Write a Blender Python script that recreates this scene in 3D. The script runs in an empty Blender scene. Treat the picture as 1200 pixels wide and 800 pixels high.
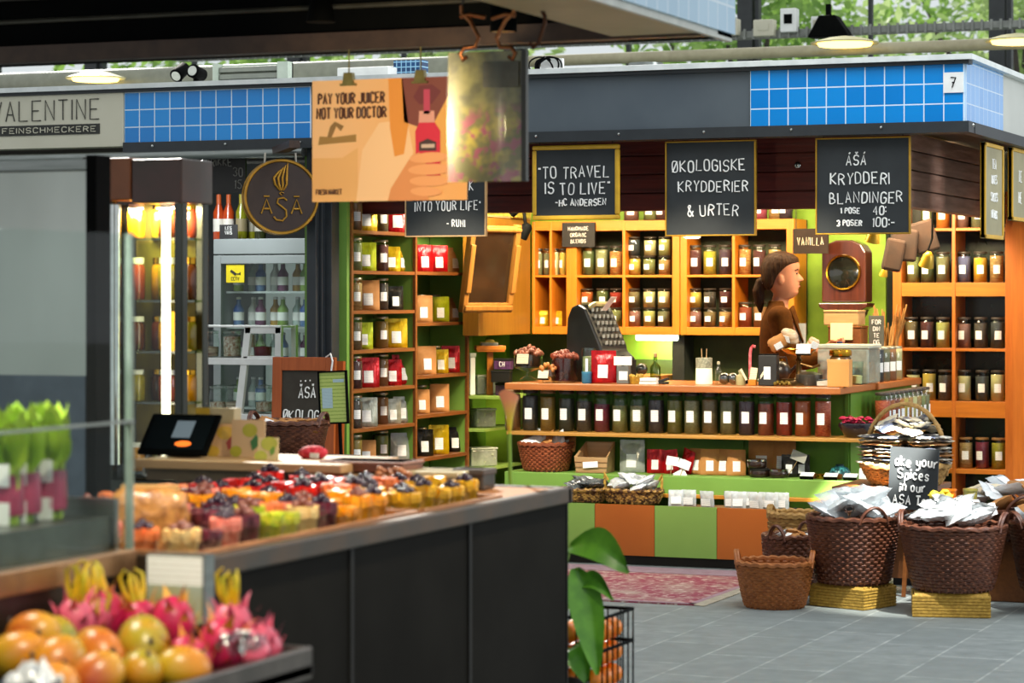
import bpy, math, random
from mathutils import Matrix, Vector, noise
random.seed(7)
PI = math.pi
SC = bpy.context.scene
COL = SC.collection

# ------------------------------------------------------------------ camera, world, light
YAW = math.radians(22.3)
S_, C_ = math.sin(YAW), math.cos(YAW)
FPX, HY, CAMZ = 3000.0, 345.0, 1.5
cam_d = bpy.data.cameras.new('camera'); cam = bpy.data.objects.new('camera', cam_d); COL.objects.link(cam)
cam.location = (0, 0, CAMZ); cam.rotation_euler = (PI / 2, 0, YAW)
cam_d.sensor_width = 36; cam_d.lens = 90; cam_d.shift_y = -(400 - HY) / 1200.0
cam_d.clip_start = .05; cam_d.clip_end = 200
cam_d.dof.use_dof = True; cam_d.dof.focus_distance = 13.6; cam_d.dof.aperture_fstop = 4.0
SC.camera = cam
SC.view_settings.view_transform = 'Standard'; SC.view_settings.look = 'None'
SC.view_settings.gamma = 1; SC.view_settings.exposure = 0.0; SC.view_settings.use_curve_mapping = False
SC.cycles.use_denoising = True
SC.cycles.max_bounces = 7; SC.cycles.transparent_max_bounces = 16; SC.cycles.transmission_bounces = 4
SC.cycles.diffuse_bounces = 3; SC.cycles.glossy_bounces = 3
SC.cycles.caustics_reflective = False; SC.cycles.caustics_refractive = False
SC.cycles.sample_clamp_indirect = 6
SC.cycles.use_light_tree = True

W = bpy.data.worlds.new('hall daylight'); SC.world = W; W.use_nodes = True
bg = W.node_tree.nodes['Background']; bg.inputs[0].default_value = (.93, .97, 1, 1); bg.inputs[1].default_value = .85

def lamp(name, kind, loc, power, color=(1, 1, 1), aim=None, size=.3, size_y=None, angle=60, blend=.5, spread=None):
    d = bpy.data.lights.new(name, kind); d.energy = power; d.color = color
    if kind == 'AREA':
        d.size = size
        if size_y: d.shape = 'RECTANGLE'; d.size_y = size_y
        if spread: d.spread = math.radians(spread)
    elif kind == 'SPOT':
        d.spot_size = math.radians(angle); d.spot_blend = blend; d.shadow_soft_size = size
    elif kind == 'POINT': d.shadow_soft_size = size
    o = bpy.data.objects.new(name, d); COL.objects.link(o); o.location = loc
    if aim is not None: o.rotation_euler = (Vector(aim) - Vector(loc)).to_track_quat('-Z', 'Y').to_euler()
    return o
WARM = (1, .78, .48); WARMW = (1, .87, .66); DAY = (.93, .97, 1)
sun = bpy.data.lights.new('sun', 'SUN'); sun.energy = 4; sun.angle = .03; sun.color = (1, .95, .85)
so = bpy.data.objects.new('sun', sun); COL.objects.link(so); so.rotation_euler = (math.radians(62), 0, math.radians(-145))
# lamps under the spice stall's ceiling, then two added fills
for lx in (-6.0, -5.25, -4.5, -3.8): lamp('stall ceiling lamp', 'AREA', (lx, 14.55, 2.32), 38, WARM, (lx, 15.5, 1.0), .35)
lamp('shelf lamp', 'AREA', (-5.5, 14.1, 2.3), 52, WARMW, (-6.6, 14.2, 1.1), .35)
lamp('cabinet lamp', 'AREA', (-3.45, 14.6, 2.25), 45, WARM, (-3.45, 15.7, 1.0), .3)
for lx in (-5.7, -5.0, -4.3, -3.7): lamp('jar row fill', 'SPOT', (lx, 11.9, 2.36), 190, WARMW, (lx, 13.75, .85), .05, angle=44, blend=.8)  # added fill from the aisle, without fixtures, to brighten the jar row
lamp('fridge fill light', 'AREA', (-7.6, 13.4, 2.3), 15, DAY, (-7.3, 14.0, 1.2), .4)  # unseen fill added to brighten the drinks fridge next door
# daylight falling through the glazed hall roof
lamp('roof daylight beam', 'SPOT', (-.8, 10.2, 6.5), 60000, (1, .97, .9), (-3.08, 12.62, .70), .04, angle=3.4, blend=.6)
lamp('roof daylight beam', 'SPOT', (-.8, 10.0, 6.5), 5000, (1, .97, .9), (-2.8, 12.0, .5), .04, angle=8.5, blend=.6)
lamp('roof daylight beam', 'SPOT', (-1.2, 10.4, 6.5), 50000, (1, .97, .9), (-3.62, 13.5, .42), .04, angle=2.6, blend=.5)
lamp('roof skylight', 'AREA', (-2.4, 11.0, 5.5), 160, DAY, (-3.2, 12.6, 0), 2.2)
lamp('side hall daylight', 'AREA', (3.5, 13.5, 3.4), 260, DAY, (-3.0, 13.5, 1.8), 3)
# lamps under the fruit stall's canopy, plus an added poster fill
lamp('fruit spotlight', 'SPOT', (-2.55, 5.5, 2.34), 190, WARMW, (-3.2, 5.75, .9), .05, angle=60, blend=.7)
lamp('fruit spotlight', 'SPOT', (-2.5, 6.9, 2.34), 150, WARMW, (-3.2, 6.95, .9), .05, angle=60, blend=.7)
lamp('fruit spotlight', 'SPOT', (-2.0, 3.8, 2.34), 130, WARMW, (-2.72, 4.4, .8), .05, angle=60, blend=.7)
lamp('poster fill spot', 'SPOT', (-3.3, 6.7, 2.1), 90, (1, .8, .5), (-3.75, 8.3, 2.05), .05, angle=50, blend=.7)  # unseen spot added to lift the poster's brightness

# ------------------------------------------------------------------ pixel of the photo -> point on a plane of the place
def _a(px): return (px - 600) / FPX
def onY(px, py, y):
    a = _a(px); D = y / (C_ + S_ * a); return Vector((D * (-S_ + C_ * a), y, CAMZ - (py - HY) * D / FPX))
def onX(px, py, x):
    a = _a(px); D = x / (-S_ + C_ * a); return Vector((x, D * (C_ + S_ * a), CAMZ - (py - HY) * D / FPX))
def onZ(px, py, z):
    a = _a(px); D = FPX * (CAMZ - z) / (py - HY); return Vector((D * (-S_ + C_ * a), D * (C_ + S_ * a), z))
def xY(px, y): return onY(px, 0, y).x
def yX(px, x): return onX(px, 0, x).y

# ------------------------------------------------------------------ materials
def lin(h):
    if not isinstance(h, str): return (*h, 1)
    h = h.lstrip('#'); c = [int(h[i:i + 2], 16) / 255 for i in (0, 2, 4)]
    return tuple(x / 12.92 if x <= .04045 else ((x + .055) / 1.055) ** 2.4 for x in c) + (1,)
MC = {}
def _new(name):
    m = bpy.data.materials.new(name); m.use_nodes = True; return m, m.node_tree, m.node_tree.nodes['Principled BSDF']
def _coord(nt, scale=(1, 1, 1)):
    tc = nt.nodes.new('ShaderNodeTexCoord'); mp = nt.nodes.new('ShaderNodeMapping'); mp.inputs['Scale'].default_value = scale
    nt.links.new(tc.outputs['Object'], mp.inputs['Vector']); return mp.outputs['Vector']
def _mix(nt, fac, a, b):
    x = nt.nodes.new('ShaderNodeMix'); x.data_type = 'RGBA'
    for k, v in ((6, a), (7, b)):
        if hasattr(v, 'is_output'): nt.links.new(v, x.inputs[k])
        else: x.inputs[k].default_value = v
    nt.links.new(fac, x.inputs[0]); return x.outputs[2]
def _ramp(nt, fac, lo, hi):
    r = nt.nodes.new('ShaderNodeMapRange'); r.inputs[1].default_value = lo; r.inputs[2].default_value = hi; nt.links.new(fac, r.inputs[0]); return r.outputs[0]
def _noise(nt, vec, scale, detail=3, rough=.55):
    n = nt.nodes.new('ShaderNodeTexNoise'); n.inputs['Scale'].default_value = scale; n.inputs['Detail'].default_value = detail; n.inputs['Roughness'].default_value = rough
    nt.links.new(vec, n.inputs['Vector']); return n.outputs['Fac']
def pm(name, c1, c2=None, rough=.5, metal=0, scale=12, stretch=(1, 1, 1), lo=.35, hi=.65, bump=0, spec=.5, coat=0, emit=0, kind='noise', alpha=None):
    """A plain surface of two noise-mixed colours."""
    if name in MC: return MC[name]
    m, nt, b = _new(name); L = nt.links
    a = lin(c1); c = lin(c2) if c2 else tuple(x * .8 for x in a[:3]) + (1,)
    v = _coord(nt, stretch)
    if kind == 'noise': f = _noise(nt, v, scale)
    else:
        n = nt.nodes.new('ShaderNodeTexVoronoi'); n.inputs['Scale'].default_value = scale; L.new(v, n.inputs['Vector'])
        sp = nt.nodes.new('ShaderNodeSeparateColor'); L.new(n.outputs['Color'], sp.inputs[0]); f = sp.outputs[0]
    L.new(_mix(nt, _ramp(nt, f, lo, hi), a, c), b.inputs['Base Color'])
    b.inputs['Roughness'].default_value = rough; b.inputs['Metallic'].default_value = metal; b.inputs['Specular IOR Level'].default_value = spec
    b.inputs['Coat Weight'].default_value = coat; b.inputs['Coat Roughness'].default_value = .1
    if emit: b.inputs['Emission Color'].default_value = a; b.inputs['Emission Strength'].default_value = emit
    if alpha: b.inputs['Alpha'].default_value = alpha
    if bump:
        bp = nt.nodes.new('ShaderNodeBump'); bp.inputs['Strength'].default_value = bump; bp.inputs['Distance'].default_value = .01
        L.new(f, bp.inputs['Height']); L.new(bp.outputs['Normal'], b.inputs['Normal'])
    MC[name] = m; return m
def wood(name, c1, c2, axis='x', rough=.45, scale=6, bump=.1, coat=0):
    st = {'x': (.6, 8, 8), 'y': (8, .6, 8), 'z': (8, 8, .6)}[axis]
    return pm(name, c1, c2, rough, 0, scale, st, .3, .7, bump, coat=coat)
def glassy(name, tint='#f4fbf7', refl=.05, rough=.02, edge='#e6f1ec', power=4):
    """Thin clear glass: see-through, with Fresnel reflection."""
    if name in MC: return MC[name]
    m = bpy.data.materials.new(name); m.use_nodes = True; nt = m.node_tree; nt.nodes.clear(); L = nt.links
    out = nt.nodes.new('ShaderNodeOutputMaterial'); tr = nt.nodes.new('ShaderNodeBsdfTransparent'); gl = nt.nodes.new('ShaderNodeBsdfGlossy')
    lw = nt.nodes.new('ShaderNodeLayerWeight'); lw.inputs[0].default_value = .5; mx = nt.nodes.new('ShaderNodeMixShader')
    L.new(_mix(nt, lw.outputs['Facing'], lin(tint), lin(edge)), tr.inputs[0]); gl.inputs['Roughness'].default_value = rough
    pw = nt.nodes.new('ShaderNodeMath'); pw.operation = 'POWER'; pw.inputs[1].default_value = power; L.new(lw.outputs['Facing'], pw.inputs[0])
    mr = nt.nodes.new('ShaderNodeMapRange'); mr.inputs[3].default_value = refl; mr.inputs[4].default_value = .75; L.new(pw.outputs[0], mr.inputs[0])
    L.new(mr.outputs[0], mx.inputs[0]); L.new(tr.outputs[0], mx.inputs[1]); L.new(gl.outputs[0], mx.inputs[2]); L.new(mx.outputs[0], out.inputs[0])
    MC[name] = m; return m
def plastic_film(name, c, a=.55, rough=.18, c2=None):
    m = pm(name, c, c2, rough, 0, 30, spec=.9, coat=.6, bump=.3); m.node_tree.nodes['Principled BSDF'].inputs['Alpha'].default_value = a; return m
def emit(name, c, s):
    if name in MC: return MC[name]
    m, nt, b = _new(name); b.inputs['Base Color'].default_value = lin(c); b.inputs['Emission Color'].default_value = lin(c); b.inputs['Emission Strength'].default_value = s
    MC[name] = m; return m
def ruled(name, base, ink, scale=26, rough=.7, axis='Z'):
    """Paper with faint printed lines."""
    if name in MC: return MC[name]
    m, nt, b = _new(name); L = nt.links; v = _coord(nt)
    w = nt.nodes.new('ShaderNodeTexWave'); w.bands_direction = axis; w.inputs['Scale'].default_value = scale; w.inputs['Distortion'].default_value = 1.2; w.inputs['Detail'].default_value = 2; w.inputs['Detail Scale'].default_value = 6
    L.new(v, w.inputs['Vector']); L.new(_mix(nt, _ramp(nt, w.outputs['Fac'], .78, .95), lin(base), lin(ink)), b.inputs['Base Color']); b.inputs['Roughness'].default_value = rough
    MC[name] = m; return m

# ------------------------------------------------------------------ mesh builder
class G:
    def __init__(s): s.v, s.f, s.mi, s.M = [], [], [], Matrix.Identity(4)
    def at(s, loc=(0, 0, 0), rz=0, rx=0, ry=0, sc=1):
        s.M = Matrix.Translation(loc) @ Matrix.Rotation(rz, 4, 'Z') @ Matrix.Rotation(ry, 4, 'Y') @ Matrix.Rotation(rx, 4, 'X') @ (Matrix.Diagonal((*sc, 1)) if hasattr(sc, '__len__') else Matrix.Scale(sc, 4)); return s
    def add(s, vs, fs, mi=0):
        b = len(s.v); s.v.extend(s.M @ Vector(p) for p in vs); s.f.extend(tuple(b + i for i in f) for f in fs); s.mi.extend([mi] * len(fs)); return s
    def box(s, x0, y0, z0, x1, y1, z1, mi=0):
        if x0 > x1: x0, x1 = x1, x0
        if y0 > y1: y0, y1 = y1, y0
        if z0 > z1: z0, z1 = z1, z0
        return s.add([(x0, y0, z0), (x1, y0, z0), (x1, y1, z0), (x0, y1, z0), (x0, y0, z1), (x1, y0, z1), (x1, y1, z1), (x0, y1, z1)],
                     [(3, 2, 1, 0), (4, 5, 6, 7), (0, 1, 5, 4), (1, 2, 6, 5), (2, 3, 7, 6), (3, 0, 4, 7)], mi)
    def lathe(s, prof, n=20, mi=0, c=(0, 0, 0), ex=1, ey=1):
        vs, fs = [], []
        for r, z in prof:
            for i in range(n):
                t = 2 * PI * i / n; vs.append((c[0] + ex * r * math.cos(t), c[1] + ey * r * math.sin(t), c[2] + z))
        for k in range(len(prof) - 1):
            for i in range(n):
                j = (i + 1) % n; fs.append((k * n + i, k * n + j, (k + 1) * n + j, (k + 1) * n + i))
        if prof[0][0] > 1e-5: fs.append(tuple(range(n - 1, -1, -1)))
        if prof[-1][0] > 1e-5: fs.append(tuple((len(prof) - 1) * n + i for i in range(n)))
        return s.add(vs, fs, mi)
    def cyl(s, x, y, z0, z1, r, r1=None, n=16, mi=0): return s.lathe([(r, z0), (r if r1 is None else r1, z1)], n, mi, (x, y, 0))
    def tube(s, pts, r, n=6, closed=False, mi=0, flat=1):
        pts = [Vector(p) for p in pts]; m = len(pts); vs, fs = [], []
        up = None
        for k, p in enumerate(pts):
            a = pts[(k - 1) % m] if (closed or k) else p; b = pts[(k + 1) % m] if (closed or k < m - 1) else p
            t = (b - a); t = t.normalized() if t.length > 1e-9 else Vector((0, 0, 1))
            if up is None: up = Vector((0, 0, 1)) if abs(t.z) < .9 else Vector((1, 0, 0))
            u = up - t * up.dot(t)
            if u.length < 1e-4: u = t.orthogonal()
            u.normalize(); w = t.cross(u); up = u
            rr = r[k] if hasattr(r, '__len__') else r
            for i in range(n):
                q = 2 * PI * i / n; vs.append(p + u * rr * math.cos(q) + w * rr * flat * math.sin(q))
        for k in range(m if closed else m - 1):
            k2 = (k + 1) % m
            for i in range(n):
                j = (i + 1) % n; fs.append((k * n + i, k * n + j, k2 * n + j, k2 * n + i))
        if not closed: fs.append(tuple(range(n - 1, -1, -1))); fs.append(tuple((m - 1) * n + i for i in range(n)))
        return s.add(vs, fs, mi)
    def ell(s, c, rx, ry, rz, nu=16, nv=10, mi=0, fn=None):
        vs, fs = [], []
        for k in range(nv + 1):
            p = -PI / 2 + PI * k / nv
            for i in range(nu):
                t = 2 * PI * i / nu; d = Vector((math.cos(p) * math.cos(t), math.cos(p) * math.sin(t), math.sin(p)))
                q = 1 if fn is None else fn(d)
                vs.append((c[0] + rx * d.x * q, c[1] + ry * d.y * q, c[2] + rz * d.z * q))
        for k in range(nv):
            for i in range(nu):
                j = (i + 1) % nu; fs.append((k * nu + i, k * nu + j, (k + 1) * nu + j, (k + 1) * nu + i))
        return s.add(vs, fs, mi)
    def prism(s, poly, y0, y1, mi=0):
        """Outline in x,z given depth along y."""
        n = len(poly); vs = [(x, y0, z) for x, z in poly] + [(x, y1, z) for x, z in poly]
        return s.add(vs, [tuple(range(n)), tuple(range(2 * n - 1, n - 1, -1))] + [(i, i + n, (i + 1) % n + n, (i + 1) % n) for i in range(n)], mi)
    def sheet(s, f, nu, nv, mi=0):
        vs = [f(i / nu, j / nv) for j in range(nv + 1) for i in range(nu + 1)]
        return s.add(vs, [(j * (nu + 1) + i, j * (nu + 1) + i + 1, (j + 1) * (nu + 1) + i + 1, (j + 1) * (nu + 1) + i) for j in range(nv) for i in range(nu)], mi)
    def build(s, name, mats, parent=None, smooth=None, loc=None, bevel=0, kind=None):
        me = bpy.data.meshes.new(name); me.from_pydata(s.v, [], s.f)
        for m in (mats if isinstance(mats, (list, tuple)) else [mats]): me.materials.append(m)
        me.polygons.foreach_set('material_index', s.mi)
        if smooth is not None:
            me.polygons.foreach_set('use_smooth', [True] * len(me.polygons)); me.update()
            me.set_sharp_from_angle(angle=math.radians(smooth))
        me.update()
        o = bpy.data.objects.new(name, me); COL.objects.link(o)
        if parent: o.parent = parent
        if loc is not None: o.location = loc
        if bevel:
            b = o.modifiers.new('edge', 'BEVEL'); b.width = bevel; b.segments = 2; b.limit_method = 'ANGLE'
        if kind: o['kind'] = kind
        return o
def remesh(o, vox, smooth=2):
    m = o.modifiers.new('skin', 'REMESH'); m.mode = 'VOXEL'; m.voxel_size = vox; m.use_smooth_shade = True
    if smooth: k = o.modifiers.new('soft', 'SMOOTH'); k.iterations = smooth; k.factor = .5
    return o
def tag(o, label, cat, group=None, kind=None):
    o['label'] = label; o['category'] = cat
    if group: o['group'] = group
    if kind: o['kind'] = kind
    return o
def thing(name, label, cat, loc=(0, 0, 0), rz=0, group=None, rx=0, ry=0, sc=1):
    o = bpy.data.objects.new(name, None); COL.objects.link(o); o.empty_display_size = .05
    o.location = loc; o.rotation_euler = (rx, ry, rz); o.scale = (sc, sc, sc) if not hasattr(sc, '__len__') else sc
    return tag(o, label, cat, group)
def kids(o): return [c for c in bpy.data.objects if c.parent == o]
def dup(src, loc, rz=0, label=None, group=None, rx=0, ry=0, sc=None):
    """A copy of a thing with copies of its parts and their sub-parts."""
    r = src['root'].copy(); COL.objects.link(r); r.location = loc; r.rotation_euler = (rx, ry, rz)
    if sc is not None: r.scale = (sc,) * 3 if not hasattr(sc, '__len__') else sc
    if label: r['label'] = label
    if group: r['group'] = group
    out = {'root': r}
    for k, c in src.items():
        if k == 'root': continue
        d = c.copy(); COL.objects.link(d); d.parent = r; out[k] = d
    return out
def setmat(o, m, slot=0):
    o.material_slots[slot].link = 'OBJECT'; o.material_slots[slot].material = m
ORD = 'first second third fourth fifth sixth seventh eighth ninth tenth eleventh twelfth thirteenth fourteenth fifteenth sixteenth seventeenth eighteenth nineteenth twentieth'.split()

# ------------------------------------------------------------------ hand lettering: strokes on a 4 x 6 grid
_O = '16 05 01 10 30 41 45 36 16'; _A = '00 26 40;12 32'; _S = '45 36 16 05 04 13 33 42 41 30 10 01'
GL = {'A': _A, 'B': '00 06 26 35 34 23 03;23 42 41 20 00', 'C': '45 36 16 05 01 10 30 41', 'D': '00 06 26 45 41 20 00', 'E': '40 00 06 46;03 33', 'F': '00 06 46;03 33',
 'G': '45 36 16 05 01 10 30 41 43 23', 'H': '00 06;40 46;03 43', 'I': '00 06', 'J': '46 41 30 10 01', 'K': '00 06;46 03 40', 'L': '06 00 40', 'M': '00 06 22 46 40', 'N': '00 06 40 46',
 'O': _O, 'P': '00 06 26 45 44 23 03', 'R': '00 06 26 45 44 23 03;23 40', 'S': _S, 'T': '06 46;26 20', 'U': '06 01 10 30 41 46', 'V': '06 20 46', 'X': '00 46;06 40', 'Y': '06 23 46;23 20', 'Z': '06 46 00 40',
 'Ø': _O + ';00 46', 'Á': _A + ';27 38', 'Š': _S + ';18 27 38', 'Ā': _A + ';17 37', 'Å': _A + ';27 17 18 28 27', '0': _O, '1': '05 16 10', '3': '05 16 36 45 44 23 42 41 30 10 01', '4': '30 36 02 42', '5': '46 06 04 24 33 42 41 30 10 01', '7': '06 46 10;13 33',
 '&': '40 05 16 26 25 02 01 10 20 43', '"': '06 05;16 15', '-': '03 33', ':': '04 05;01 02', ';': '04 05;02 1m', '*': '05 16;06 15', '.': '00 01', "'": '06 05', '!': '06 02;00 01',
 'a': '34 14 03 01 10 20 32 34 30', 'k': '06 00;34 02 30', 'e': '02 32 33 24 14 03 01 10 30', 'y': '04 02 11 31;34 3m 2n 0n', 'o': '14 03 01 10 20 31 33 24 14', 'u': '04 01 10 20 31;34 30', 'r': '00 04;02 13 24 34',
 'p': '0n 04;03 14 24 33 31 20 10 01', 'i': '00 04;05 06', 'c': '33 24 14 03 01 10 20 31', 's': '33 24 14 03 12 22 31 20 10 01', 'n': '00 04;03 14 24 33 30', 't': '16 11 20 30;04 34', 'h': '00 06;03 14 24 33 30'}
def _num(ch): return {'m': -1, 'n': -2}.get(ch) if ch in 'mn' else int(ch)
def strokes(text, size, wide=.75, gap=1.6, jit=0.0, rng=None):
    """Polylines for a line of text, x from 0, plus its width."""
    u = size / 6; x = 0; out = []
    for ch in text:
        if ch == ' ': x += 3.2 * u * wide; continue
        g = GL[ch]; mx = 0; dz = (rng.uniform(-jit, jit) * u if rng else 0); sl = (rng.uniform(-jit, jit) * .12 if rng else 0)
        for st in g.split(';'):
            p = [(_num(q[0]), _num(q[1])) for q in st.split()]; mx = max(mx, max(a for a, _ in p))
            pts = [(x + a * u * wide + b * u * sl, b * u + dz) for a, b in p]
            if len(p) >= 6:
                q = [pts[0]]
                for i in range(len(pts) - 1):
                    (a, b), (c, d) = pts[i], pts[i + 1]; q += [(a * .75 + c * .25, b * .75 + d * .25), (a * .25 + c * .75, b * .25 + d * .75)]
                q.append(pts[-1]); pts = q
            out.append(pts)
        x += (mx * wide + gap) * u
    return out, x - gap * u
def lettering(lines, thick, name, m, parent, y=-.003, jit=0.0, wide=.75, gap=1.6, seed=1):
    """lines: (text, x, z, size[, align]) on the plane y."""
    g = G(); rng = random.Random(seed)
    for ln in lines:
        t, x, z, size = ln[:4]; al = ln[4] if len(ln) > 4 else 'c'
        st, w = strokes(t, size, wide, gap, jit, rng); x0 = x - (w / 2 if al == 'c' else w if al == 'r' else 0)
        for p in st: g.tube([(x0 + a, y, z + b) for a, b in p], thick * (.8 + .4 * rng.random() if jit else 1) / 2, 5, flat=.35 if False else 1)
    return g.build(name, m, parent)
# ================================================================== palette
M_floor_tile = None
def floor_material():
    m, nt, b = _new('slate floor tiles'); L = nt.links
    tc = nt.nodes.new('ShaderNodeTexCoord'); mp = nt.nodes.new('ShaderNodeMapping'); mp.inputs['Rotation'].default_value = (0, 0, PI / 2); L.new(tc.outputs['Object'], mp.inputs['Vector'])
    br = nt.nodes.new('ShaderNodeTexBrick'); br.inputs['Scale'].default_value = 1; br.inputs['Brick Width'].default_value = .6; br.inputs['Row Height'].default_value = .3
    br.inputs['Mortar Size'].default_value = .006; br.inputs['Mortar Smooth'].default_value = .2; br.inputs['Bias'].default_value = 0
    br.inputs['Color1'].default_value = lin('#7d8583'); br.inputs['Color2'].default_value = lin('#8b9290'); br.inputs['Mortar'].default_value = lin('#b1b7b3')
    L.new(mp.outputs[0], br.inputs['Vector'])
    n = _noise(nt, tc.outputs['Object'], 9, 5); x = _mix(nt, _ramp(nt, n, .3, .75), lin('#707876'), br.outputs['Color'])
    L.new(x, b.inputs['Base Color']); b.inputs['Roughness'].default_value = .55
    return m
def tile_material(name, c1, c2, grout, w=.104, off=(0, 0)):
    """Square glazed tiles in the plane x,z (a band built facing -y)."""
    m, nt, b = _new(name); L = nt.links
    tc = nt.nodes.new('ShaderNodeTexCoord'); mp = nt.nodes.new('ShaderNodeMapping'); mp.inputs['Rotation'].default_value = (PI / 2, 0, 0); mp.inputs['Location'].default_value = (off[0], off[1], 0)
    L.new(tc.outputs['Object'], mp.inputs['Vector'])
    br = nt.nodes.new('ShaderNodeTexBrick'); br.offset = 0; br.inputs['Scale'].default_value = 1; br.inputs['Brick Width'].default_value = w; br.inputs['Row Height'].default_value = w
    br.inputs['Mortar Size'].default_value = .0032; br.inputs['Bias'].default_value = 0
    br.inputs['Color1'].default_value = lin(c1); br.inputs['Color2'].default_value = lin(c2); br.inputs['Mortar'].default_value = lin(grout)
    L.new(mp.outputs[0], br.inputs['Vector']); L.new(br.outputs['Color'], b.inputs['Base Color']); b.inputs['Roughness'].default_value = .22
    bp = nt.nodes.new('ShaderNodeBump'); bp.inputs['Strength'].default_value = .4; bp.inputs['Distance'].default_value = .003; bp.invert = True
    L.new(br.outputs['Fac'], bp.inputs['Height']); L.new(bp.outputs['Normal'], b.inputs['Normal'])
    return m
slate = pm('slate grey paint', '#465058', '#4d575e', .5, scale=3)
slate_dk = pm('dark slate paint', '#1d2327', '#23292d', .5)
cream = pm('cream sign panel', '#c9c6b2', '#c0bda8', .5, scale=2)
whitemetal = pm('white capping', '#d7dcda', '#c6ccca', .4)
blackm = pm('black metal', '#050606', '#080908', .7, spec=.05)
blackp = pm('black panel', '#171715', '#1c1b19', .6, scale=5, spec=.2)
steel = pm('brushed steel', '#8f9490', '#7b807c', .3, .9, 4, (1, 1, 12))
chrome = pm('chrome', '#c9cdc9', '#b8bcb8', .12, 1)
green_lt = pm('lime green paint', '#749f42', '#6d963b', .55, scale=4)
green_dk = pm('moss green paint', '#5c8a22', '#527d1c', .6, scale=4)
orange = wood('orange stained wood', '#cc7a1c', '#bd6c14', 'x', .42)
orange_z = wood('orange stained wood upright', '#cc7a1c', '#bd6c14', 'z', .42)
redorange = wood('red orange wood', '#bd6a1e', '#ab5c17', 'z', .42)
brownwood = wood('brown shelf wood', '#7d4a1e', '#693b16', 'y', .45)
golden = wood('golden veneer', '#96691f', '#875c18', 'z', .4)
counterwood = wood('counter wood', '#b0682f', '#9d5a27', 'x', .38, coat=.2)
planks = wood('dark red planks', '#702419', '#4a1610', 'x', .5, 5, .3)
planks_side = wood('weathered daylit planks', '#a88371', '#7a5444', 'y', .55, 4, .3)  # weathered tone, lightened further to stand in for daylight from the aisle
lightwood = wood('pale beech', '#b79468', '#a58257', 'x', .45)
darkwood = wood('mahogany', '#4b2113', '#35150c', 'z', .3, coat=.5)
gold = pm('gold paint', '#b98f2a', '#a57c20', .35, .6)
brass = pm('polished brass', '#c9962f', '#b58526', .2, 1)
yellowp = pm('yellow painted wood', '#d3a522', '#c39618', .45)
chalkb = pm('chalkboard', '#1d2224', '#262b2d', .75, scale=5)
chalk = pm('white chalk', '#f2f2ee', '#e4e4e0', .9)
white = pm('white paint', '#e9ebe8', '#dfe1de', .5)
paper = pm('white paper', '#f0efea', '#e6e5df', .8)
labelp = ruled('printed label', '#eceeee', '#b9bfc4', 40)
glass = glassy('clear glass')
glass_pane = glassy('window glass', '#f8fbfa', .02, .02, '#eef5f2', 6)
rubber = pm('black rubber', '#101010', '#161616', .7)

# ================================================================== the hall
g = G(); g.add([(-26, -3, 0), (10, -3, 0), (10, 24, 0), (-26, 24, 0)], [(0, 1, 2, 3)]); g.build('floor', floor_material(), kind='structure')
g = G(); g.add([(-60, 24, -.05), (40, 24, -.05), (40, 70, -.05), (-60, 70, -.05)], [(0, 1, 2, 3)]); g.build('ground_outside', pm('paving outside', '#8d8f88', '#7c7e78', .8), kind='structure')
# glazed hall wall behind the stalls: frame and panes
g = G(); WY = 24.0
xm = [xY(876, WY) + 2.46 * k for k in range(-6, 3)]
for x in xm: g.box(x - .075, WY - .1, 0, x + .075, WY + .1, 9); g.box(x + .09, WY - .06, 0, x + .13, WY + .04, 9)
for x in xm: g.box(x + 1.21, WY - .03, 0, x + 1.25, WY + .03, 9)
for z in (0.05, 3.2, 6.2, 9): g.box(xm[0], WY - .05, z - .05, xm[-1], WY + .05, z + .05)
fr = g.build('window_1', pm('window steel', '#25292a', '#2d3132', .5), kind='structure')
g = G()
for a, b_ in zip(xm[:-1], xm[1:]):
    g.add([(a, WY, 0), (b_, WY, 0), (b_, WY, 9), (a, WY, 9)], [(0, 1, 2, 3)])
g.build('pane', glass_pane, fr)

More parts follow.
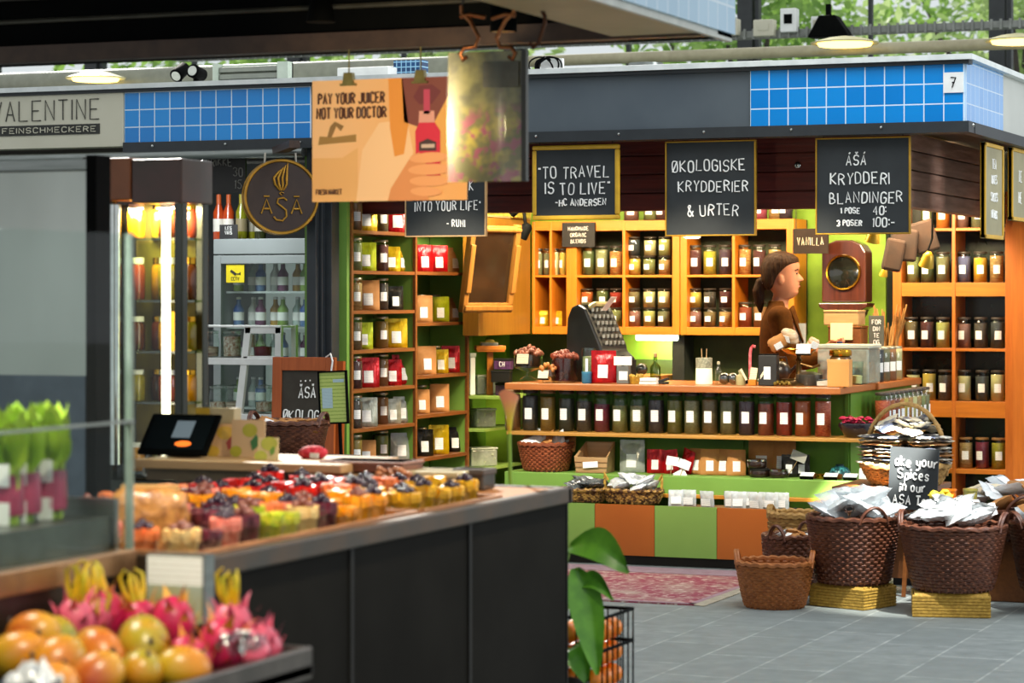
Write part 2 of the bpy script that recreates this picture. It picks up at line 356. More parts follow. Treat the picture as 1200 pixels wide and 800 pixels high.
# trees outside
def leaf_material(name, c1, c2):
    m = pm(name, c1, c2, .6, scale=3); nt = m.node_tree; b = nt.nodes['Principled BSDF']; tr = nt.nodes.new('ShaderNodeBsdfTranslucent'); mx = nt.nodes.new('ShaderNodeMixShader'); mx.inputs[0].default_value = .5
    nt.links.new(b.inputs['Base Color'].links[0].from_socket, tr.inputs[0]); nt.links.new(b.outputs[0], mx.inputs[1]); nt.links.new(tr.outputs[0], mx.inputs[2]); nt.links.new(mx.outputs[0], nt.nodes['Material Output'].inputs[0]); return m
leafm = [leaf_material('leaf green', '#86b04a', '#a5c965'), leaf_material('leaf pale green', '#b2cf7c', '#d0e0a4')]
barkm = pm('bark', '#4d4136', '#3a3128', .9)
def tree(x, y, h, r, m, label, seed):
    rg = random.Random(seed); t = thing('tree', label, 'tree', (x, y, -.05))
    g = G(); g.tube([(0, 0, 0), (.1, 0, h * .3), (0, .1, h * .6), (.05, 0, h * .85)], [.16, .13, .1, .05], 8)
    for k in range(5):
        an = rg.uniform(0, 6.28); g.tube([(0, 0, h * .45), (math.cos(an) * r * .6, math.sin(an) * r * .6, h * .75)], [.06, .025], 6)
    g.build('trunk', barkm, t, 60)
    g = G()
    cl = [(rg.uniform(-.75, .75) * r, rg.uniform(-.75, .75) * r, h * .72 + rg.uniform(-.55, .6) * r * 1.15, rg.uniform(.3, .55) * r) for _ in range(16)]
    for cx, cy, cz, cr in cl:
        for _ in range(190):
            d = Vector((rg.gauss(0, 1), rg.gauss(0, 1), rg.gauss(0, 1))).normalized() * cr * rg.uniform(.7, 1.05)
            u = Vector((rg.gauss(0, 1), rg.gauss(0, 1), rg.gauss(0, .6))).normalized(); w = u.orthogonal().normalized(); s1 = rg.uniform(.07, .13); c = Vector((cx, cy, cz)) + d
            g.add([c - u * s1, c + w * s1 * .5, c + u * s1, c - w * s1 * .5], [(0, 1, 2, 3)])
    g.build('crown', m, t)
for k, (x, y, h, r, mi, lb) in enumerate([(-5.8, 30, 6.2, 1.75, 1, 'pale leafy tree outside the glass behind the tiled corner of the spice stall'), (-9.7, 31.5, 6.6, 1.8, 0, 'green leafy tree outside the glass beyond the dark window post'),
        (-13.5, 30, 5.6, 1.75, 1, 'pale tree outside the glass behind the slate fascia'), (-17.4, 31.5, 5.4, 1.8, 0, 'green tree outside the glass behind the cream shop sign'), (-7.8, 38, 8.2, 2.9, 0, 'tall darker tree at the back between two pale trees outside')]):
    tree(x, y, h, r, leafm[mi], lb, k)

# pipes, ducts and lamps high in the hall
ductm = pm('beige duct paint', '#a8a184', '#9a9377', .5)
g = G(); z1 = onY(1000, 58, 19).z; g.tube([(-17, 19, z1), (-1, 19, z1)], .045, 14)
tag(g.build('ventilation_duct', ductm, smooth=40), 'long beige round duct crossing above the spice stall', 'duct', kind='structure')
g = G(); z2 = onY(1030, 33, 21).z
g.box(-12, 20.9, z2 - .045, -1, 21.1, z2 + .01)
for k in range(140): g.box(-11.9 + k * .078, 20.88, z2 - .06, -11.88 + k * .078, 20.9, z2 + .025)
tag(g.build('cable_tray', pm('galvanised tray', '#8c8f8a', '#7b7e79', .5, .5)), 'grey slotted cable tray in front of the hall windows', 'cable tray', kind='structure')
g = G(); z3 = onY(150, 96, 16.5).z; g.tube([(-16, 16.5, z3), (-7.2, 16.5, z3)], .10, 14)
tag(g.build('ventilation_duct', pm('grey green duct', '#8b8d7c', '#7e8070', .5), smooth=40), 'grey green duct behind the cream shop sign', 'duct', kind='structure')
def dome(px, py, y, w, label):
    c = onY(px, py, y); t = thing('uplighter', label, 'lamp', c)
    g = G(); g.lathe([(.02, .05), (w * .5, .035), (w, 0), (w * .97, -.01), (w * .5, .02), (.02, .03)], 24); g.build('shade', pm('lamp shade', '#d9cf9a', '#cfc48c', .4), t, 60)
    g = G(); g.lathe([(.0, -.03), (w * .75, -.025), (w * .8, -.005), (0, .01)], 24); g.build('bulb', emit('warm diffuser', '#ffd977', 4.0), t, 60)
    g = G(); g.tube([(0, .03, .03), (0, .2, .06)], .012, 8); g.build('stem', ductm, t)
    return c
for px, py, y, w, lb in ((112, 91, 16.2, .22, 'glowing dish lamp above the cream shop sign'), (990, 50, 18.7, .26, 'glowing dish lamp on the beige duct above the blue tiles'), (1192, 47, 18.7, .24, 'glowing dish lamp on the duct at the hall window post')):
    dome(px, py, y, w, lb)
# small boxes on the tray
for px, py, w, h, m, lb in ((925, 24, .07, .1, white, 'white switch box with a dark window on the cable tray'), (957, 28, .04, .06, white, 'small white switch box on the cable tray'), (896, 33, .09, .07, cream, 'cream junction box beside the dark window post'), (858, 32, .06, .07, cream, 'cream junction box next to the canopy corner')):
    c = onY(px, py, 20.86); t = thing('junction_box', lb, 'box', c); g = G(); g.box(-w, -.04, -h, w, .06, h); g.build('housing', m, t, bevel=.008)
    g = G(); g.box(-w * .5, -.046, -h * .3, w * .5, -.041, h * .5); g.build('cover', blackm if w == .07 else cream, t)
c = onY(971, 33, 20.8); t = thing('flood_light', 'black flood light hanging on the cable tray', 'lamp', c)
g = G(); g.prism([(-.16, -.08), (.2, -.08), (.08, .1), (-.06, .1)], -.1, .08); g.build('housing', blackm, t, bevel=.01); g = G(); g.box(-.02, -.02, .08, .02, .02, .2); g.build('bracket', blackm, t)

# ================================================================== row of stalls: fascia, posts, ceiling
YF = 13.0; XC = xY(1130, YF); ZB, ZT = 2.375, 2.70; XV = xY(147, YF); XB = xY(365, YF); XS = xY(880, YF); XL = -9.6
ft = thing('spice_stall_fascia', 'slate fascia with blue tiles at both ends above the spice stall', 'fascia', (XC, YF, ZB)); ft['kind'] = 'structure'
tileb = tile_material('blue glazed tiles', '#0079c8', '#0b88d6', '#cfe4f2', (XC - XS) / 11)
g = G(); g.box(XS - XC, -.012, .012, 0, .1, ZT - ZB); g.build('tile_band', tileb, ft)
tl = G(); tl.box(0, -.012, .012, XB - XV, .1, ZT - ZB); o = tl.build('tile_band', tile_material('blue glazed tiles beside sign', '#0079c8', '#0b88d6', '#cfe4f2', (XB - XV) / 12), ft, loc=(XV - XC, 0, 0))
g = G(); g.box(XB - XC, 0, 0, XS - XC, .1, ZT - ZB); g.build('slate_panel', slate, ft)
YT = yX(1173, XC)
g = G(); g.box(0, -.012, .012, YT - YF, .1, ZT - ZB); o = g.build('tile_band', tile_material('pale glazed tiles', '#5f97d0', '#6fa3d8', '#b9cfe4', .104), ft); o.rotation_euler = (0, 0, PI / 2); 
g = G(); g.box(-.1, YT - YF, 0, 0, 4.2, ZT - ZB); g.build('side_panel', pm('light grey side panel', '#b9bcb6', '#aeb1ab', .5, scale=2), ft)
g = G(); g.box(XB - XC - 4, -.05, ZT - ZB, .05, 4.2, ZT - ZB + .028); g.build('capping', whitemetal, ft)
g = G(); g.box(XB - XC - 4, -.03, ZT - ZB - .02, .03, .06, ZT - ZB - .001, 0); g.box(XV - XC, -.03, -.045, .03, .12, .012); g.box(-.03, .1, -.045, .03, 4.2, .012)
for k in range(16): g.ell((XV - XC + .2 + k * .48, -.034, -.012), .008, .006, .008, 8, 6, 1)
g.build('edge_rail', [slate_dk, chrome], ft)
# house number
n7 = G(); n7.box(-.052, -.006, -.052, .052, 0, .052); nt_ = n7.build('number_plate', white, ft, loc=(-.052, -.014, .21))
lettering([('7', 0, -.026, .052)], .006, 'numeral', blackm, nt_, -.009)
# neighbour's sign
t = thing('shop_sign', 'cream shop sign with thin black capitals beside blue tiles', 'sign', (XV - .004, YF - .02, ZB))
g = G(); g.box(XL - XV, 0, -.01, 0, .12, ZT - ZB); g.build('panel', cream, t, bevel=.003)
ink = pm('black sign print', '#23241f', '#2a2b26', .6)
xe = xY(119, YF) - XV
lettering([('VALENTINE', xe, .155, .118, 'r')], .007, 'lettering', ink, t, -.004, wide=.76, gap=1.62)
g = G(); g.box(-1.5, -.005, .068, xe + .005, 0, .128); bar = g.build('name_bar', ink, t)
lettering([('FEINSCHMECKERE', xe - .02, .083, .03, 'r')], .006, 'lettering', cream, bar, -.008, wide=1.62, gap=3.4)
# ceiling slab over the row of stalls and partition walls
g = G(); g.box(-12, YF + .1, ZB + .02, XC - .1, 17.2, ZB + .1); g.build('ceiling', pm('stall ceiling', '#3b3027', '#332922', .7), kind='structure')
YW = 15.97
g = G(); g.box(-6.75, YW, 0, -3.98, YW + .1, ZB + .02); g.build('wall_back', pm('lime wall', '#7fa628', '#769c22', .6), kind='structure')
g = G(); g.box(-3.98, YW + .03, 0, -2.9, YW + .1, ZB + .02); g.build('wall_back_dark', pm('dark glazing panel', '#1d2620', '#26302a', .3), kind='structure')
g = G(); g.box(-6.775, 13.6, 0, -6.74, YW, ZB + .02); g.build('wall_left', green_dk, kind='structure')
# dark posts between the two stalls
xa, xb = xY(362, 13.05), xY(384, 13.05)
g = G(); g.box(xa, 13.02, 0, xb - .06, 13.14, ZB - .03); g.box(xb - .045, 13.1, 0, xb, 13.2, ZB - .03); g.box(xb - .062, 13.06, 0, xb - .04, 13.2, ZB - .03)
g.build('trim_1', slate_dk, kind='structure', bevel=.004)
g = G(); g.box(-3.1, 15.6, 0, -3.0, 15.75, ZB - .03); g.build('trim_2', redorange, kind='structure')
g = G(); g.box(-2.98, 15.4, 0, -2.94, 15.5, ZB - .03); g.box(-2.88, 15.3, 0, -2.84, 15.4, ZB); g.build('trim_3', white, kind='structure')
# plank valance
pv = thing('plank_valance', 'dark red plank valance below the spice stall fascia', 'valance', (-3.26, 13.6, 1.97)); pv['kind'] = 'structure'
g = G(); zz = [0, .1, .205, .31, .41]
for a, b_ in zip(zz[:-1], zz[1:]): g.box(-3.36, 0, a + .003, 0, .03, b_ - .003)
g.box(-3.36, .03, 0, -.03, .06, .41); g.build('front_planks', planks, pv, bevel=.004)
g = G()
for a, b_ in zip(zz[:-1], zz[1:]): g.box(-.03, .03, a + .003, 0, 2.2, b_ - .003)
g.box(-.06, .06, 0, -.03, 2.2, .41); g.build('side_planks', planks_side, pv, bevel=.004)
g = G(); g.ell((-.62, -.01, .24), .02, .012, .02, 12, 8); g.build('knob', chrome, pv, 60)
# left neighbour: ceiling pipe and back wall
g = G(); g.tube([(XL, 12.98, onY(200, 182, 12.98).z), (xa, 12.98, onY(200, 182, 12.98).z)], .028, 12)
tag(g.build('steel_rail', steel, smooth=50), 'steel tube rail running under the cream shop sign', 'rail', kind='structure')
g = G(); g.box(-12, 15.2, 0, -6.95, 15.3, ZB); g.build('wall_left_shop', pm('dark shop wall', '#2a2c2b', '#343635', .6), kind='structure')

# clutter standing on top of the fascia
ZC = ZT + .028
for dx, ry_, lb in ((0, .5, 'black spotlight head pointing down on top of the fascia'), (.115, -.15, 'black spotlight head facing out on top of the fascia')):
    c = onY(210, 84, 13.5); t = thing('spotlight', lb, 'spotlight', (c.x + dx, 13.5, ZC), 0)
    g = G(); g.at((0, 0, .105), rx=PI / 2 + ry_); g.lathe([(.028, -.08), (.04, -.07), (.042, .04), (.036, .045), (.0, .035)], 18); g.build('housing', blackm, t, 50)
    g = G(); g.at((0, 0, .105), rx=PI / 2 + ry_); g.lathe([(0, .047), (.03, .046)], 18); g.build('lens', pm('spotlight lens', '#cfd2c8', '#a9aca2', .2, .5), t)
    g = G(); g.box(-.05, -.02, 0, .05, .02, .012); g.box(-.012, -.012, 0, .012, .012, .08); g.build('bracket', blackm, t)
c0, c1 = onY(250, 80, 13.4), onY(338, 80, 13.4); t = thing('air_vent_grille', 'pale slatted air grille standing behind the blue tiles', 'vent', (c0.x, 13.4, ZC))
w = c1.x - c0.x; g = G()
for k in range(3): g.box(.04, 0, .005 + k * .042, w - .06, .05, .035 + k * .042)
g.build('slat', pm('grey slats', '#8f9488', '#848980', .5), t, bevel=.003)
g = G(); g.box(0, -.01, 0, .035, .06, .14); g.box(w - .07, -.01, 0, w, .06, .14); g.box(.03, .045, 0, w, .06, .135); g.build('frame', pm('pale grille frame', '#c3cfc0', '#b4c1b2', .5), t)
c0, c1 = onY(462, 70, 13.5), onY(498, 70, 13.5); t = thing('solar_panel_box', 'white box with a small gridded blue panel on the fascia top', 'box', (c0.x - .1, 13.5, ZC))
g = G(); g.box(-.07, 0, 0, .12, .1, .1); g.build('housing', white, t, bevel=.004)
g = G(); g.box(.1, -.01, .005, .28, .08, .13); g.build('panel', tile_material('small gridded blue panel', '#123a63', '#1a4c7c', '#8fc4e4', .03), t)
c0 = onY(640, 62, 13.5); t = thing('cable_coil', 'black and white cable coil lying on top of the fascia', 'cable', (c0.x, 13.5, ZC))
g = G()
for k in range(7): g.at((random.uniform(-.03, .03), random.uniform(-.02, .02), .06), rx=random.uniform(-.5, .5), ry=random.uniform(-.5, .5), rz=random.random() * 3); g.tube([(.07 * math.cos(q / 3), 0.01 * math.sin(q), .055 * math.sin(q / 3)) for q in range(19)], .005, 5, True)
g.build('loops', blackm, t); g = G(); g.box(-.04, .02, 0, .09, .05, .11); g.build('reel_plate', white, t)
c0 = onY(780, 62, 14.6)
t = thing('roll_of_film', 'grey tin drum lying on the stall roof by the canopy edge', 'drum', (xY(757, 14.6), 14.6, ZB + .1)); g = G(); g.lathe([(.1, 0), (.1, .2), (.09, .21), (.09, .3), (.105, .31), (.105, .42), (.0, .43)], 20); g.build('body', steel, t, 40)
for xa_, xb_, hh, lb in ((640, 905, .10, 'long white cable duct lying along the fascia top'), (395, 455, .13, 'white cable box standing behind the juice poster clip'),):
    p0, p1 = onY(xa_, 70, 13.3), onY(xb_, 70, 13.3); g = G(); g.box(p0.x, 13.3, ZC, p1.x, 13.42, ZC + .035 if hh == .10 else ZC + .08); tag(g.build('cable_duct', white, bevel=.004), lb, 'cable duct')
# ================================================================== spice stall: cabinets, counter, shelving
YB = 15.65
def cabinet(name, label, x0, x1, z0, z1, vert, shelves, m, mb, depth=.3, th=.03, rails=None, back=True):
    """Open-front case: uprights at vert (x, thickness), boards at shelves (z of top, thickness)."""
    t = thing(name, label, 'cabinet', (x0, YB, z0)); g = G()
    for x, w in vert: g.box(x - x0 - w / 2, 0, 0, x - x0 + w / 2, depth, z1 - z0)
    g.build('upright', m[1], t, bevel=.003)
    g = G()
    for z, w, xa, xb in shelves: g.box(xa - x0 + .004, .004, z - w - z0, xb - x0 - .004, depth, z - z0)
    g.build('board', m[0], t, bevel=.002)
    if back: g = G(); g.box(0, depth - .012, 0, x1 - x0, depth, z1 - z0); g.build('back_panel', mb, t)
    return t
om = (orange, orange_z)
def xb(px): return xY(px, YB)
def zb(py, px=760): return onY(px, py, YB).z
zt, zm, zl = zb(258), zb(322), zb(383)
TOPZ = zt
cabinet('wall_cabinet', 'narrow orange pigeonhole cabinet next to the golden side panel', xb(624), xb(667), zl - .05, zt, [(xb(625), .02), (xb(645), .016), (xb(666), .03)],
        [(zt, .06, xb(624), xb(667)), (zm, .014, xb(624), xb(667)), (zl, .05, xb(624), xb(667))], om, golden)
cabinet('wall_cabinet', 'orange open cabinet of spice jars above the cash register', xb(668), xb(796.5), zl - .05, zt, [(xb(672), .045), (xb(731), .02), (xb(792), .05)],
        [(zt, .065, xb(668), xb(796.5)), (zm, .016, xb(668), xb(796.5)), (zl, .05, xb(668), xb(796.5))], om, pm('deep olive back', '#2f3a12', '#283210', .6))
cabinet('wall_cabinet', 'orange open cabinet of spice jars behind the woman', xb(797.5), xb(931), zl - .05, zt, [(xb(801), .045), (xb(859.5), .02), (xb(926), .05)],
        [(zt, .065, xb(797.5), xb(931)), (zm, .016, xb(797.5), xb(931)), (zl, .05, xb(797.5), xb(931))], om, pm('deep olive back', '#2f3a12'))
# right cabinet
X0, X1 = xb(1046), xb(1195)
rz = [(zb(267, 1120), .018), (zb(331, 1120), .085), (zb(408, 1120), .018), (zb(470, 1120), .1), (zb(549, 1120), .03)]
cabinet('wall_cabinet', 'tall red-orange cabinet of spice jars at the open end of the stall', X0, X1, .0, zb(225, 1120), [(X0 + .028, .056), (xb(1117.5), .022), (X1 - .045, .09)],
        [(z, w, X0, X1) for z, w in rz] + [(.1, .1, X0, X1)], (wood('red orange shelf', '#c2721c', '#b06216', 'x', .42), redorange), pm('dark bottle green back', '#141c12', '#1d2819', .25), .3)
# golden side cupboard and the mirror hanging on it
gx = xb(622); ya, yb2 = yX(561, gx), YB - .005
t = thing('side_cupboard', 'golden veneered side panel cupboard carrying the tilted mirror', 'cupboard', (gx - .11, ya, onX(600, 392, gx).z))
zz = onX(600, 256, gx).z - onX(600, 392, gx).z
g = G(); g.box(0, 0, 0, .11, yb2 - ya, zz); g.build('body', golden, t, bevel=.004); g = G(); g.box(.0, -.004, zz, .114, yb2 - ya, zz + .012); g.build('top_board', lightwood, t)
c = onX(573, 314, gx + .14)
t = thing('framed_mirror', 'dark framed mirror tilted out from the golden side panel', 'mirror', (gx + .14, c.y, c.z), PI / 2 - .42, ry=0, rx=.17)
w_, h_ = .19, .245; frm = wood('ochre moulding', '#9c6a2a', '#85561e', 'z', .4); g = G()
for dx, dz, ww, hh in ((0, h_, w_ + .02, .02), (0, -h_, w_ + .02, .03), (w_, 0, .02, h_ + .03), (-w_, 0, .02, h_ + .03)): g.box(dx - ww, -.035, dz - hh, dx + ww, .01, dz + hh); g.box(dx - ww * .96, -.05, dz - hh * .55, dx + ww * .96, -.03, dz + hh * .55)
g.build('frame', frm, t, bevel=.006); g = G(); g.box(-w_, -.012, -h_, w_, -.004, h_); g.build('mirror_glass', pm('dark mirror glass', '#1a130c', '#2e2114', .08, scale=3, coat=.6), t)

# counter
CY0, CX1, CZ = 13.62, xY(985, 13.62), .992
CL = CX1 - xY(591, 13.62)
ct = thing('service_counter', 'moss green counter with a wooden top and a shelf of spice jars', 'counter', (CX1, 13.95, 0))
g = G(); g.box(-CL, -.33, .952, 0, .45, .992); g.box(-.42, .45, .952, .02, 1.5, .992); g.build('counter_top', counterwood, ct, bevel=.006)
g = G(); g.box(-CL, .0, .0, -.03, .03, .952); g.box(-.06, .03, 0, -.03, 1.45, .952)
for xx in (-CL + .01, -1.33, -.67, -.06): g.box(xx, -.012, 0, xx + .02, .0, .952)
g.build('front_panel', green_dk, ct)
g = G(); g.box(-CL, -.3, .692, .16, 0, .712); g.box(-.05, 0, .692, .16, 1.4, .712); g.build('jar_shelf', wood('pale shelf edge', '#b8873c', '#a5762f', 'x', .45), ct, bevel=.003)
g = G(); g.box(-CL, -.33, .382, .12, 0, .482); g.build('step_box', green_lt, ct, bevel=.004)
g = G(); g.box(-CL, -.345, .362, .12, 0, .384); g.build('step_edge', wood('step edge wood', '#c08428', '#ad7420', 'x', .45), ct, bevel=.003)
# striped bins
bt = thing('striped_display_bin', 'low bin front striped in lime green and burnt orange panels', 'bin', (-3.89, 13.37, 0))
px_b = [918, 840, 767, 697]; xs = [xY(p, 13.37) for p in px_b]; dw = xs[2] - xs[3]
while xs[-1] > -5.9: xs.append(xs[-1] - dw)
burnt = pm('burnt orange panel', '#a9590f', '#a25309', .5, scale=3); lime_p = pm('lime panel', '#7c9f48', '#789a44', .5, scale=3)
for k, (a, b_) in enumerate(zip(xs[1:], xs[:-1])):
    g = G(); g.box(a + .0015 + 3.89, 0, .055, b_ - .0015 + 3.89, .018, .335); g.build('panel', burnt if k % 2 == 0 else lime_p, bt)
L0 = xs[-1] + 3.89
g = G(); g.box(L0, .06, 0, 0, .25, .055); g.box(L0, .018, .055, 0, .03, .33); g.box(L0, .03, .2, 0, .24, .21); g.box(-.012, .018, .055, 0, .24, .33); g.build('carcass', pm('bin dark inside', '#1b1712', '#221d16', .7), bt)
# left shelving unit (faces the passage, its boards run away from us)
sx = -6.45; yA, yB_, yC = yX(410, sx), yX(485, sx), yX(546, sx)
lu = thing('shelving_unit', 'brown and lime shelving unit of tea bags and jars against the side wall', 'shelving', (sx, yA, 0))
g = G(); g.box(-.27, -.04, 0, 0, 0, 2.3); g.build('end_panel', green_lt, lu)
g = G(); g.box(-.27, 0, 0, -.255, yC - yA + .7, 2.3); g.build('back_panel', green_lt, lu)
g = G()
for yy in (0, yB_ - yA, yC - yA): g.box(-.25, yy, 0, -.004, yy + .018, 2.3)
g.build('divider', green_lt, lu)
g = G()
for yy in (0, yB_ - yA, yC - yA): g.box(-.006, yy - .002, 0, .012, yy + .024, 2.3)
SH1 = [onX(447, p, sx).z for p in (271, 317.5, 363.5, 409, 454, 499.5, 545)]; SH2 = [onX(515, p, sx).z for p in (259, 318.5, 377.5, 438.5, 484, 534)]; SH3 = [onX(568, p, sx).z for p in (462, 500, 545)]
for z in SH1: g.box(-.25, .018, z - .02, .008, yB_ - yA, z)
for z in SH2: g.box(-.25, yB_ - yA + .018, z - .02, .008, yC - yA, z)
g.build('shelf', brownwood, lu)
g = G()
for z in SH3: g.box(-.25, yC - yA + .018, z - .016, .12 if z != SH3[0] else .27, yC - yA + .66, z)
g.build('low_shelf', pm('lime shelf board', '#8faf52', '#84a448', .5), lu)
# dark niche under the wall cabinets, with the lit splash back
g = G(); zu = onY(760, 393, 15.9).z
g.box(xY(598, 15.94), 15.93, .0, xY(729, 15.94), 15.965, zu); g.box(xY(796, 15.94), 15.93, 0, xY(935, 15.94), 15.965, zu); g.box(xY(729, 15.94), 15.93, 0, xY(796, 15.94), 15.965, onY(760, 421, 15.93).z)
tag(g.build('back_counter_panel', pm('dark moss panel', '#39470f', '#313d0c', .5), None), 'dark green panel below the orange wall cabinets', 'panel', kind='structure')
st = thing('under_cabinet_light', 'white strip light under the orange cabinet beside the cash register', 'lamp', (xb(741), YB + .06, zl - .05))
g = G(); ww = xb(792) - xb(741); g.box(0, 0, -.03, ww, .05, 0); g.build('housing', white, st); g = G(); g.box(.01, -.003, -.03, ww - .01, .045, -.034 - .004); g.box(.005, -.006, -.034, ww - .005, 0, -.004); g.build('tube', emit('strip light', '#f2ffe0', 5.0), st)
lamp('strip lamp', 'AREA', (xb(767), YB + .12, zl - .095), 5, (.92, 1, .75), (xb(767), 15.95, 1.02), .26, .03)
g = G(); g.box(xY(796, 15.9) + .012, 15.72, .0, xY(812, 15.9), 15.92, zu); tag(g.build('dark_locker', pm('dark cabinet side', '#202420', '#2a2e28', .4), bevel=.004), 'dark narrow locker under the wall cabinets next to the lit lime panel', 'locker')
g = G(); g.box(-6.1, 15.35, 0, xY(796, 15.9) - .03, 15.92, .98); tag(g.build('back_counter', counterwood, bevel=.004), 'wooden back counter along the wall behind the cash register', 'counter')

# ================================================================== jars
SP = {}
def spice(n, c1, c2, sc=160, kind='voronoi'):
    c1, c2 = [tuple(x ** .8 * 1.05 for x in lin(q)[:3]) for q in (c1, c2)]
    SP[n] = pm('spice ' + n, c1, c2, .8, 0, sc, (1, 1, 1), .2, .8, .0, kind=kind)
spice('tan', '#8a5a34', '#7b4e2b', 60, 'noise'); spice('charcoal', '#23252a', '#34373b', 120); spice('ochre', '#8a6a24', '#75561a', 90); spice('black tea', '#1d211b', '#2c3226', 150); spice('pepper', '#231d1b', '#4a3f38', 130)
spice('crimson', '#7c1733', '#5a0f24', 120); spice('olive herb', '#5d6330', '#7f8148', 130); spice('pale herb', '#8d8b60', '#6a6a40', 120); spice('dark berry', '#1c1620', '#322a35', 120); spice('green tea', '#6a6a26', '#535417', 120)
spice('grey herb', '#6d6a48', '#585536', 120); spice('brown herb', '#6e5a34', '#574426', 120); spice('plum', '#2c1a2a', '#3d2838', 120); spice('rust', '#8a3218', '#6e260f', 120); spice('red', '#9c2113', '#7c160c', 120); spice('chili orange', '#b34812', '#94390c', 120); spice('chili flake', '#8f1c10', '#c0532b', 110)
spice('yellow', '#cfa53a', '#bd9430', 60, 'noise'); spice('cream', '#d5c586', '#c7b676', 60, 'noise'); spice('pale green', '#a9a755', '#97954a', 90); spice('mixed pod', '#a8431c', '#c89a4a', 60); spice('yellow flower', '#b99b1f', '#7f7a20', 70); spice('maroon', '#4c2020', '#371415', 110); spice('lavender', '#5b5a8a', '#45446c', 120); spice('gold petal', '#d99a1f', '#c5830f', 80); spice('nut', '#b98e52', '#8f6434', 50); spice('moss', '#4c5528', '#3b431d', 120); spice('pink', '#b0425e', '#8d2f48', 100); spice('orange', '#cc6a16', '#b55a10', 90); spice('dusty rose', '#8d5a50', '#74463e', 110)
lidm = pm('cork brown lid', '#8e6a3c', '#7d5b31', .5); lid_d = pm('dark lid', '#3a322a', '#2c2620', .4); lid_m = pm('brushed tin lid', '#b8b29a', '#a39d86', .3, .8)
def jar_proto(h, r):
    root = thing('spice_jar', 'jar', 'jar')
    g = G(); g.lathe([(r * .9, 0), (r, .006), (r, h * .80), (r * .93, h * .86), (r * .86, h * .89), (r * .86, h * .93)], 18); b = g.build('glass_body', glass, root, 50)
    g = G(); g.lathe([(r * .88, .004), (r * .955, .01), (r * .955, .995), (r * .5, 1.0), (0, 1.002)], 16); s = g.build('spice', SP['tan'], root, 50)
    g = G(); g.lathe([(r * .93, h * .925), (r * .96, h * .935), (r * .96, h * .985), (r * .9, h), (0, h)], 18); l = g.build('lid', lid_d, root, 50)
    lw, lh = r * .95, h * .28; g = G()
    g.sheet(lambda u, v: ((r + .0015) * math.sin((u - .5) * lw / r), -(r + .0015) * math.cos((u - .5) * lw / r), (v - .5) * lh), 6, 1); p = g.build('paper_label', labelp, root, 40, loc=(0, 0, h * .42))
    return {'root': root, 'glass_body': b, 'spice': s, 'lid': l, 'paper_label': p}
JP = {}
def jar(h, r, kind, loc, label, fill=.78, lid=None, turn=0, group=None, lz=None):
    k = (h, r)
    if k not in JP: JP[k] = jar_proto(h, r); JP[k]['used'] = False
    P = {a: b for a, b in JP[k].items() if a != 'used'}
    if not JP[k]['used']:
        J = P; JP[k]['used'] = True; J['root'].location = loc; J['root']['label'] = label
    else: J = dup(P, loc, 0, label)
    J['root'].rotation_euler = (0, 0, turn); J['root']['group'] = group or 'spice jars'
    setmat(J['spice'], SP[kind]); J['spice'].scale = (1, 1, h * fill); setmat(J['lid'], lid or lid_d)
    return J
DESC = {'tan': 'tan powder', 'charcoal': 'charcoal grey spice', 'ochre': 'ochre spice', 'black tea': 'black tea', 'pepper': 'black peppercorns', 'crimson': 'crimson berries', 'olive herb': 'olive herbs', 'pale herb': 'pale dried herbs', 'dark berry': 'dark berries', 'green tea': 'yellow-green herbs', 'grey herb': 'grey-green herbs', 'brown herb': 'brown herbs',
 'plum': 'plum-dark spice', 'rust': 'rust-red spice', 'red': 'red powder', 'chili orange': 'orange chili powder', 'chili flake': 'red chili flakes', 'yellow': 'yellow powder', 'cream': 'cream powder', 'pale green': 'pale green spice', 'mixed pod': 'mixed orange pods', 'yellow flower': 'yellow flowers', 'maroon': 'maroon spice', 'lavender': 'lavender', 'gold petal': 'golden petals', 'nut': 'nut-brown pieces', 'moss': 'dark green leaves', 'pink': 'pink petals', 'orange': 'orange spice', 'dusty rose': 'dusty rose spice'}
# eighteen big jars on the counter shelf
row = [('tan', .9, 601), ('charcoal', .86, 621.5), ('ochre', .84, 642), ('black tea', .8, 664), ('pepper', .74, 684.5), ('crimson', .68, 705.5), ('olive herb', .66, 726.5), ('pale herb', .66, 747.5), ('dark berry', .8, 769), ('green tea', .8, 791), ('pale herb', .8, 811), ('brown herb', .84, 832), ('grey herb', .82, 853), ('plum', .8, 875), ('rust', .76, 897.5), ('red', .8, 919), ('chili orange', .84, 941), ('chili flake', .84, 964.5)]
for k, (s, f, px) in enumerate(row):
    p = onY(px, 510, 13.80); jar(.232, .046, s, (p.x, 13.80, .7135), 'tall jar of %s, %s in the counter row from the lily side' % (DESC[s], ORD[k]), f, lidm if k in (0, 2) else None, random.uniform(-.25, .25), 'big jars on the counter shelf')
# jars on the return shelf at the counter's open end
for k, s in enumerate(('chili flake', 'chili orange', 'rust', 'orange', 'yellow', 'mixed pod', 'cream', 'nut', 'olive herb', 'grey herb')):
    jar(.232, .046, s, (CX1 + .085, 14.22 + k * .108, .7135), 'tall jar of %s, %s along the shelf at the counter end' % (DESC[s], ORD[k]), .8, None, PI / 2 + random.uniform(-.2, .2), 'big jars on the counter end shelf')
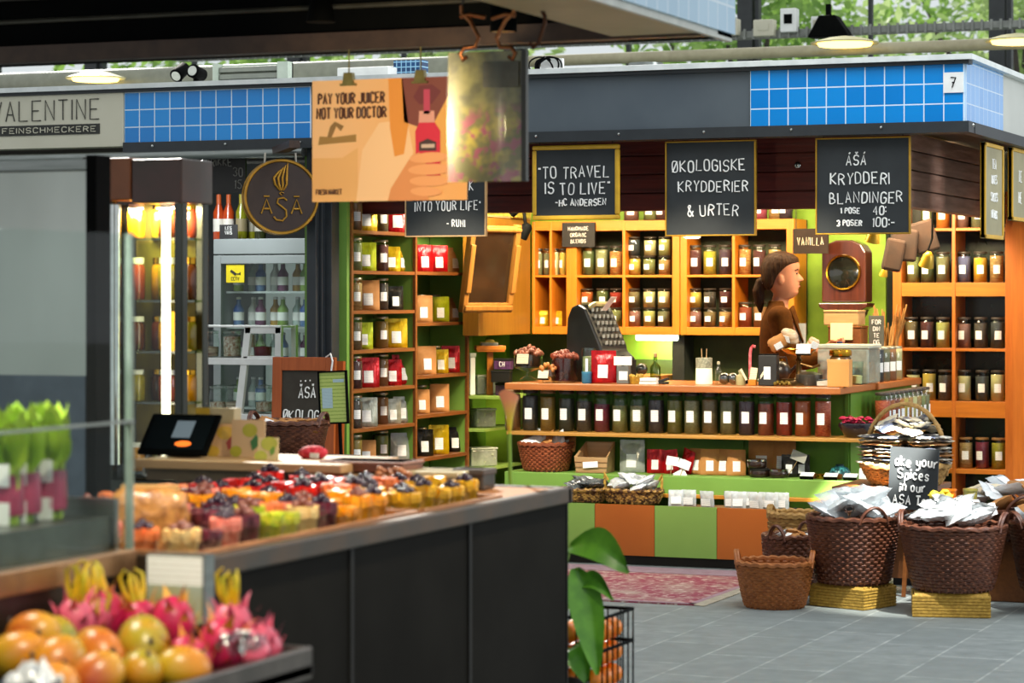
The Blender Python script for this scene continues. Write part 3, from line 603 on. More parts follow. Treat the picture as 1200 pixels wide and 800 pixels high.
# wall cabinet cells
YJ = YB + .09
def cell(lst, py, px_ref, what, h=.19, r=.043, fill=.84, lid=None, z=None):
    for k, (px, s) in enumerate(lst):
        p = onY(px, py, YJ); jar(h, r, s, (p.x, YJ, (z if z is not None else p.z) + .0015), 'jar of %s, %s in %s' % (DESC[s], ORD[k], what), fill * random.uniform(.93, 1.03), lid, random.uniform(-.3, .3), 'jars in the wall cabinets')
S = dict(h=.123, r=.041, fill=.84)
def two(lst_t, lst_b, z, what):
    cell(lst_b, 0, 0, 'lower layer of ' + what, z=z, **S); cell(lst_t, 0, 0, 'upper layer of ' + what, z=z + .1245, **S)
cell([(632, 'pale herb'), (641, 'grey herb')], 0, 0, 'first pigeonhole beside golden panel', h=.175, r=.024, z=zm); cell([(651, 'cream'), (659.5, 'yellow')], 0, 0, 'second pigeonhole beside golden panel', h=.175, r=.024, z=zm)
cell([(690, 'moss'), (705, 'pale herb'), (722, 'mixed pod')], 0, 0, 'high cell under the small blends board', z=zm)
two([(743, 'charcoal'), (762, 'cream'), (779, 'pale green')], [(744, 'yellow'), (761, 'olive herb'), (779, 'nut')], zm, 'high cell above the till')
two([(688, 'chili orange'), (706, 'moss'), (722, 'red')], [(690, 'rust'), (706, 'yellow'), (722, 'olive herb')], zl, 'low cell behind the till')
two([(743, 'brown herb'), (761, 'cream'), (778, 'cream')], [(744, 'dusty rose'), (761, 'pale green'), (778, 'grey herb')], zl, 'low cell above the strip light')
cell([(815, 'maroon'), (832, 'yellow flower'), (850, 'plum')], 0, 0, 'high cell below the organic spices board', z=zm)
cell([(873, 'mixed pod'), (890, 'maroon'), (908, 'nut')], 0, 0, "high cell above her head", z=zm)
two([(815, 'yellow'), (832, 'pepper'), (850, 'maroon')], [(815, 'dusty rose'), (832, 'brown herb'), (850, 'nut')], zl, 'low cell below organic spices board')
cell([(873.5, 'rust'), (891, 'tan')], 0, 0, "low cell behind her ponytail", h=.16, r=.045, z=zl)
cell([(740, 'dusty rose'), (763, 'olive herb'), (777, 'maroon')], 0, 0, 'row on the cabinet top between two chalkboards', h=.13, r=.05, z=TOPZ)
cell([(891, 'pink'), (909, 'nut'), (921, 'plum')], 0, 0, 'row on the cabinet top beside blends price board', h=.13, r=.046, z=TOPZ)
R = dict(h=.19, r=.043)
cell([(1087, 'moss'), (1105, 'orange'), (1128, 'dusty rose'), (1146, 'grey herb')], 0, 0, 'top shelf of the red-orange cabinet', z=rz[0][0], **R)
cell([(1070, 'olive herb'), (1087, 'moss'), (1105, 'grey herb'), (1130, 'lavender'), (1149, 'gold petal'), (1168, 'nut')], 0, 0, 'second shelf of the red-orange cabinet', z=rz[1][0], **R)
cell([(1068, 'brown herb'), (1086.5, 'maroon'), (1105, 'pale green'), (1130, 'dusty rose'), (1149.5, 'pepper'), (1169, 'charcoal')], 0, 0, 'middle shelf of the red-orange cabinet', z=rz[2][0], **R)
cell([(1070, 'cream'), (1089, 'yellow'), (1107.5, 'pepper'), (1130, 'cream'), (1151, 'charcoal'), (1169, 'cream')], 0, 0, 'fourth shelf of the red-orange cabinet', z=rz[3][0], **R)
cell([(1132, 'nut'), (1151, 'crimson'), (1170, 'yellow flower')], 0, 0, 'bottom shelf of the red-orange cabinet', z=rz[4][0], lid=lidm, **R)

# ================================================================== pouches
def pouch_proto(w, h, d, seed):
    rg = random.Random(seed); root = thing('tea_pouch', 'pouch', 'pouch')
    def prof(u, v, sgn):
        x = (u - .5) * w; q = (1 - abs(2 * u - 1) ** 2.2); f = (min(1, v / .06) ** .5 * .25 + .75) * (1 - max(0, v - .12) / .88) ** .8 if v < 1 else 0
        if v > .84: f = min(f, .05)
        wr = noise.noise((u * 5 + seed, v * 6, sgn * 3)) * .18 + noise.noise((u * 13, v * 9 + seed, sgn)) * .10
        return (x * (1 - .03 * v), sgn * d / 2 * q * f * (1 + wr) + sgn * .0015 * 0, h * v)
    g = G(); g.sheet(lambda u, v: prof(u, v, -1), 10, 14); g.sheet(lambda u, v: prof(1 - u, v, 1), 10, 14)
    b = g.build('bag', white, root, 60)
    g = G(); g.sheet(lambda u, v: (lambda p: (p[0], p[1] - .0025, p[2]))(prof(.3 + .4 * u, .16 + .4 * v, -1)), 4, 5); l = g.build('paper_label', labelp, root, 60)
    return {'root': root, 'bag': b, 'paper_label': l}
foil = lambda n, c, c2: pm('foil ' + n, c, c2, .25, .45, 22, (1, 1, .4), .3, .7, 1.0)
PB = {'yellow': foil('yellow', '#d8b91c', '#b49205'), 'red': foil('red', '#c4141c', '#8f0a10'), 'silver': foil('silver', '#b9bcae', '#8d9083'), 'black': foil('black', '#15140f', '#262419'), 'lime': foil('lime', '#b6c224', '#96a010'),
      'kraft': pm('kraft paper', '#b57f47', '#a87239', .75, scale=14, bump=.25), 'clear': plastic_film('clear packet', '#b9c2bd', .6)}
PP = [pouch_proto(.15, .185, .06, 3), pouch_proto(.12, .165, .05, 8)]
for P in PP: P['used'] = False
def pouch(kind, loc, label, rz=0, which=0, sc=1, rx=0, group='stand-up pouches', ry=0):
    P = PP[which]; Q = {a: b for a, b in P.items() if a != 'used'}
    if not P['used']: P['used'] = True; J = Q; loc = (loc[0], loc[1], loc[2] + .002); J['root'].location = loc; J['root']['label'] = label
    else: loc = (loc[0], loc[1], loc[2] + .002); J = dup(Q, loc, 0, label)
    J['root'].rotation_euler = (rx, ry, rz); J['root'].scale = (sc,) * 3 if not hasattr(sc, '__len__') else sc; J['root']['group'] = group; J['root']['name_'] = 0; del J['root']['name_']
    setmat(J['bag'], PB[kind]); return J
COLN = {'yellow': 'shiny yellow foil', 'red': 'shiny red foil', 'silver': 'silver foil', 'black': 'black', 'lime': 'yellow-lime foil', 'kraft': 'kraft paper', 'clear': 'clear plastic'}
SHN = ['top', 'second', 'third', 'fourth', 'fifth', 'sixth', 'bottom']
ANG = .62
def shelf_bags(lst, z, what):
    cnt = {}
    for px, kind, sc, wh in lst:
        n = cnt[kind] = cnt.get(kind, 0) + 1; xx = sx - .075; y = yX(px, xx)
        tot = sum(1 for q in lst if q[1] == kind)
        lab = '%s pouch%s on the %s' % (COLN[kind], '' if tot == 1 else ', %s of %s,' % (ORD[n - 1], {2: 'two', 3: 'three'}[tot]), what)
        pouch(kind, (xx, y, z), lab, ANG + random.uniform(-.12, .12), wh, sc, group='pouches on the shelving unit')
B1 = [[(428, 'yellow', .98, 0), (465, 'red', 1.0, 0)], [(428, 'lime', .9, 0), (459, 'yellow', .9, 1), (473, 'yellow', .9, 1)], [(431, 'kraft', .95, 0), (463, 'black', .86, 1), (474, 'black', .86, 1)], [(426, 'lime', .95, 1), (464, 'yellow', .95, 0), (478, 'yellow', .8, 1)],
      [(431, 'red', .95, 0), (460, 'red', .95, 1), (473, 'red', .98, 0)], [(429, 'silver', .92, 0), (460, 'silver', .9, 1), (471, 'silver', .95, 1)], [(429, 'kraft', .8, 0), (470, 'clear', .9, 0)]]
for i, l in enumerate(B1): shelf_bags(l, SH1[i], SHN[i] + ' shelf of the near bay')
B2 = [None, [(497, 'red', 1.0, 1), (514, 'red', 1.0, 1), (534, 'kraft', .95, 1)], [(496, 'kraft', 1, 1), (516, 'lime', .95, 1), (534, 'kraft', .9, 1)], [(500, 'kraft', 1.05, 1), (516, 'yellow', .9, 1), (528, 'red', 1.02, 1)], [(494, 'kraft', .9, 1), (515, 'kraft', 1.05, 1), (538, 'black', 1.0, 1)], [(497, 'black', 1, 1), (514, 'yellow', 1.1, 1), (533, 'black', .95, 1)]]
for i, l in enumerate(B2):
    if l: shelf_bags(l, SH2[i], SHN[i] + ' shelf of the far bay')
jr = ['tan', 'brown herb', 'ochre', 'olive herb', 'maroon', 'tan', 'nut', 'pepper']
for i, z in enumerate(SH1):
    for j, px in enumerate((416, 447, 455)):
        s = jr[(i * 3 + j) % 8]; xx = sx - .12 if j else sx - .06; jar(.19, .043, s, (xx - .06 * (j == 2), yX(px, xx), z + .0015), 'jar of %s, %s among the pouches on the %s shelf of the near bay' % (DESC[s], ORD[j], SHN[i]), .84, lid_m, .8, 'jars on the shelving unit')
for i, z in enumerate(SH2):
    if i == 0: continue
    for j, px in enumerate((491, 507, 524)):
        s = jr[(i * 3 + j + 2) % 8]; xx = sx - .15; jar(.17, .04, s, (xx, yX(px + 2, xx), z + .0015), 'jar of %s, %s among the pouches on the %s shelf of the far bay' % (DESC[s], ORD[j], SHN[i]), .84, lid_m, .8, 'jars on the shelving unit')
# ================================================================== chalkboards
def board(label, px0, py0, px1, py1, y, frame_m, fw, lines, th, seed=1, cords=True, rot=0, ytop=ZB - .03, depth=.018, name='chalkboard', frnd=0, face=None, cmat=None, jit=.5, wide=.75):
    """Hanging chalkboard between two corners of the photo on the plane y; line positions are fractions of the board."""
    a = onY(px0, py0, y); b = onY(px1, py1, y); w, h = b.x - a.x, a.z - b.z
    t = thing(name, label, 'chalkboard', ((a.x + b.x) / 2, y, b.z), rot)
    g = G(); g.box(-w / 2 + fw * .6, -.004, fw * .6, w / 2 - fw * .6, depth * .6, h - fw * .6); g.build('panel', face or chalkb, t)
    if fw:
        g = G()
        for x0, z0, x1, z1 in ((-w / 2, 0, w / 2, fw), (-w / 2, h - fw, w / 2, h), (-w / 2, fw, -w / 2 + fw, h - fw), (w / 2 - fw, fw, w / 2, h - fw)): g.box(x0, -.01, z0, x1, depth, z1)
        g.build('frame', frame_m, t, bevel=frnd or .002)
    if lines: lettering([(s, (fx - .5) * w, fz * h, sz * h, al) for s, fx, fz, sz, al in lines], th, 'lettering', cmat or chalk, t, -.006, jit, wide=wide, seed=seed)
    if cords:
        g = G()
        for sx_ in (-.42, .42): g.tube([(sx_ * w, .004, h - .005), (sx_ * w * .99, .004, ytop - b.z)], .0022, 5)
        g.build('cord', pm('dark cord', '#1f1a18', '#2a2422', .8), t)
    return t
BY = YF + .035
board('yellow framed chalkboard reading TO TRAVEL IS TO LIVE', 624, 171, 726, 257, BY, yellowp, .026, [('"TO TRAVEL', .48, .56, .15, 'c'), ('IS TO LIVE"', .52, .345, .15, 'c'), ('-HC ANDERSEN', .56, .19, .085, 'c')], .0075, 3, frnd=.008)
board('gold edged chalkboard about organic spices and herbs', 780, 166, 886, 276, BY, gold, .008, [('ØKOLOGISKE', .48, .68, .115, 'c'), ('KRYDDERIER', .53, .465, .11, 'c'), ('& URTER', .53, .21, .115, 'c')], .0075, 4)
board('gold edged chalkboard listing the spice blend prices', 956, 162, 1067, 274, BY, gold, .008, [('ÁŠÁ', .43, .71, .10, 'c'), ('KRYDDERI', .47, .52, .115, 'c'), ('BLANDINGER', .535, .325, .11, 'c'), ('1 POSE', .37, .215, .055, 'c'), ('40:', .68, .205, .085, 'c'), ('3 POSER', .36, .09, .055, 'c'), ('100:-', .72, .075, .09, 'c')], .0072, 5)
board('chalkboard with the end of a quote signed RUMI under the poster', 475, 176, 570, 277, BY, lightwood, .008, [('K', .82, .52, .12, 'c'), ('INTO YOUR LIFE*', .53, .30, .105, 'c'), ('- RUMI', .63, .115, .08, 'c')], .0065, 6, wide=.58)
# the two boards under the side fascia, turned to the side aisle
def side_board(px0, px1, py0, py1, label, lines, face, seed):
    x = XC - .035; ya, yb = yX(px0, x), yX(px1, x); z1 = onX(px0, py0, x).z; z0 = onX(px0, py1, x).z; w = yb - ya; h = z1 - z0
    t = thing('chalkboard', label, 'chalkboard', (x, (ya + yb) / 2, z0), PI / 2)
    g = G(); g.box(-w / 2, -.006, 0, w / 2, .01, h); g.build('panel', face, t)
    g = G()
    for q in ((-w / 2, 0, w / 2, .022), (-w / 2, h - .022, w / 2, h), (-w / 2, 0, -w / 2 + .022, h), (w / 2 - .022, 0, w / 2, h)): g.box(q[0], -.014, q[1], q[2], .016, q[3])
    g.build('frame', yellowp, t, bevel=.003)
    lettering([(s, fx * w, fz * h, sz * h, 'c') for s, fx, fz, sz in lines], .008, 'lettering', chalk, t, -.008, .4, seed=seed)
    g = G()
    for s_ in (-.4, .4): g.tube([(s_ * w, 0, h), (s_ * w, 0, ZB - .03 - z0)], .0022, 5)
    g.build('cord', pm('dark cord', '#1f1a18'), t)
pale_board = pm('pale tan board', '#8d8668', '#a39b79', .6, scale=3)  # paler tan face than the other chalkboards
side_board(1152, 1174, 166, 279, 'pale tan chalkboard hung edge-on below the pale side tiles', [('TEA', 0, .74, .1), ('MIXES', 0, .58, .09), ('SPICES', 0, .4, .085), ('HERBS', 0, .22, .08)], pale_board, 7)
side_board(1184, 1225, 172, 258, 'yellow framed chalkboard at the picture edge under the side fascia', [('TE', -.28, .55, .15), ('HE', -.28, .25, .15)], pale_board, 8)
board('small black chalkboard about handmade organic blends on the cabinet rail', 659, 261, 697, 289, YB - .019, None, 0, [('HANDMADE', .5, .68, .15, 'c'), ('ORGANIC', .5, .42, .15, 'c'), ('BLENDS', .5, .16, .15, 'c')], .0035, 9, cords=False, depth=.03, face=pm('black board', '#14110f', '#1c1815', .6))
board('small brown board reading VANILLA beside the orange cabinet', 929, 268, 971, 297, 15.3, None, 0, [('VANILLA', .5, .34, .30, 'c')], .004, 10, wide=.5, rot=-.05, cords=True, face=pm('brown board', '#1d130d', '#251912', .7, spec=.2), ytop=ZB + .02, cmat=pm('cream chalk', '#cfc6ae'))
# round sign on its bracket
c = onY(330.5, 231, 12.9); R_ = .205; t = thing('round_sign', 'round dark brown shop sign with a gold rim and flame', 'sign', (c.x, 12.88, c.z), .62)
g = G(); g.at(rx=PI / 2); g.lathe([(R_ * .96, -.045), (R_ * .96, .045)], 48); g.build('disc', pm('dark chocolate paint', '#2c1c16', '#342219', .5), t, 40)
gsign = pm('gold sign paint', '#b98a2c', '#9c6f1b', .3, .5)
g = G()
for yy in (-.045, .045): g.tube([(R_ * math.cos(q * PI / 24), yy, R_ * math.sin(q * PI / 24)) for q in range(48)], .010, 6, True)
g.build('rim', gsign, t, 60)
g = G(); yy = -.05
def ribb(pts, r): g.tube([(x, yy, z) for x, z in pts], r, 6)
for k in range(4):
    q = k - 1.5; ribb([(q * .006, .035), (q * .022 - .004, .07), (q * .024 - .008, .105), (q * .016 + .008, .14 + k * .009), (q * .012 + .018, .155 + k * .012)], [.004, .0075, .008, .006, .002])
ribb([(-.012, .02), (0, .008), (.012, .02), (0, .026), (-.012, .02)], .004)
g.build('flame', gsign, t, 60)
g = G(); yy = -.05
for st_, x0, z0, u in (('A', -.115, -.095, .0135), ('A', .055, -.095, .0135)):
    for sgl in GL['A'].split(';'): ribb([(x0 + _num(p[0]) * u * 1.1, z0 + _num(p[1]) * u) for p in sgl.split()], .0055)
    ribb([(x0 + .014, z0 + .097), (x0 + .046, z0 + .097)], .005)
ribb([(.03, -.02), (.01, -.005), (-.02, -.012), (-.025, -.035), (0, -.055), (.025, -.075), (.028, -.11), (.005, -.135), (-.03, -.13), (-.045, -.112)], .006)
g.build('lettering', gsign, t, 60)
g = G()
for q in (-.09, .09): g.tube([(q, 0, R_ * .9), (q * .95, 0, 2.30 - c.z)], .006, 6)
g.build('hanger', pm('pale cord', '#b5b0a2'), t)
cb = onY(330, 165, 12.9); g = G(); g.box(-.03, -.55, 0, .03, .12, .04); b = g.build('sign_bracket', wood('dark bracket', '#3a2418', '#2a1a10', 'y'), loc=(c.x, 12.88, 2.298)); b.rotation_euler = (0, 0, .62); tag(b, 'dark wooden arm carrying the round gold-rimmed sign', 'bracket')
board('black price board reading KOLDE DRIKKE in the shop next door', 170, 183, 288, 225, 13.12, None, 0, [('KOLDE DRIKKE', .60, .70, .2, 'c'), ('30', .93, .42, .22, 'c'), ('15', .93, .1, .22, 'c')], .006, 11, face=pm('black board', '#14110f'), cmat=pm('dull chalk', '#8b8b86'))

# ================================================================== woman behind the counter
pw = onY(917, 345, 14.62); HX = pw.x
per = thing('person', 'woman in a brown jacket with a ponytail standing behind the counter', 'person', (HX, 14.62, 0), .30)
skin = pm('skin', '#a86f50', '#9a6246', .5, scale=5); hairm = pm('brown hair', '#1c0f08', '#34200f', .6, 0, 14, (6, 6, 1), .3, .7, .8, spec=.1); jack = pm('brown jacket cloth', '#4a2803', '#3c2002', .9, spec=.1, scale=30, bump=.15)
# she faces +x; head built from level sections: z, front, back, half width
hd = [(1.505, .052, -.040, .045), (1.525, .078, -.046, .052), (1.54, .088, -.055, .057), (1.553, .086, -.066, .061), (1.565, .093, -.078, .064), (1.574, .089, -.084, .066), (1.583, .096, -.088, .067), (1.592, .094, -.092, .068), (1.603, .119, -.094, .069), (1.613, .114, -.096, .070), (1.628, .100, -.098, .071), (1.643, .085, -.1, .072), (1.657, .092, -.1, .073), (1.675, .095, -.1, .073), (1.70, .089, -.096, .070), (1.722, .066, -.082, .058), (1.738, .03, -.05, .035), (1.743, .0, -.02, .01)]
hd = [(1.745 + (z - 1.745) * 1.13, f * 1.07, b * 1.07, w * 1.05) for z, f, b, w in hd]; hu = lambda z: 1.745 + (z - 1.745) * 1.13
g = G(); n = 36
vs, fs = [], []
for z, f, b, w in hd:
    nose = 1.562 < z < 1.62
    for i in range(n):
        q = 2 * PI * i / n; cx, sy = math.cos(q), math.sin(q)
        fr_ = f
        if cx > 0:
            base = min(f, .094 if z > 1.51 else f); pk = max(0, (cx - .90) / .10) if nose else max(0, (cx - .8) / .2)
            fr_ = base + (f - base) * pk
        x = (fr_ if cx > 0 else -b) * (abs(cx) ** .85) * (1 if cx > 0 else -1); vs.append((x, w * sy * (abs(sy) ** -.1 if abs(sy) > 1e-3 else 1), z))
for k in range(len(hd) - 1):
    for i in range(n): j = (i + 1) % n; fs.append((k * n + i, k * n + j, (k + 1) * n + j, (k + 1) * n + i))
fs.append(tuple(range(n - 1, -1, -1))); fs.append(tuple((len(hd) - 1) * n + i for i in range(n)))
g.add(vs, fs)
for s in (-1, 1): g.ell((-.012, s * .075, hu(1.605)), .018, .008, .030, 10, 8)
g.tube([(-.025, 0, 1.36), (-.018, 0, 1.44), (-.008, 0, 1.49), (-.008, 0, 1.56)], [.075, .052, .048, .05], 14)
g.ell((-.015, 0, 1.25), .105, .165, .18, 18, 12); g.ell((-.01, 0, 1.05), .095, .135, .16, 18, 12); g.ell((-.015, 0, .92), .11, .165, .13, 18, 12)
arms = {}
for s, el, ha in ((-1, (.05, -.235, 1.1), (.235, -.15, 1.13)), (1, (.03, .235, 1.08), (.25, .14, 1.17))):
    sh = (-.02, s * .17, 1.365); wr = ha; arms[s] = (sh, el, wr)
    g.tube([sh, el], [.05, .04], 12); g.tube([el, wr], [.04, .026], 12); g.ell(el, .042, .042, .042); g.ell(sh, .055, .055, .055)
    d = (Vector(wr) - Vector(el)).normalized(); pm_c = Vector(wr) + d * .05; side = Vector((0, -s, 0))
    g.tube([wr, Vector(wr) + d * .03, pm_c + d * .045], [.024, .033, .03], 10)
    for k in range(4):
        o_ = Vector((0, 0, .026 - .0175 * k)) + pm_c + d * .03; L_ = (.036, .04, .038, .03)[k]
        g.tube([o_, o_ + d * L_ + side * .006, o_ + d * L_ * 1.3 + side * .034, o_ + d * L_ * .9 + side * .052], [.0095, .009, .0085, .007], 8)
    th = Vector(wr) + d * .025 + Vector((0, 0, .022)); g.tube([th, th + d * .03 + side * .02 + Vector((0, 0, .015)), th + d * .055 + side * .04], [.012, .0105, .008], 8)
for s in (-1, 1):
    g.tube([(-.015, s * .085, .9), (.0, s * .09, .48), (-.02, s * .09, .09)], [.09, .06, .042], 14); g.tube([(-.03, s * .09, .045), (.09, s * .1, .03), (.17, s * .105, .022)], [.042, .036, .022], 12)
remesh(g.build('body', skin, per), .0052, 1)
# jacket: open neck, lapels, sleeves
g = G()
vs, fs = [], []; n = 36
jz = [(.78, .135, .135, .19), (.86, .132, .13, .188), (.98, .118, .118, .165), (1.1, .118, .12, .165), (1.22, .128, .128, .185), (1.32, .112, .12, .19), (1.375, .09, .105, .175), (1.41, .062, .085, .12), (1.44, .056, .075, .085), (1.465, .058, .07, .075)]
for z, f, b, w in jz:
    for i in range(n):
        q = 2 * PI * i / n; cx, sy = math.cos(q), math.sin(q)
        # open collar: the front edge drops into a V
        zz_ = z - (max(0, cx - .35) / .65) ** 1.2 * max(0, z - 1.2) * .75
        vs.append((-.012 + (f if cx > 0 else b) * cx, w * sy, zz_))
for k in range(len(jz) - 1):
    for i in range(n): j = (i + 1) % n; fs.append((k * n + i, k * n + j, (k + 1) * n + j, (k + 1) * n + i))
g.add(vs, fs)
jo = g.build('jacket', jack, per, 70); sm = jo.modifiers.new('cloth', 'SOLIDIFY'); sm.thickness = .008; sb = jo.modifiers.new('sub', 'SUBSURF'); sb.levels = sb.render_levels = 1
g = G()
for s in (-1, 1):
    sh, el, wr = [Vector(q) for q in arms[s]]; mid = el + (wr - el) * .8
    g.tube([sh + Vector((0, -s * .03, .01)), sh, sh.lerp(el, .5) + Vector((-.006, s * .006, 0)), el, el.lerp(mid, .5), mid], [.06, .074, .066, .058, .055, .05], 16)
    g.ell(el, .058, .058, .058); g.ell(sh, .076, .074, .072)
so_ = g.build('sleeves', jack, jo); remesh(so_, .011, 2)
g = G()
for s in (-1, 1): g.sheet(lambda u, v: (.062 + .062 * v - .02 * u * (1 - v), s * (.075 - .045 * v + .03 * u), 1.435 - .20 * v - .02 * u), 3, 6)
lo_ = g.build('collar', jack, jo, 60); sm = lo_.modifiers.new('cloth', 'SOLIDIFY'); sm.thickness = .009
g = G(); g.sheet(lambda u, v: (.075 + .06 * math.sin(u * PI) ** .5 * 1 + .003, (u - .5) * .13, 1.33 - v * .5), 6, 6); sh_ = g.build('shirt', pm('grey shirt', '#8d8f8a', '#7e807b', .8), per, 60)
# trousers
g = G(); g.ell((-.015, 0, .9), .125, .178, .15, 18, 12)
for s in (-1, 1): g.tube([(-.015, s * .085, .9), (.0, s * .09, .48), (-.02, s * .09, .08)], [.105, .075, .06], 14)
remesh(g.build('trousers', pm('dark trousers', '#1f2126', '#27292f', .8), per), .014, 2)
# hair and ponytail
g = G()
vs, fs = [], []; n = 28
hz = [(1.545, -.075, -.082, .05), (1.57, -.04, -.1, .07), (1.60, -.022, -.113, .078), (1.63, .005, -.117, .081), (1.66, .05, -.118, .083), (1.69, .092, -.113, .081), (1.715, .088, -.1, .072), (1.738, .058, -.075, .053), (1.752, .012, -.035, .022)]
hz = [(hu(z) + .004, f * 1.07, b * 1.1, w * 1.07) for z, f, b, w in hz]
for z, f, b, w in hz:
    for i in range(n):
        q = 2 * PI * i / n; cx, sy = math.cos(q), math.sin(q); cxm = (f + b) / 2; hx = (f - b) / 2; vs.append((cxm + hx * cx, w * sy, z))
for k in range(len(hz) - 1):
    for i in range(n): j = (i + 1) % n; fs.append((k * n + i, k * n + j, (k + 1) * n + j, (k + 1) * n + i))
fs.append(tuple(range(n - 1, -1, -1))); fs.append(tuple((len(hz) - 1) * n + i for i in range(n)))
g.add(vs, fs); g.tube([(-.10, 0, 1.59), (-.13, 0, 1.572), (-.142, .0, 1.52), (-.134, 0, 1.45), (-.128, 0, 1.39)], [.03, .03, .036, .03, .008], 12)
remesh(g.build('hair', hairm, per), .0065, 1)
g = G(); g.ell((-.118, 0, 1.578), .02, .033, .031, 12, 8); g.build('hair_tie', pm('pale hair tie', '#c9b8a4'), per, 60)
g = G()
for s in (-1, 1): g.ell((.083, s * .033, hu(1.638)), .009, .013, .006, 10, 8)
g.build('eye', pm('dark eyes', '#1a120d', '#241a14', .2), per, 60)
g = G()
for s in (-1, 1): g.tube([(.092, s * .016, hu(1.656)), (.089, s * .036, hu(1.66)), (.073, s * .054, hu(1.654))], .0035, 6)
g.build('eyebrow', hairm, per)
g = G(); g.ell((.096, 0, hu(1.572)), .010, .022, .006, 12, 8); g.build('lips', pm('lips', '#9c5348', '#8f4a40', .4), per, 60)
# bottle she holds
hp = per.matrix_basis @ Vector((.33, -.145, 1.07))
bt = thing('spray_bottle', 'small blue and plum bottle held by the woman in the brown jacket', 'bottle', hp)
g = G(); g.lathe([(.026, 0), (.028, .01), (.028, .09), (.018, .11), (.014, .125)], 16); g.build('body', pm('plum bottle', '#5a2436', '#6b2d42', .3), bt, 50)
g = G(); g.lathe([(.0285, .05), (.0285, .088)], 16); g.lathe([(.017, .125), (.017, .155), (0, .157)], 14); g.build('cap', pm('blue cap', '#2c3566', '#232b55', .35), bt, 50)

# ================================================================== on the counter top
def cz(px, y=13.9, py=455): return Vector((xY(px, y), y, CZ + .001))
def papercard(px, py, y, w, h, label, m=None, rx=-.25, rz=0, name='price_card', z=None):
    p = onY(px, py, y); t = thing(name, label, 'card', (p.x, y, p.z if z is None else z), rz, rx=rx); g = G(); g.box(-w / 2, -.0015, 0, w / 2, .0015, h); g.build('sheet', m or ruled('cream card', '#e9dcbc', '#b09a72', 30), t)
    g = G(); g.box(-w / 2, 0, -.006, w / 2, .02, 0); g.box(-.01, .0, 0, .01, .012, h * .4); g.build('stand', blackm, t); return t
# till: an old black register
p = cz(704, 14.06); t = thing('cash_register', 'vintage black cash register with a curved back and silver keys', 'cash register', p, -.38, sc=(.84, .84, 1.06))
outl = [(-.20, 0), (.2, 0), (.2, .13), (.13, .17), (.12, .20), (.05, .30), (-.02, .40), (-.09, .425), (-.15, .41), (-.19, .35), (-.2, .22)]
bk = pm('black enamel', '#17191a', '#1e2021', .3, coat=.3)
g = G(); g.prism(outl, -.14, .14); g.build('body', bk, t, bevel=.012)
g = G(); g.box(.2, -.13, .01, .215, .13, .12); g.ell((.218, 0, .065), .01, .02, .012, 10, 8); g.build('drawer', pm('register drawer', '#2b2c2a', '#353633', .3, .4), t, bevel=.004)
g = G()
for i in range(6):
    for j in range(5):
        x = .12 - i * .026; z = .205 + i * .036; g.cyl(x + .012, -.085 + j * .0425, z, z + .02, .011, n=10)
g.build('keys', pm('silver keys', '#b9b6a8', '#a19e90', .25, .6), t, 50)
g = G(); g.tube([(-.02, -.1, .405), (.0, -.06, .425), (.0, .06, .425), (-.02, .1, .405)], .016, 8); g.box(-.10, -.09, .42, -.03, .09, .435); g.build('top_plate', pm('brassy plate', '#b7ab7c', '#9c9167', .3, .5), t, bevel=.003)
g = G(); g.at((.03, 0, .39), ry=.9); g.box(-.001, -.03, 0, .001, .03, .12); g.build('receipt', paper, t)
# beside and in front of the till
pouch('red', cz(707.5, 13.75), 'shiny red foil pouch standing in front of the cash register', .1, 0, 1.0, group='pouches on the counter')
t = thing('card_box', 'small grey box with white cards beside the red pouch', 'box', cz(731, 13.76), .1); g = G(); g.box(-.035, -.03, 0, .035, .03, .10); g.build('body', pm('grey box', '#5c5f5c', '#676a67', .5), t, bevel=.003); g = G(); g.box(-.05, -.035, .105, .055, -.032, .155); g.box(-.02, -.034, .02, .03, -.031, .07); g.build('cards', paper, t); g = G(); g.box(-.01, -.031, .1, .01, -.028, .16); g.build('clip', blackm, t)
t = thing('tin', 'small blue tin standing beside the red foil pouch', 'tin', cz(687.5, 13.72)); g = G(); g.lathe([(.026, 0), (.028, .004), (.028, .058)], 20); g.build('body', pm('blue tin', '#2f6d8d', '#286080', .4), t, 50); g = G(); g.lathe([(.029, .056), (.029, .066), (0, .067)], 20); g.build('lid', pm('blue tin lid', '#397c9d'), t, 50)
def bowl_jar(px, y, r, h, m_in, label, top_m, nuts, seed, tall=True, gm=None, nm='sweets'):
    t = thing('display_bowl', label, 'bowl', cz(px, y)); rg = random.Random(seed)
    g = G()
    if tall: g.lathe([(r * .55, 0), (r * .6, .01), (r * .2, .03), (r * .18, h * .35), (r * .5, h * .4), (r, h * .5), (r, h), (r * .97, h), (r * .97, h * .52), (0, h * .45)], 24)
    else: g.lathe([(r * .8, 0), (r, .02), (r, h), (r * .97, h), (r * .96, .025), (0, .012)], 24)
    g.build('glass_bowl', gm or glass, t, 50)
    g = G(); g.lathe([(0, h * (.47 if tall else .03)), (r * .92, h * (.55 if tall else .05)), (r * .92, h * .98), (0, h)], 20); g.build('filling', m_in, t, 50)
    g = G()
    for k in range(nuts):
        a = rg.uniform(0, 6.28); q = r * math.sqrt(rg.random()) * .95; zz_ = h + (r - q) * .45 + rg.uniform(-.005, .012)
        g.at((q * math.cos(a), q * math.sin(a), zz_), rg.uniform(0, 3), rg.uniform(-1, 1)); g.lathe([(0, -.016), (.009, -.012), (.012, 0), (.009, .012), (0, .016)], 7)
    o = g.build(nm, top_m, t, 60); o['kind'] = 'stuff'; return t
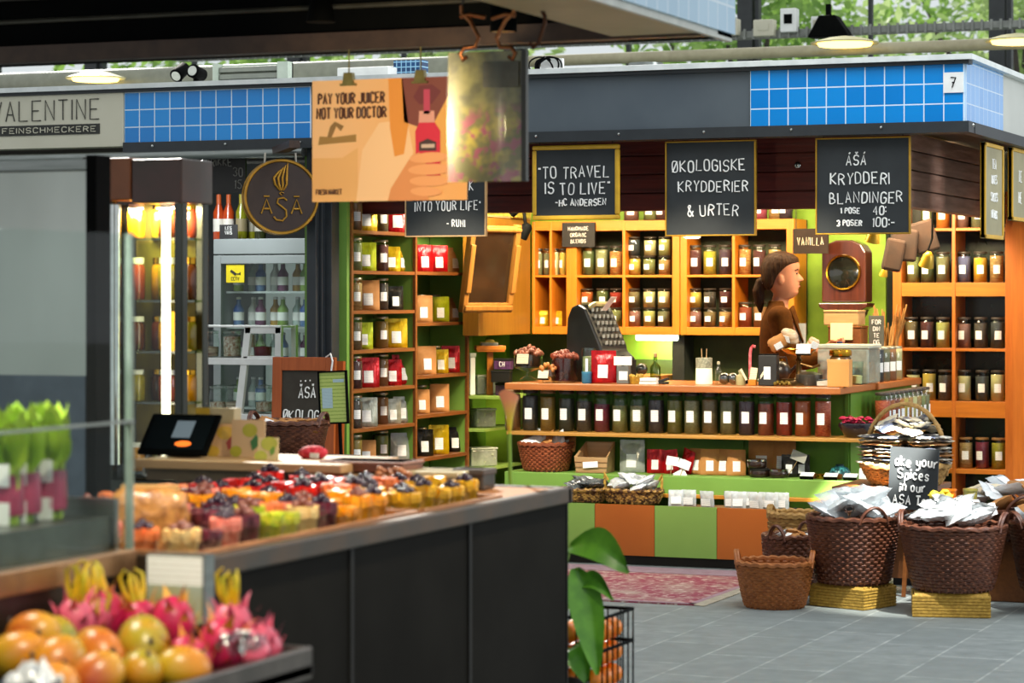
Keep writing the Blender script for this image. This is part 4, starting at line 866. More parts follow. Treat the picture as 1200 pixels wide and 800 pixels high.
bowl_jar(619, 13.95, .085, .155, pm('brown rolls', '#4a2814', '#351b0d', .5, scale=40), 'footed glass bowl of pinkish brown cinnamon rolls with a card', pm('rosy rolls', '#96583f', '#6b3a25', .4, scale=30), 90, 1)
bowl_jar(661, 13.83, .08, .14, pm('dark red syrup', '#4a0d10', '#2c0709', .2), 'dark red glass bowl heaped with glossy nuts next to the register', pm('glossy nuts', '#8d3f25', '#5c2112', .3, scale=30), 90, 2, False)
bowl_jar(641, 13.72, .05, .075, pm('amber fill', '#6b3713', '#4a250c', .4), 'small dark bowl with a note card in front of the nut bowls', pm('amber slices', '#b3702c', '#8f531b', .4), 12, 3, True)
papercard(612, 426, 13.8, .072, .058, 'cream note leaning on the footed bowl of rolls', rx=-.2); papercard(636, 443, 13.66, .062, .045, 'cream note in front of the small dark bowl', rx=-.3)
t = thing('cylinder_vase', 'clear glass cylinder with a white strip behind the red pouch', 'vase', cz(690, 13.80)); g = G(); g.lathe([(.04, 0), (.042, .005), (.042, .2), (.039, .2), (.039, .008), (0, .006)], 20); g.build('glass_body', glass, t, 50); g = G(); g.lathe([(.036, .008), (.036, .15), (0, .152)], 16); g.build('filling', SP['pale herb'], t, 50); g = G(); g.box(-.004, -.046, .04, .012, -.043, .14); g.build('paper_label', paper, t)
# gift tins at the counter's inner end
tinp = pm('purple patterned tin', '#3b1f3f', '#5a3560', .4, scale=60)
for px, z, w, h, m, lb in ((590, -.10, .055, .08, tinp, 'purple patterned tin, lowest of the stack at the counter end'), (586, -.018, .06, .075, blackp, 'black tin in the middle of the stack at the counter end'), (588, .06, .055, .07, tinp, 'dark tin with a white monogram on top of the stack at the counter end')):
    p = Vector((-6.27, yX(px + 2, -6.27), 0)); t = thing('gift_tin', lb, 'tin', (p.x, p.y, SH3[0] + .002 + (z + .1) * 1.03), .2); g = G(); g.box(-w, -.05, 0, w, .05, h * .8); g.build('body', m, t, bevel=.004); g = G(); g.box(-w - .002, -.052, h * .8, w + .002, .052, h); g.build('lid', blackp, t, bevel=.003)
    if 'monogram' in lb: lettering([('CH', 0, .02, .03)], .005, 'monogram', white, t, -.053, wide=.6)
gt = onX(574, 412, -6.38); t = thing('gift_basket', 'flat orange tray with a wrapped grey gift beside the tins', 'tray', gt, .5)
g = G(); g.box(-.09, -.07, 0, .09, .07, .012); g.box(-.095, -.075, .012, .095, -.068, .04); g.box(-.095, .068, .012, .095, .075, .04); g.box(-.02, -.02, SH3[0] + .001 - gt.z, .02, .02, 0); g.build('tray', orange, t, bevel=.003); g = G(); g.box(-.06, -.05, .012, .05, .05, .06); g.build('wrapped_box', pm('grey wrap', '#6a6f66', '#5a5f56', .4), t, bevel=.006); g = G(); g.box(-.063, -.008, .011, .053, .008, .064); g.ell((0, 0, .07), .03, .012, .012); g.build('ribbon', pm('yellow ribbon', '#c7b648'), t)
tub = pm('milky tub', '#c6cfc0', '#b4bdae', .3)
for px, py, z, w, h, lb in ((567, 442, SH3[0], .075, .125, 'translucent lidded tub of wrapped sweets on the lime shelf'), (566, 480, SH3[1], .07, .12, 'clear tub below the lidded tub on the lime shelf'), (562, 522, SH3[2], .095, .12, 'pale green box of packets on the lowest lime shelf'), (553, 410, SH3[0], .02, .27, 'tall narrow white tube box on the lime shelf')):
    xx = sx + .0; t = thing('storage_tub', lb, 'tub', (xx, yX(px, xx), z + .002), .9); g = G(); g.box(-w, -w * .7, 0, w, w * .7, h * .9); g.build('body', plastic_film('milky plastic', '#c3cbbb', .62) if h < .2 else white, t, bevel=.008); g = G(); g.box(-w - .004, -w * .7 - .004, h * .9, w + .004, w * .7 + .004, h); g.build('lid', tub, t, bevel=.005)
    if h < .2:
        g = G()
        for _ in range(26): g.at((random.uniform(-w * .8, w * .8), random.uniform(-w * .55, w * .55), random.uniform(.02, h * .75)), random.random() * 3, random.random() * 3); g.box(-.02, -.012, -.006, .02, .012, .006)
        g.build('packets', pm('pale packets', '#8f9a70', '#c9cdb4', .5), t).__setitem__('kind', 'stuff')
# small things further along
def simple(name, label, cat, loc, rz=0): return thing(name, label, cat, loc, rz)
t = simple('sweet_basket', 'small yellow basket of sweets beside the card box', 'basket', cz(746, 13.74)); g = G(); g.lathe([(.035, 0), (.044, .04), (.041, .04), (.034, .006), (0, .005)], 16); g.build('bowl', pm('yellow wicker', '#b98f2a', '#8f6a18', .6, scale=60), t, 50)
g = G()
for k in range(14): g.ell((random.uniform(-.03, .03), random.uniform(-.025, .025), .038 + random.uniform(0, .012)), .01, .008, .008, 8, 6)
g.build('sweets', pm('wrapped sweets', '#caa53a', '#7e5a1c', .4), t, 60).__setitem__('kind', 'stuff')
t = simple('paper_stack', 'stack of white paper slips lying on the counter', 'paper', cz(761, 13.74), .1); g = G(); g.box(-.05, -.04, 0, .05, .04, .012); g.box(-.047, -.036, .012, .046, .038, .034); g.build('sheets', paper, t, bevel=.001); g = G(); g.box(-.048, -.042, .014, .05, -.039, .018); g.build('band', pm('grey band', '#8a8a80'), t)
t = simple('hole_punch', 'small black hole punch beside the paper stack', 'stationery', cz(777, 13.78)); g = G(); g.box(-.035, -.02, 0, .03, .02, .012); g.at((0, 0, .012), ry=-.3); g.box(-.03, -.016, .0, .035, .016, .014); g.build('body', rubber, t, bevel=.004)
t = simple('paperweight', 'dark glass ball on a foot behind the sweet basket', 'ornament', cz(752, 14.0)); g = G(); g.ell((0, 0, .075), .035, .035, .035, 18, 12); g.lathe([(.03, 0), (.028, .006), (.01, .015), (.012, .045)], 16); g.build('ball', pm('smoky glass', '#20241d', '#2b3026', .08, coat=.7), t, 50)
t = simple('bottle', 'clear stoppered bottle in front of the lit lime panel', 'bottle', cz(768, 14.05)); g = G(); g.lathe([(.03, 0), (.032, .01), (.03, .09), (.012, .11), (.011, .14), (.015, .145)], 16); g.build('body', glassy('green bottle glass', '#c8d69a', .08, .02, '#8da35c'), t, 50); g = G(); g.lathe([(.01, .14), (.013, .165), (0, .17)], 10); g.build('stopper', lightwood, t, 50)
# white candle lantern, bottles and glass balls
t = simple('candle_lantern', 'white ceramic lantern glowing on the counter with two sticks', 'lantern', cz(825, 13.85)); g = G(); g.lathe([(.046, 0), (.048, .005), (.046, .09)], 24); g.build('candle', pm('lit wax', '#f4f3d2', '#eceac2', .5, emit=.55), t, 50); g = G(); g.lathe([(.047, .09), (.047, .148), (.0, .15)], 24); g.build('collar', pm('grey ceramic', '#a9ab93', '#7c7f6a', .6, scale=70), t, 50); g = G(); g.tube([(-.012, 0, .145), (-.015, 0, .2)], .003); g.tube([(.014, 0, .145), (.016, 0, .2)], .003); g.build('stick', lightwood, t)
for px, y, h, r, m, lb in ((842, 13.85, .13, .018, glass, 'slim clear bottle beside the white lantern'), (868, 13.76, .085, .026, pm('frosted jar', '#a9a57a', '#99956a', .3), 'squat frosted bottle with a pump beside the glass balls')):
    t = simple('bottle', lb, 'bottle', cz(px, y)); g = G(); g.lathe([(r, 0), (r * 1.05, .006), (r, h * .6), (r * .4, h * .72), (r * .4, h * .9)], 16); g.build('body', m, t, 50); g = G(); g.lathe([(r * .5, h * .86), (r * .5, h * .97), (0, h)], 12); g.build('cap', pm('pale cap', '#b5b08e'), t, 50)
for px, lb in ((849, 'clear glass ball next to the slim bottle'), (859.5, 'clear glass ball nearer the pump bottle')):
    t = simple('glass_ball', lb, 'ornament', cz(px, 13.82)); g = G(); g.ell((0, 0, .034), .034, .034, .034, 18, 12); g.build('ball', glassy('smoky ball', '#aab0a0', .25, .02, '#6b7264'), t, 60); g = G(); g.ell((0, 0, .06), .012, .012, .008, 10, 6); g.build('cap', chrome, t, 60)
t = simple('card_holder', 'little orange block holding a splayed cream card', 'card holder', cz(882, 13.72)); g = G(); g.box(-.022, -.018, 0, .022, .018, .034); g.build('block', orange, t, bevel=.003)
for q, a in ((0, .15), (-.035, -.5), (.035, .6)): g = G(); g.at((q, -.002 * (1 + abs(q)), .03), ry=a); g.box(-.02 if q == 0 else -.006, -.001, 0, .02 if q == 0 else .006, .001, .07); g.build('card', ruled('cream card', '#e9dcbc', '#b09a72', 30), t)
t = simple('candy_cane', 'red and white bent candy cane propped behind the card holder', 'candy cane', cz(880, 13.98)); g = G(); g.tube([(-.005, 0, 0), (-.005, 0, .17), (0, 0, .2), (.012, 0, .215), (.026, 0, .21)], .009, 10); g.build('stick', pm('red candy', '#c3152c', '#dd8d92', .25, 0, 30, (1, 1, 1)), t, 60); g = G(); g.box(-.03, -.02, 0, .03, .02, .03); g.build('foot', blackm, t)
t = simple('tea_box', 'black box with a white label beside the brass scale', 'box', cz(901, 13.76), .08); g = G(); g.box(-.052, -.04, 0, .052, .04, .17); g.build('body', pm('black carton', '#131210', '#1b1a18', .5), t, bevel=.004); g = G(); g.box(-.02, -.043, .035, .018, -.0405, .105); g.build('paper_label', labelp, t); g = G(); g.box(-.05, -.0385, .17, .05, .0385, .176); g.build('lid', blackm, t)
# brass scale with bowl and heap of paper packets
t = simple('brass_scale', 'antique brass kitchen scale with a shallow pan of paper packets', 'scale', cz(936, 13.88)); dkb = pm('dark brass', '#5a4220', '#40300f', .3, .8)
g = G(); g.lathe([(.085, 0), (.085, .012), (.03, .03), (.016, .05), (.014, .13), (.02, .14), (.012, .15), (.012, .165)], 20); g.box(-.1, -.03, .0, .02, .03, .035); g.build('base', dkb, t, 50)
g = G(); g.lathe([(.02, .163), (.075, .175), (.10, .2), (.098, .203), (.07, .18), (0, .17)], 24); g.build('pan', brass, t, 50); g = G(); g.lathe([(.07, .0), (.075, .02), (.075, .06), (.03, .075), (0, .076)], 20, c=(.06, 0, 0)); g.build('weight_drum', pm('grey metal drum', '#5b5850', '#45423b', .35, .6), t, 50); g = G(); g.tube([(.02, -.03, .12), (.09, -.03, .1), (.13, -.03, .115)], .008, 8); g.build('arm', dkb, t)
t = simple('teapot', 'dark round iron teapot beside the black tea box', 'teapot', cz(915, 14.08)); g = G(); g.ell((0, 0, .07), .058, .055, .06, 18, 12); g.tube([(-.03, 0, .11), (-.02, 0, .15), (.03, 0, .15), (.04, 0, .11)], .005, 6); g.build('body', pm('cast iron', '#1d1511', '#2a1f18', .35), t, 60); g = G(); g.tube([(.045, 0, .06), (.08, 0, .09), (.09, 0, .105)], [.014, .009, .007], 8); g.build('spout', pm('cast iron', '#1d1511'), t); g = G(); g.ell((0, 0, .132), .012, .012, .012); g.build('lid_knob', brass, t)
t = simple('brass_nuts', 'small pile of brass bells in front of the teapot', 'bells', cz(917, 13.7)); g = G()
for k in range(7): g.ell((-.04 + .013 * k, random.uniform(-.01, .01), .012 + (k % 2) * .008), .012, .012, .012, 10, 8)
g.build('bells', pm('dull brass bells', '#8d7430', '#6b561c', .3, .7), t, 60)
kr = pm('striped kraft packet', '#a9743f', '#dccdb4', .6, 0, 9, (1, 1, 6)); 
for k, (dx, dz, rz_, lb) in enumerate(((-.06, .2, .3, 'kraft packet leaning over the edge of the brass pan'), (-.02, .235, -.4, 'striped kraft packet on top of the heap in the brass pan'), (.05, .2, .8, 'small kraft packet at the woman side of the brass pan'))):
    p = cz(932, 13.9); t = thing('paper_packet', lb, 'packet', (p.x + dx * 1.5, 13.9 + .02 * k, CZ + dz + .012), rz_, rx=.5, ry=(-.5, .2, .4)[k]); g = G(); g.ell((0, 0, .03), .05 if k < 2 else .028, .024, .042 if k < 2 else .028, 24, 16, fn=lambda d: (abs(d.x) ** 5 + abs(d.z) ** 5 + abs(d.y) ** 3) ** -.22 * (1 + .12 * noise.noise(d * 3) + .06 * noise.noise(d * 9))); g.build('wrap', kr if k else PB['kraft'], t, 60); g = G(); g.box(-.025, -.034, .01, .02, -.031, .05); g.build('paper_label', labelp, t)
papercard(941, 410, 13.78, .082, .055, 'white price card clipped to the front of the brass pan', paper, z=CZ + .18)
t = simple('box', 'plain apricot cardboard box at the corner of the counter', 'box', cz(984, 13.72), -.04); g = G(); g.box(-.062, -.03, 0, .062, .035, .15); g.build('body', pm('apricot card', '#d99a52', '#d2924b', .6, scale=3), t, bevel=.002); g = G(); g.box(-.063, -.031, .135, .063, -.0295, .151); g.build('flap', pm('apricot flap', '#e0a560'), t)
t = simple('jar', 'brass-lidded jar behind the apricot box', 'jar', cz(985, 13.95)); g = G(); g.lathe([(.055, 0), (.06, .01), (.06, .15), (.05, .165)], 22); g.build('body', pm('dark honey jar', '#5c4019', '#493112', .2), t, 50); g = G(); g.lathe([(.062, .165), (.064, .175), (.062, .195), (.05, .2), (0, .202)], 24); g.build('lid', brass, t, 50)
t = simple('plastic_tub', 'milky plastic box of brown herbs behind the apricot box', 'tub', (CX1 - .13, 14.32, CZ + .001), 0); g = G(); g.box(-.16, -.13, 0, .14, .15, .2); g.build('body', plastic_film('milky plastic', '#c3cbbb', .62), t, bevel=.012); g = G(); g.box(-.165, -.135, .2, .145, .155, .222); g.build('lid', tub, t, bevel=.006); g = G(); g.box(-.14, -.11, .01, .12, .13, .12); g.build('herbs', pm('brown herbs fill', '#a07c50', '#7e5d38', .8, scale=40), t, bevel=.02)
t = simple('glass_beaker', 'clear beaker standing before the milky plastic box', 'glass', (CX1 - .03, 14.09, CZ + .001)); g = G(); g.lathe([(.03, 0), (.032, .004), (.038, .13), (.036, .13), (.03, .006), (0, .005)], 18); g.build('glass_body', glass, t, 50); g = G(); g.lathe([(.028, .006), (.03, .05), (0, .052)], 16); g.build('filling', SP['cream'], t, 50)
t = simple('stapler', 'grey stapler lying at the counter corner', 'stationery', (CX1 - .11, 13.80, CZ + .001), .2); g = G(); g.box(-.07, -.02, 0, .07, .02, .012); g.at((0, 0, .012), ry=-.12); g.box(-.07, -.016, 0, .07, .016, .022); g.build('body', pm('grey plastic', '#b9b7aa'), t, bevel=.004); g = G(); g.box(-.06, -.012, .034, .04, .012, .038); g.build('rail', chrome, t)
# tall glass canisters along the end board
for k, (s, y) in enumerate((('charcoal', 14.55), ('grey herb', 14.7), ('tan', 14.85), ('cream', 15.0))):
    jar(.20, .055, s, (CX1 - .045, y, CZ + .0015), 'tall glass canister of %s, %s on the counter end board' % (DESC[s], ORD[k]), .93, lid_m, PI / 4, 'canisters on the counter end board')
# stacked wooden boxes with a cream card, in front of the clock case
yb_ = 14.93
for px, py, w, h, lb, m in ((993, 404, .10, .115, 'wooden box, lower of the two stacked under the clock', brownwood), (989, 377, .105, .09, 'pale wooden box, upper of the two stacked under the clock', lightwood)):
    p = onY(px, py, yb_); t = thing('wooden_box', lb, 'box', (p.x, yb_, onY(993, 404, yb_).z if 'lower' in lb else onY(993, 404, yb_).z + .118)); g = G(); g.box(-w, -.07, 0, w, .1, h - .014); g.build('body', m, t, bevel=.004); g = G(); g.box(-w - .003, -.073, h - .013, w + .003, .103, h); g.build('lid', m, t, bevel=.003)
p = onY(993, 404, yb_); t = thing('wooden_box', 'tall dark wooden box under the two stacked boxes, behind the milky tub', 'box', (p.x, yb_, CZ + .001)); g = G(); g.box(-.09, -.06, 0, .09, .09, p.z - CZ - .016); g.build('body', darkwood, t, bevel=.004); g = G(); g.box(-.094, -.064, p.z - CZ - .015, .094, .094, p.z - CZ - .003); g.build('lid', darkwood, t)
papercard(986, 398, 14.84, .135, .10, 'large cream card propped against the stacked boxes', pm('warm cream card', '#efd9a8', '#ead19a'), rx=-.05)  # warmer cream than the smaller note cards
t = thing('chalk_sign', 'narrow dark sign with small white words leaning at the counter end', 'sign', (CX1 - .13, yX(1027, CX1 - .13), CZ + .212), .25); g = G(); g.box(-.045, 0, -.21, .045, .02, .17); g.build('panel', pm('grey green slate', '#4a4d45', '#54574f', .7), t, bevel=.003); lettering([('FOR', 0, .12, .025), ('DIN', 0, .08, .025), ('TE', 0, .04, .025), ('OG', 0, 0.0, .025)], .005, 'lettering', chalk, t, -.003)
# dried bundle on the cabinet's upright, hanging brown bags, the lamps
t = thing('dried_bundle', 'bundle of dried brown stalks standing beside the cabinet upright', 'dried plants', (-3.80, 15.3, CZ)); g = G()
for k in range(40): a = random.uniform(-.07, .07); g.tube([(a * .4, random.uniform(-.03, .03), 0), (a * .8, random.uniform(-.04, .04), .2), (a * 1.4 + random.uniform(-.02, .02), random.uniform(-.05, .05), random.uniform(.3, .46))], .005, 5)
g.build('stalks', pm('dried stalks', '#8a5c25', '#b98a4a', .8), t); g = G(); g.lathe([(.04, .1), (.042, .105), (.042, .125), (.04, .13)], 14); g.build('tie', brownwood, t)
t = thing('wicker_trug', 'brown woven trugs hung in a cluster under the plank valance', 'basket', onY(1064, 288, 14.9)); wk = pm('brown paper bag', '#2f1c0e', '#221308', .9, scale=10, bump=.3)
for dx, dz, a, w in ((-.02, .0, .1, .11), (.08, .05, -.3, .1), (-.07, -.06, .2, .08)): g = G(); g.at((dx, dx, dz), .3, ry=a); g.box(-w * .7, -.06, -.09, w * .7, .06, .1); g.build('bag', wk, t, bevel=.015)
g = G(); g.tube([(0, 0, .1), (0, 0, 1.99 - onY(1064, 288, 14.9).z + .35)], .004, 5); g.build('cord', blackm, t)
for px, py, y, rx_, lb in ((1022, 283, 14.5, .5, 'small brass spot lamp above the clock'), (1085, 312, 14.6, .9, 'small brass spot lamp in front of the red-orange cabinet'), (1035, 323, 15.0, .2, 'tiny brass lamp at the lime wall beside the cabinet')):
    p = onY(px, py, y); s_ = .6 if 'tiny' in lb else 1; t = thing('spot_lamp', lb, 'lamp', p); g = G(); g.at(rx=.25, ry=.3, sc=s_); g.lathe([(.012, .09), (.03, .07), (.045, 0), (.042, 0), (.028, .06), (0, .075)], 18); g.build('shade', pm('brass shade', '#c9a32c', '#b08c1e', .3, .4), t, 50)
    g = G(); g.at(rx=.25, ry=.3, sc=s_); g.lathe([(0, .0), (.036, .002), (.036, .008), (0, .012)], 16); g.build('bulb', emit('lamp bulb', '#ffe18a', 6), t, 50); g = G(); g.tube([(0, 0, .06), (0.03, .03, .16), (.03, .06, ZB - p.z)], .006, 6); g.build('stem', blackm, t)
for px, py, lb in ((811, 277, 'round downlight below the organic spices board'),):
    p = onY(px, py, 15.0); t = thing('downlight', lb, 'lamp', p); g = G(); g.lathe([(.05, -.01), (.055, 0), (.05, .03), (0, .032)], 20); g.build('housing', white, t, 50); g = G(); g.lathe([(0, -.013), (.044, -.012)], 20); g.build('diffuser', emit('downlight', '#fff3d8', 6), t); g = G(); g.tube([(0, 0, .03), (0, 0, ZB - p.z)], .008, 6); g.build('stem', blackm, t)
# clock
p = onY(991, 322, 15.5); t = thing('wall_clock', 'dark carved wooden clock case with a round brass glass', 'clock', p); 
g = G(); g.prism([(-.14, -.17), (.14, -.17), (.14, .14), (.11, .19), (.05, .215), (-.05, .215), (-.11, .19), (-.14, .14)], -.05, .12); g.build('case', darkwood, t, bevel=.01)
g = G(); g.prism([(-.155, -.175), (.155, -.175), (.15, -.2), (.12, -.215), (.10, -.26), (.05, -.29), (-.05, -.29), (-.10, -.26), (-.12, -.215), (-.15, -.2)], -.07, .12); g.tube([(-.1, -.075, -.235), (-.05, -.08, -.25), (0, -.08, -.235), (.05, -.08, -.25), (.1, -.075, -.235)], .01, 6); g.build('carved_base', darkwood, t, bevel=.006)
g = G(); g.at((0, -.055, .015), rx=PI / 2); g.lathe([(.095, -.01), (.098, .012), (.108, .014), (.113, 0), (.113, -.01)], 36); g.build('bezel', brass, t, 50)
g = G(); g.at((0, -.05, .015), rx=PI / 2); g.lathe([(0, .012), (.05, .010), (.096, .002)], 36); g.build('glass', pm('dark clock glass', '#10110e', '#1b1d18', .06, coat=.8), t, 60)
g = G(); g.box(-.02, .12, -.1, .02, YW - p.y, .1); g.build('bracket', darkwood, t)
# things on top of the wall cabinets at the golden end
for px0, px1, h, y, m, lb in ((572, 589, .15, 15.3, pm('red carton', '#c2333a', '#b82b33', .5), 'red carton on top of the golden cupboard'), (591, 612, .16, 15.35, pm('grey carton', '#5d625a', '#4e534b', .5, scale=30), 'dark grey carton beside the red one on the golden cupboard')):
    z = onX(600, 256, gx).z + .004; x0_, x1_ = xY(px0, y), xY(px1, y); t = thing('carton', lb, 'box', (x0_, y, z + .13)); g = G(); g.box(0, 0, 0, x1_ - x0_, .12, h); g.build('body', m, t, bevel=.004); g = G(); g.box(.02, -.003, .04, x1_ - x0_ - .02, 0, .09); g.build('paper_label', pm('pink label', '#d99a92') if 'red carton' == lb[:10] else paper, t)
x0_, x1_ = xY(568, 15.3), xY(600, 15.3); z = onX(600, 256, gx).z + .004; t = thing('bath_box', 'wide yellow-green patterned box carrying the cartons', 'box', (x0_, 15.28, z)); g = G(); g.box(0, 0, 0, x1_ - x0_ + .04, .26, .115); g.build('body', pm('yellow mottled paper', '#a99b3a', '#7f7622', .6, scale=60), t, bevel=.004); g = G(); g.box(-.004, -.004, .115, x1_ - x0_ + .044, .264, .13); g.build('lid', pm('yellow lid', '#b9a640'), t, bevel=.003)
p = onY(613, 246, 14.9); t = thing('track_spotlight', 'black jointed spotlight hanging beside the yellow framed chalkboard', 'lamp', p); g = G(); g.tube([(.0, 0, ZB - p.z), (.0, 0, .05), (.02, -.02, -.06), (.03, -.02, -.12)], .012, 8); g.build('arm', blackm, t); g = G(); g.at((.02, -.03, -.14), ry=.5); g.lathe([(.02, .06), (.034, .04), (.036, -.04), (.0, -.035)], 16); g.at((-.03, -.02, .02), ry=.9); g.lathe([(.02, .06), (.034, .04), (.036, -.06), (.0, -.055)], 16); g.build('head', blackm, t, 50)
pouch('yellow', (xY(636, YJ), YJ, zl), 'small yellow pouch lying in the low pigeonhole beside the golden panel', .2, 1, .62, group='pouches in the pigeonholes')
pouch('yellow', (xY(653, YJ), YJ, zl), 'small yellow pouch in the low pigeonhole nearest the cash register', -.1, 1, .6, group='pouches in the pigeonholes')
# ================================================================== baskets and packets on the ledges and the floor
def wicker(name, label, loc, r0, r1, h, m, rz=0, ex=1, ey=1, rows=15, stakes=26, handles=True, hh=.07, hoop=0, sr=.007, cat='basket', group=None, hy=0):
    t = thing(name, label, cat, loc, rz, group); g = G(); N = stakes * 2
    for k in range(rows):
        f = (k + .5) / rows; r = r0 + (r1 - r0) * f ** .8; z = .01 + (h - .02) * f
        g.tube([((r + .0055 * (1 if (i + k) % 2 else -1)) * ex * math.cos(2 * PI * i / N), (r + .0055 * (1 if (i + k) % 2 else -1)) * ey * math.sin(2 * PI * i / N), z + random.uniform(-.0012, .0012)) for i in range(N)], h / rows * .62, 5, True)
    for i in range(stakes):
        a = 2 * PI * (i + .25) / stakes; g.tube([(r0 * ex * math.cos(a), r0 * ey * math.sin(a), 0), ((r0 + (r1 - r0) * .57) * ex * math.cos(a), (r0 + (r1 - r0) * .57) * ey * math.sin(a), h * .5), (r1 * ex * math.cos(a), r1 * ey * math.sin(a), h)], sr * .8, 5)
    g.lathe([(r0 * .98, .0), (r0 * .95, .012), (r1 * .94, h - .02)], 24, ex=ex, ey=ey)
    g.build('weave', m, t, 60)
    g = G(); g.tube([((r1 + .004) * ex * math.cos(2 * PI * i / 72), (r1 + .004) * ey * math.sin(2 * PI * i / 72), h + .004 * math.sin(i * 1.9)) for i in range(72)], sr * 1.9, 6, True); g.build('rim', m, t, 60)
    if handles:
        for s in (0, PI):
            g = G()
            for q in (-.006, .006): g.tube([((r1 + .005 + q) * ex * math.cos(s + hy + a), (r1 + .005 + q) * ey * math.sin(s + hy + a), h - .02 + hh * math.cos(a / .34 * PI / 2) ** .6 if abs(a) < .339 else h - .02) for a in [(-.34 + .68 * i / 12) for i in range(13)]], sr * 1.1, 6)
            g.build('handle', m, t, 60)
    if hoop:
        g = G(); 
        for q in (0, 1): g.tube([((r1 * .98) * ex * math.cos(a), .012 * math.sin(a * 8 + q * PI), h * .5 + hoop * math.sin(a) ** .75 if 0 < a < PI else h * .5) for a in [PI * i / 24 for i in range(25)]], sr * 1.2, 6)
        g.build('hoop_handle', m, t, 60)
    return t
wk_dark = pm('dark brown wicker', '#4a271a', '#6b3f29', .42, scale=40, bump=.3); wk_tan = pm('tan wicker', '#a4632f', '#8a4f23', .5, scale=40, bump=.3); wk_red = pm('reddish wicker', '#94502f', '#7a3d22', .5, scale=40, bump=.3); wk_rope = pm('straw rope', '#b08a4b', '#8d6a35', .7, scale=40, bump=.5); wk_straw = pm('plaited straw', '#c09a3f', '#9f7c2c', .7, scale=60, bump=.5); wk_bi = pm('two tone plait', '#a8823f', '#4d3117', .6, 0, 42, (1, 1, 1), .45, .55)
film = plastic_film('clear film bag', '#e3ebee', .62, .15); film_w = plastic_film('white film bag', '#eef1f1', .85, .2, '#d8dede'); film_g = plastic_film('dark filled bag', '#4b5052', .85, .2, '#7d8384')
def packet_mesh(w, l, t_, seed, m, cr=.35):
    g = G()
    def f(u, v, s):
        x = (u - .5) * w; y = (v - .5) * l; q = max(0, (1 - abs(2 * u - 1) ** 3) * (1 - abs(2 * v - 1) ** 3)) ** .6
        return (x, y, s * t_ / 2 * q * (1 + cr * noise.noise((u * 4 + seed, v * 4, s))) + cr * .02 * noise.noise((u * 6 + seed, v * 6, 5)))
    g.sheet(lambda u, v: f(u, v, 1), 10, 10); g.sheet(lambda u, v: f(1 - u, v, -1), 10, 10); return g
PKT = {}
def packets(n, mats, centre, rad, z0, dome_, w, l, th, label, group, seed, name='spice_packet', tilt=.5, ex=1, ey=1, label_card=True, upright=0):
    """A heap of n packets; every one is its own thing."""
    rg = random.Random(seed)
    for k in range(n):
        m = mats[k % len(mats)]; key = (name, w, m.name, k % 3)
        a = 2 * PI * k * .382; q = math.sqrt((k + .5) / n) * rad
        loc = (centre[0] + q * ex * math.cos(a), centre[1] + q * ey * math.sin(a), z0 + dome_ * (1 - (q / rad) ** 2) + rg.uniform(0, .02))
        rot = (rg.uniform(-tilt, tilt) + upright, rg.uniform(-tilt, tilt), rg.uniform(0, 6.28) if not upright else rg.uniform(-.5, .5))
        if key not in PKT:
            t = thing(name, label, 'packet', loc, 0, group); b = packet_mesh(w, l, th, k + seed, m).build('bag', m, t, 60); P = {'root': t, 'bag': b}
            if label_card: g = G(); g.sheet(lambda u, v: ((u - .5) * w * .42, (v - .5) * l * .4, th * .56), 2, 2); P['paper_label'] = g.build('paper_label', labelp, t)
            PKT[key] = P
        else: t = dup(PKT[key], loc, 0, label, group)['root']
        t.rotation_euler = rot
# ---- lower ledge in front of the striped bins and the step
p = onY(641, 560, 13.78); wicker('wicker_basket', 'reddish wicker basket of kraft packets on the green step near the lily', (p.x, 13.765, .4845), .12, .152, .155, wk_red, rows=11, handles=False)
packets(9, [PB['kraft'], film_w], (p.x, 13.78), .11, .62, .04, .13, .11, .03, 'kraft packet in the reddish wicker basket near the lily', 'packets in the reddish basket', 21, upright=1.0)
p = onY(698, 556, 13.76); t = thing('wooden_tray_box', 'slanted light wooden box with a white card on the green step', 'box', (p.x, 13.755, .4835), .05)
g = G(); g.add([(-.09, -.08, 0), (.09, -.08, 0), (.085, .1, 0), (-.085, .1, 0), (-.10, -.085, .09), (.10, -.085, .09), (.088, .1, .17), (-.088, .1, .17), (-.088, -.073, .088), (.088, -.073, .088), (.078, .09, .165), (-.078, .09, .165), (-.08, -.07, .02), (.08, -.07, .02), (.075, .09, .02), (-.075, .09, .02)], [(3, 2, 1, 0), (0, 1, 5, 4), (1, 2, 6, 5), (2, 3, 7, 6), (3, 0, 4, 7), (4, 5, 9, 8), (5, 6, 10, 9), (6, 7, 11, 10), (7, 4, 8, 11), (8, 9, 13, 12), (9, 10, 14, 13), (10, 11, 15, 14), (11, 8, 12, 15), (12, 13, 14, 15)]); g.build('box', lightwood, t)
g = G(); g.at((0, -.091, .03), rx=-.1, ry=-.08); g.box(-.045, -.002, 0, .045, 0, .035); g.build('card', paper, t); g = G()
for k in range(3): g.box(-.10, -.088, .004 + k * .028, .10, -.085, .006 + k * .028)
g.build('slat', brownwood, t)
pouch('clear', (xY(741, 13.82), 13.82, .482), 'clear zip bag of grey herbs standing on the green step', .05, 0, 1.0, group='bags on the green step')
for px, z, r_, w, lb in ((768, .482, .15, 1, 'red foil pouch standing nearest the clear zip bag'), (787, .482, -.1, 1, 'red foil pouch in the middle of the red group on the step'), (803, .49, -.5, 1, 'red foil pouch leaning towards the kraft bags')):
    pouch('red', (xY(px, 13.80), 13.80, z), lb, r_, w, .82, ry=-.1 if px == 787 else .3 if px == 803 else 0, group='bags on the green step')
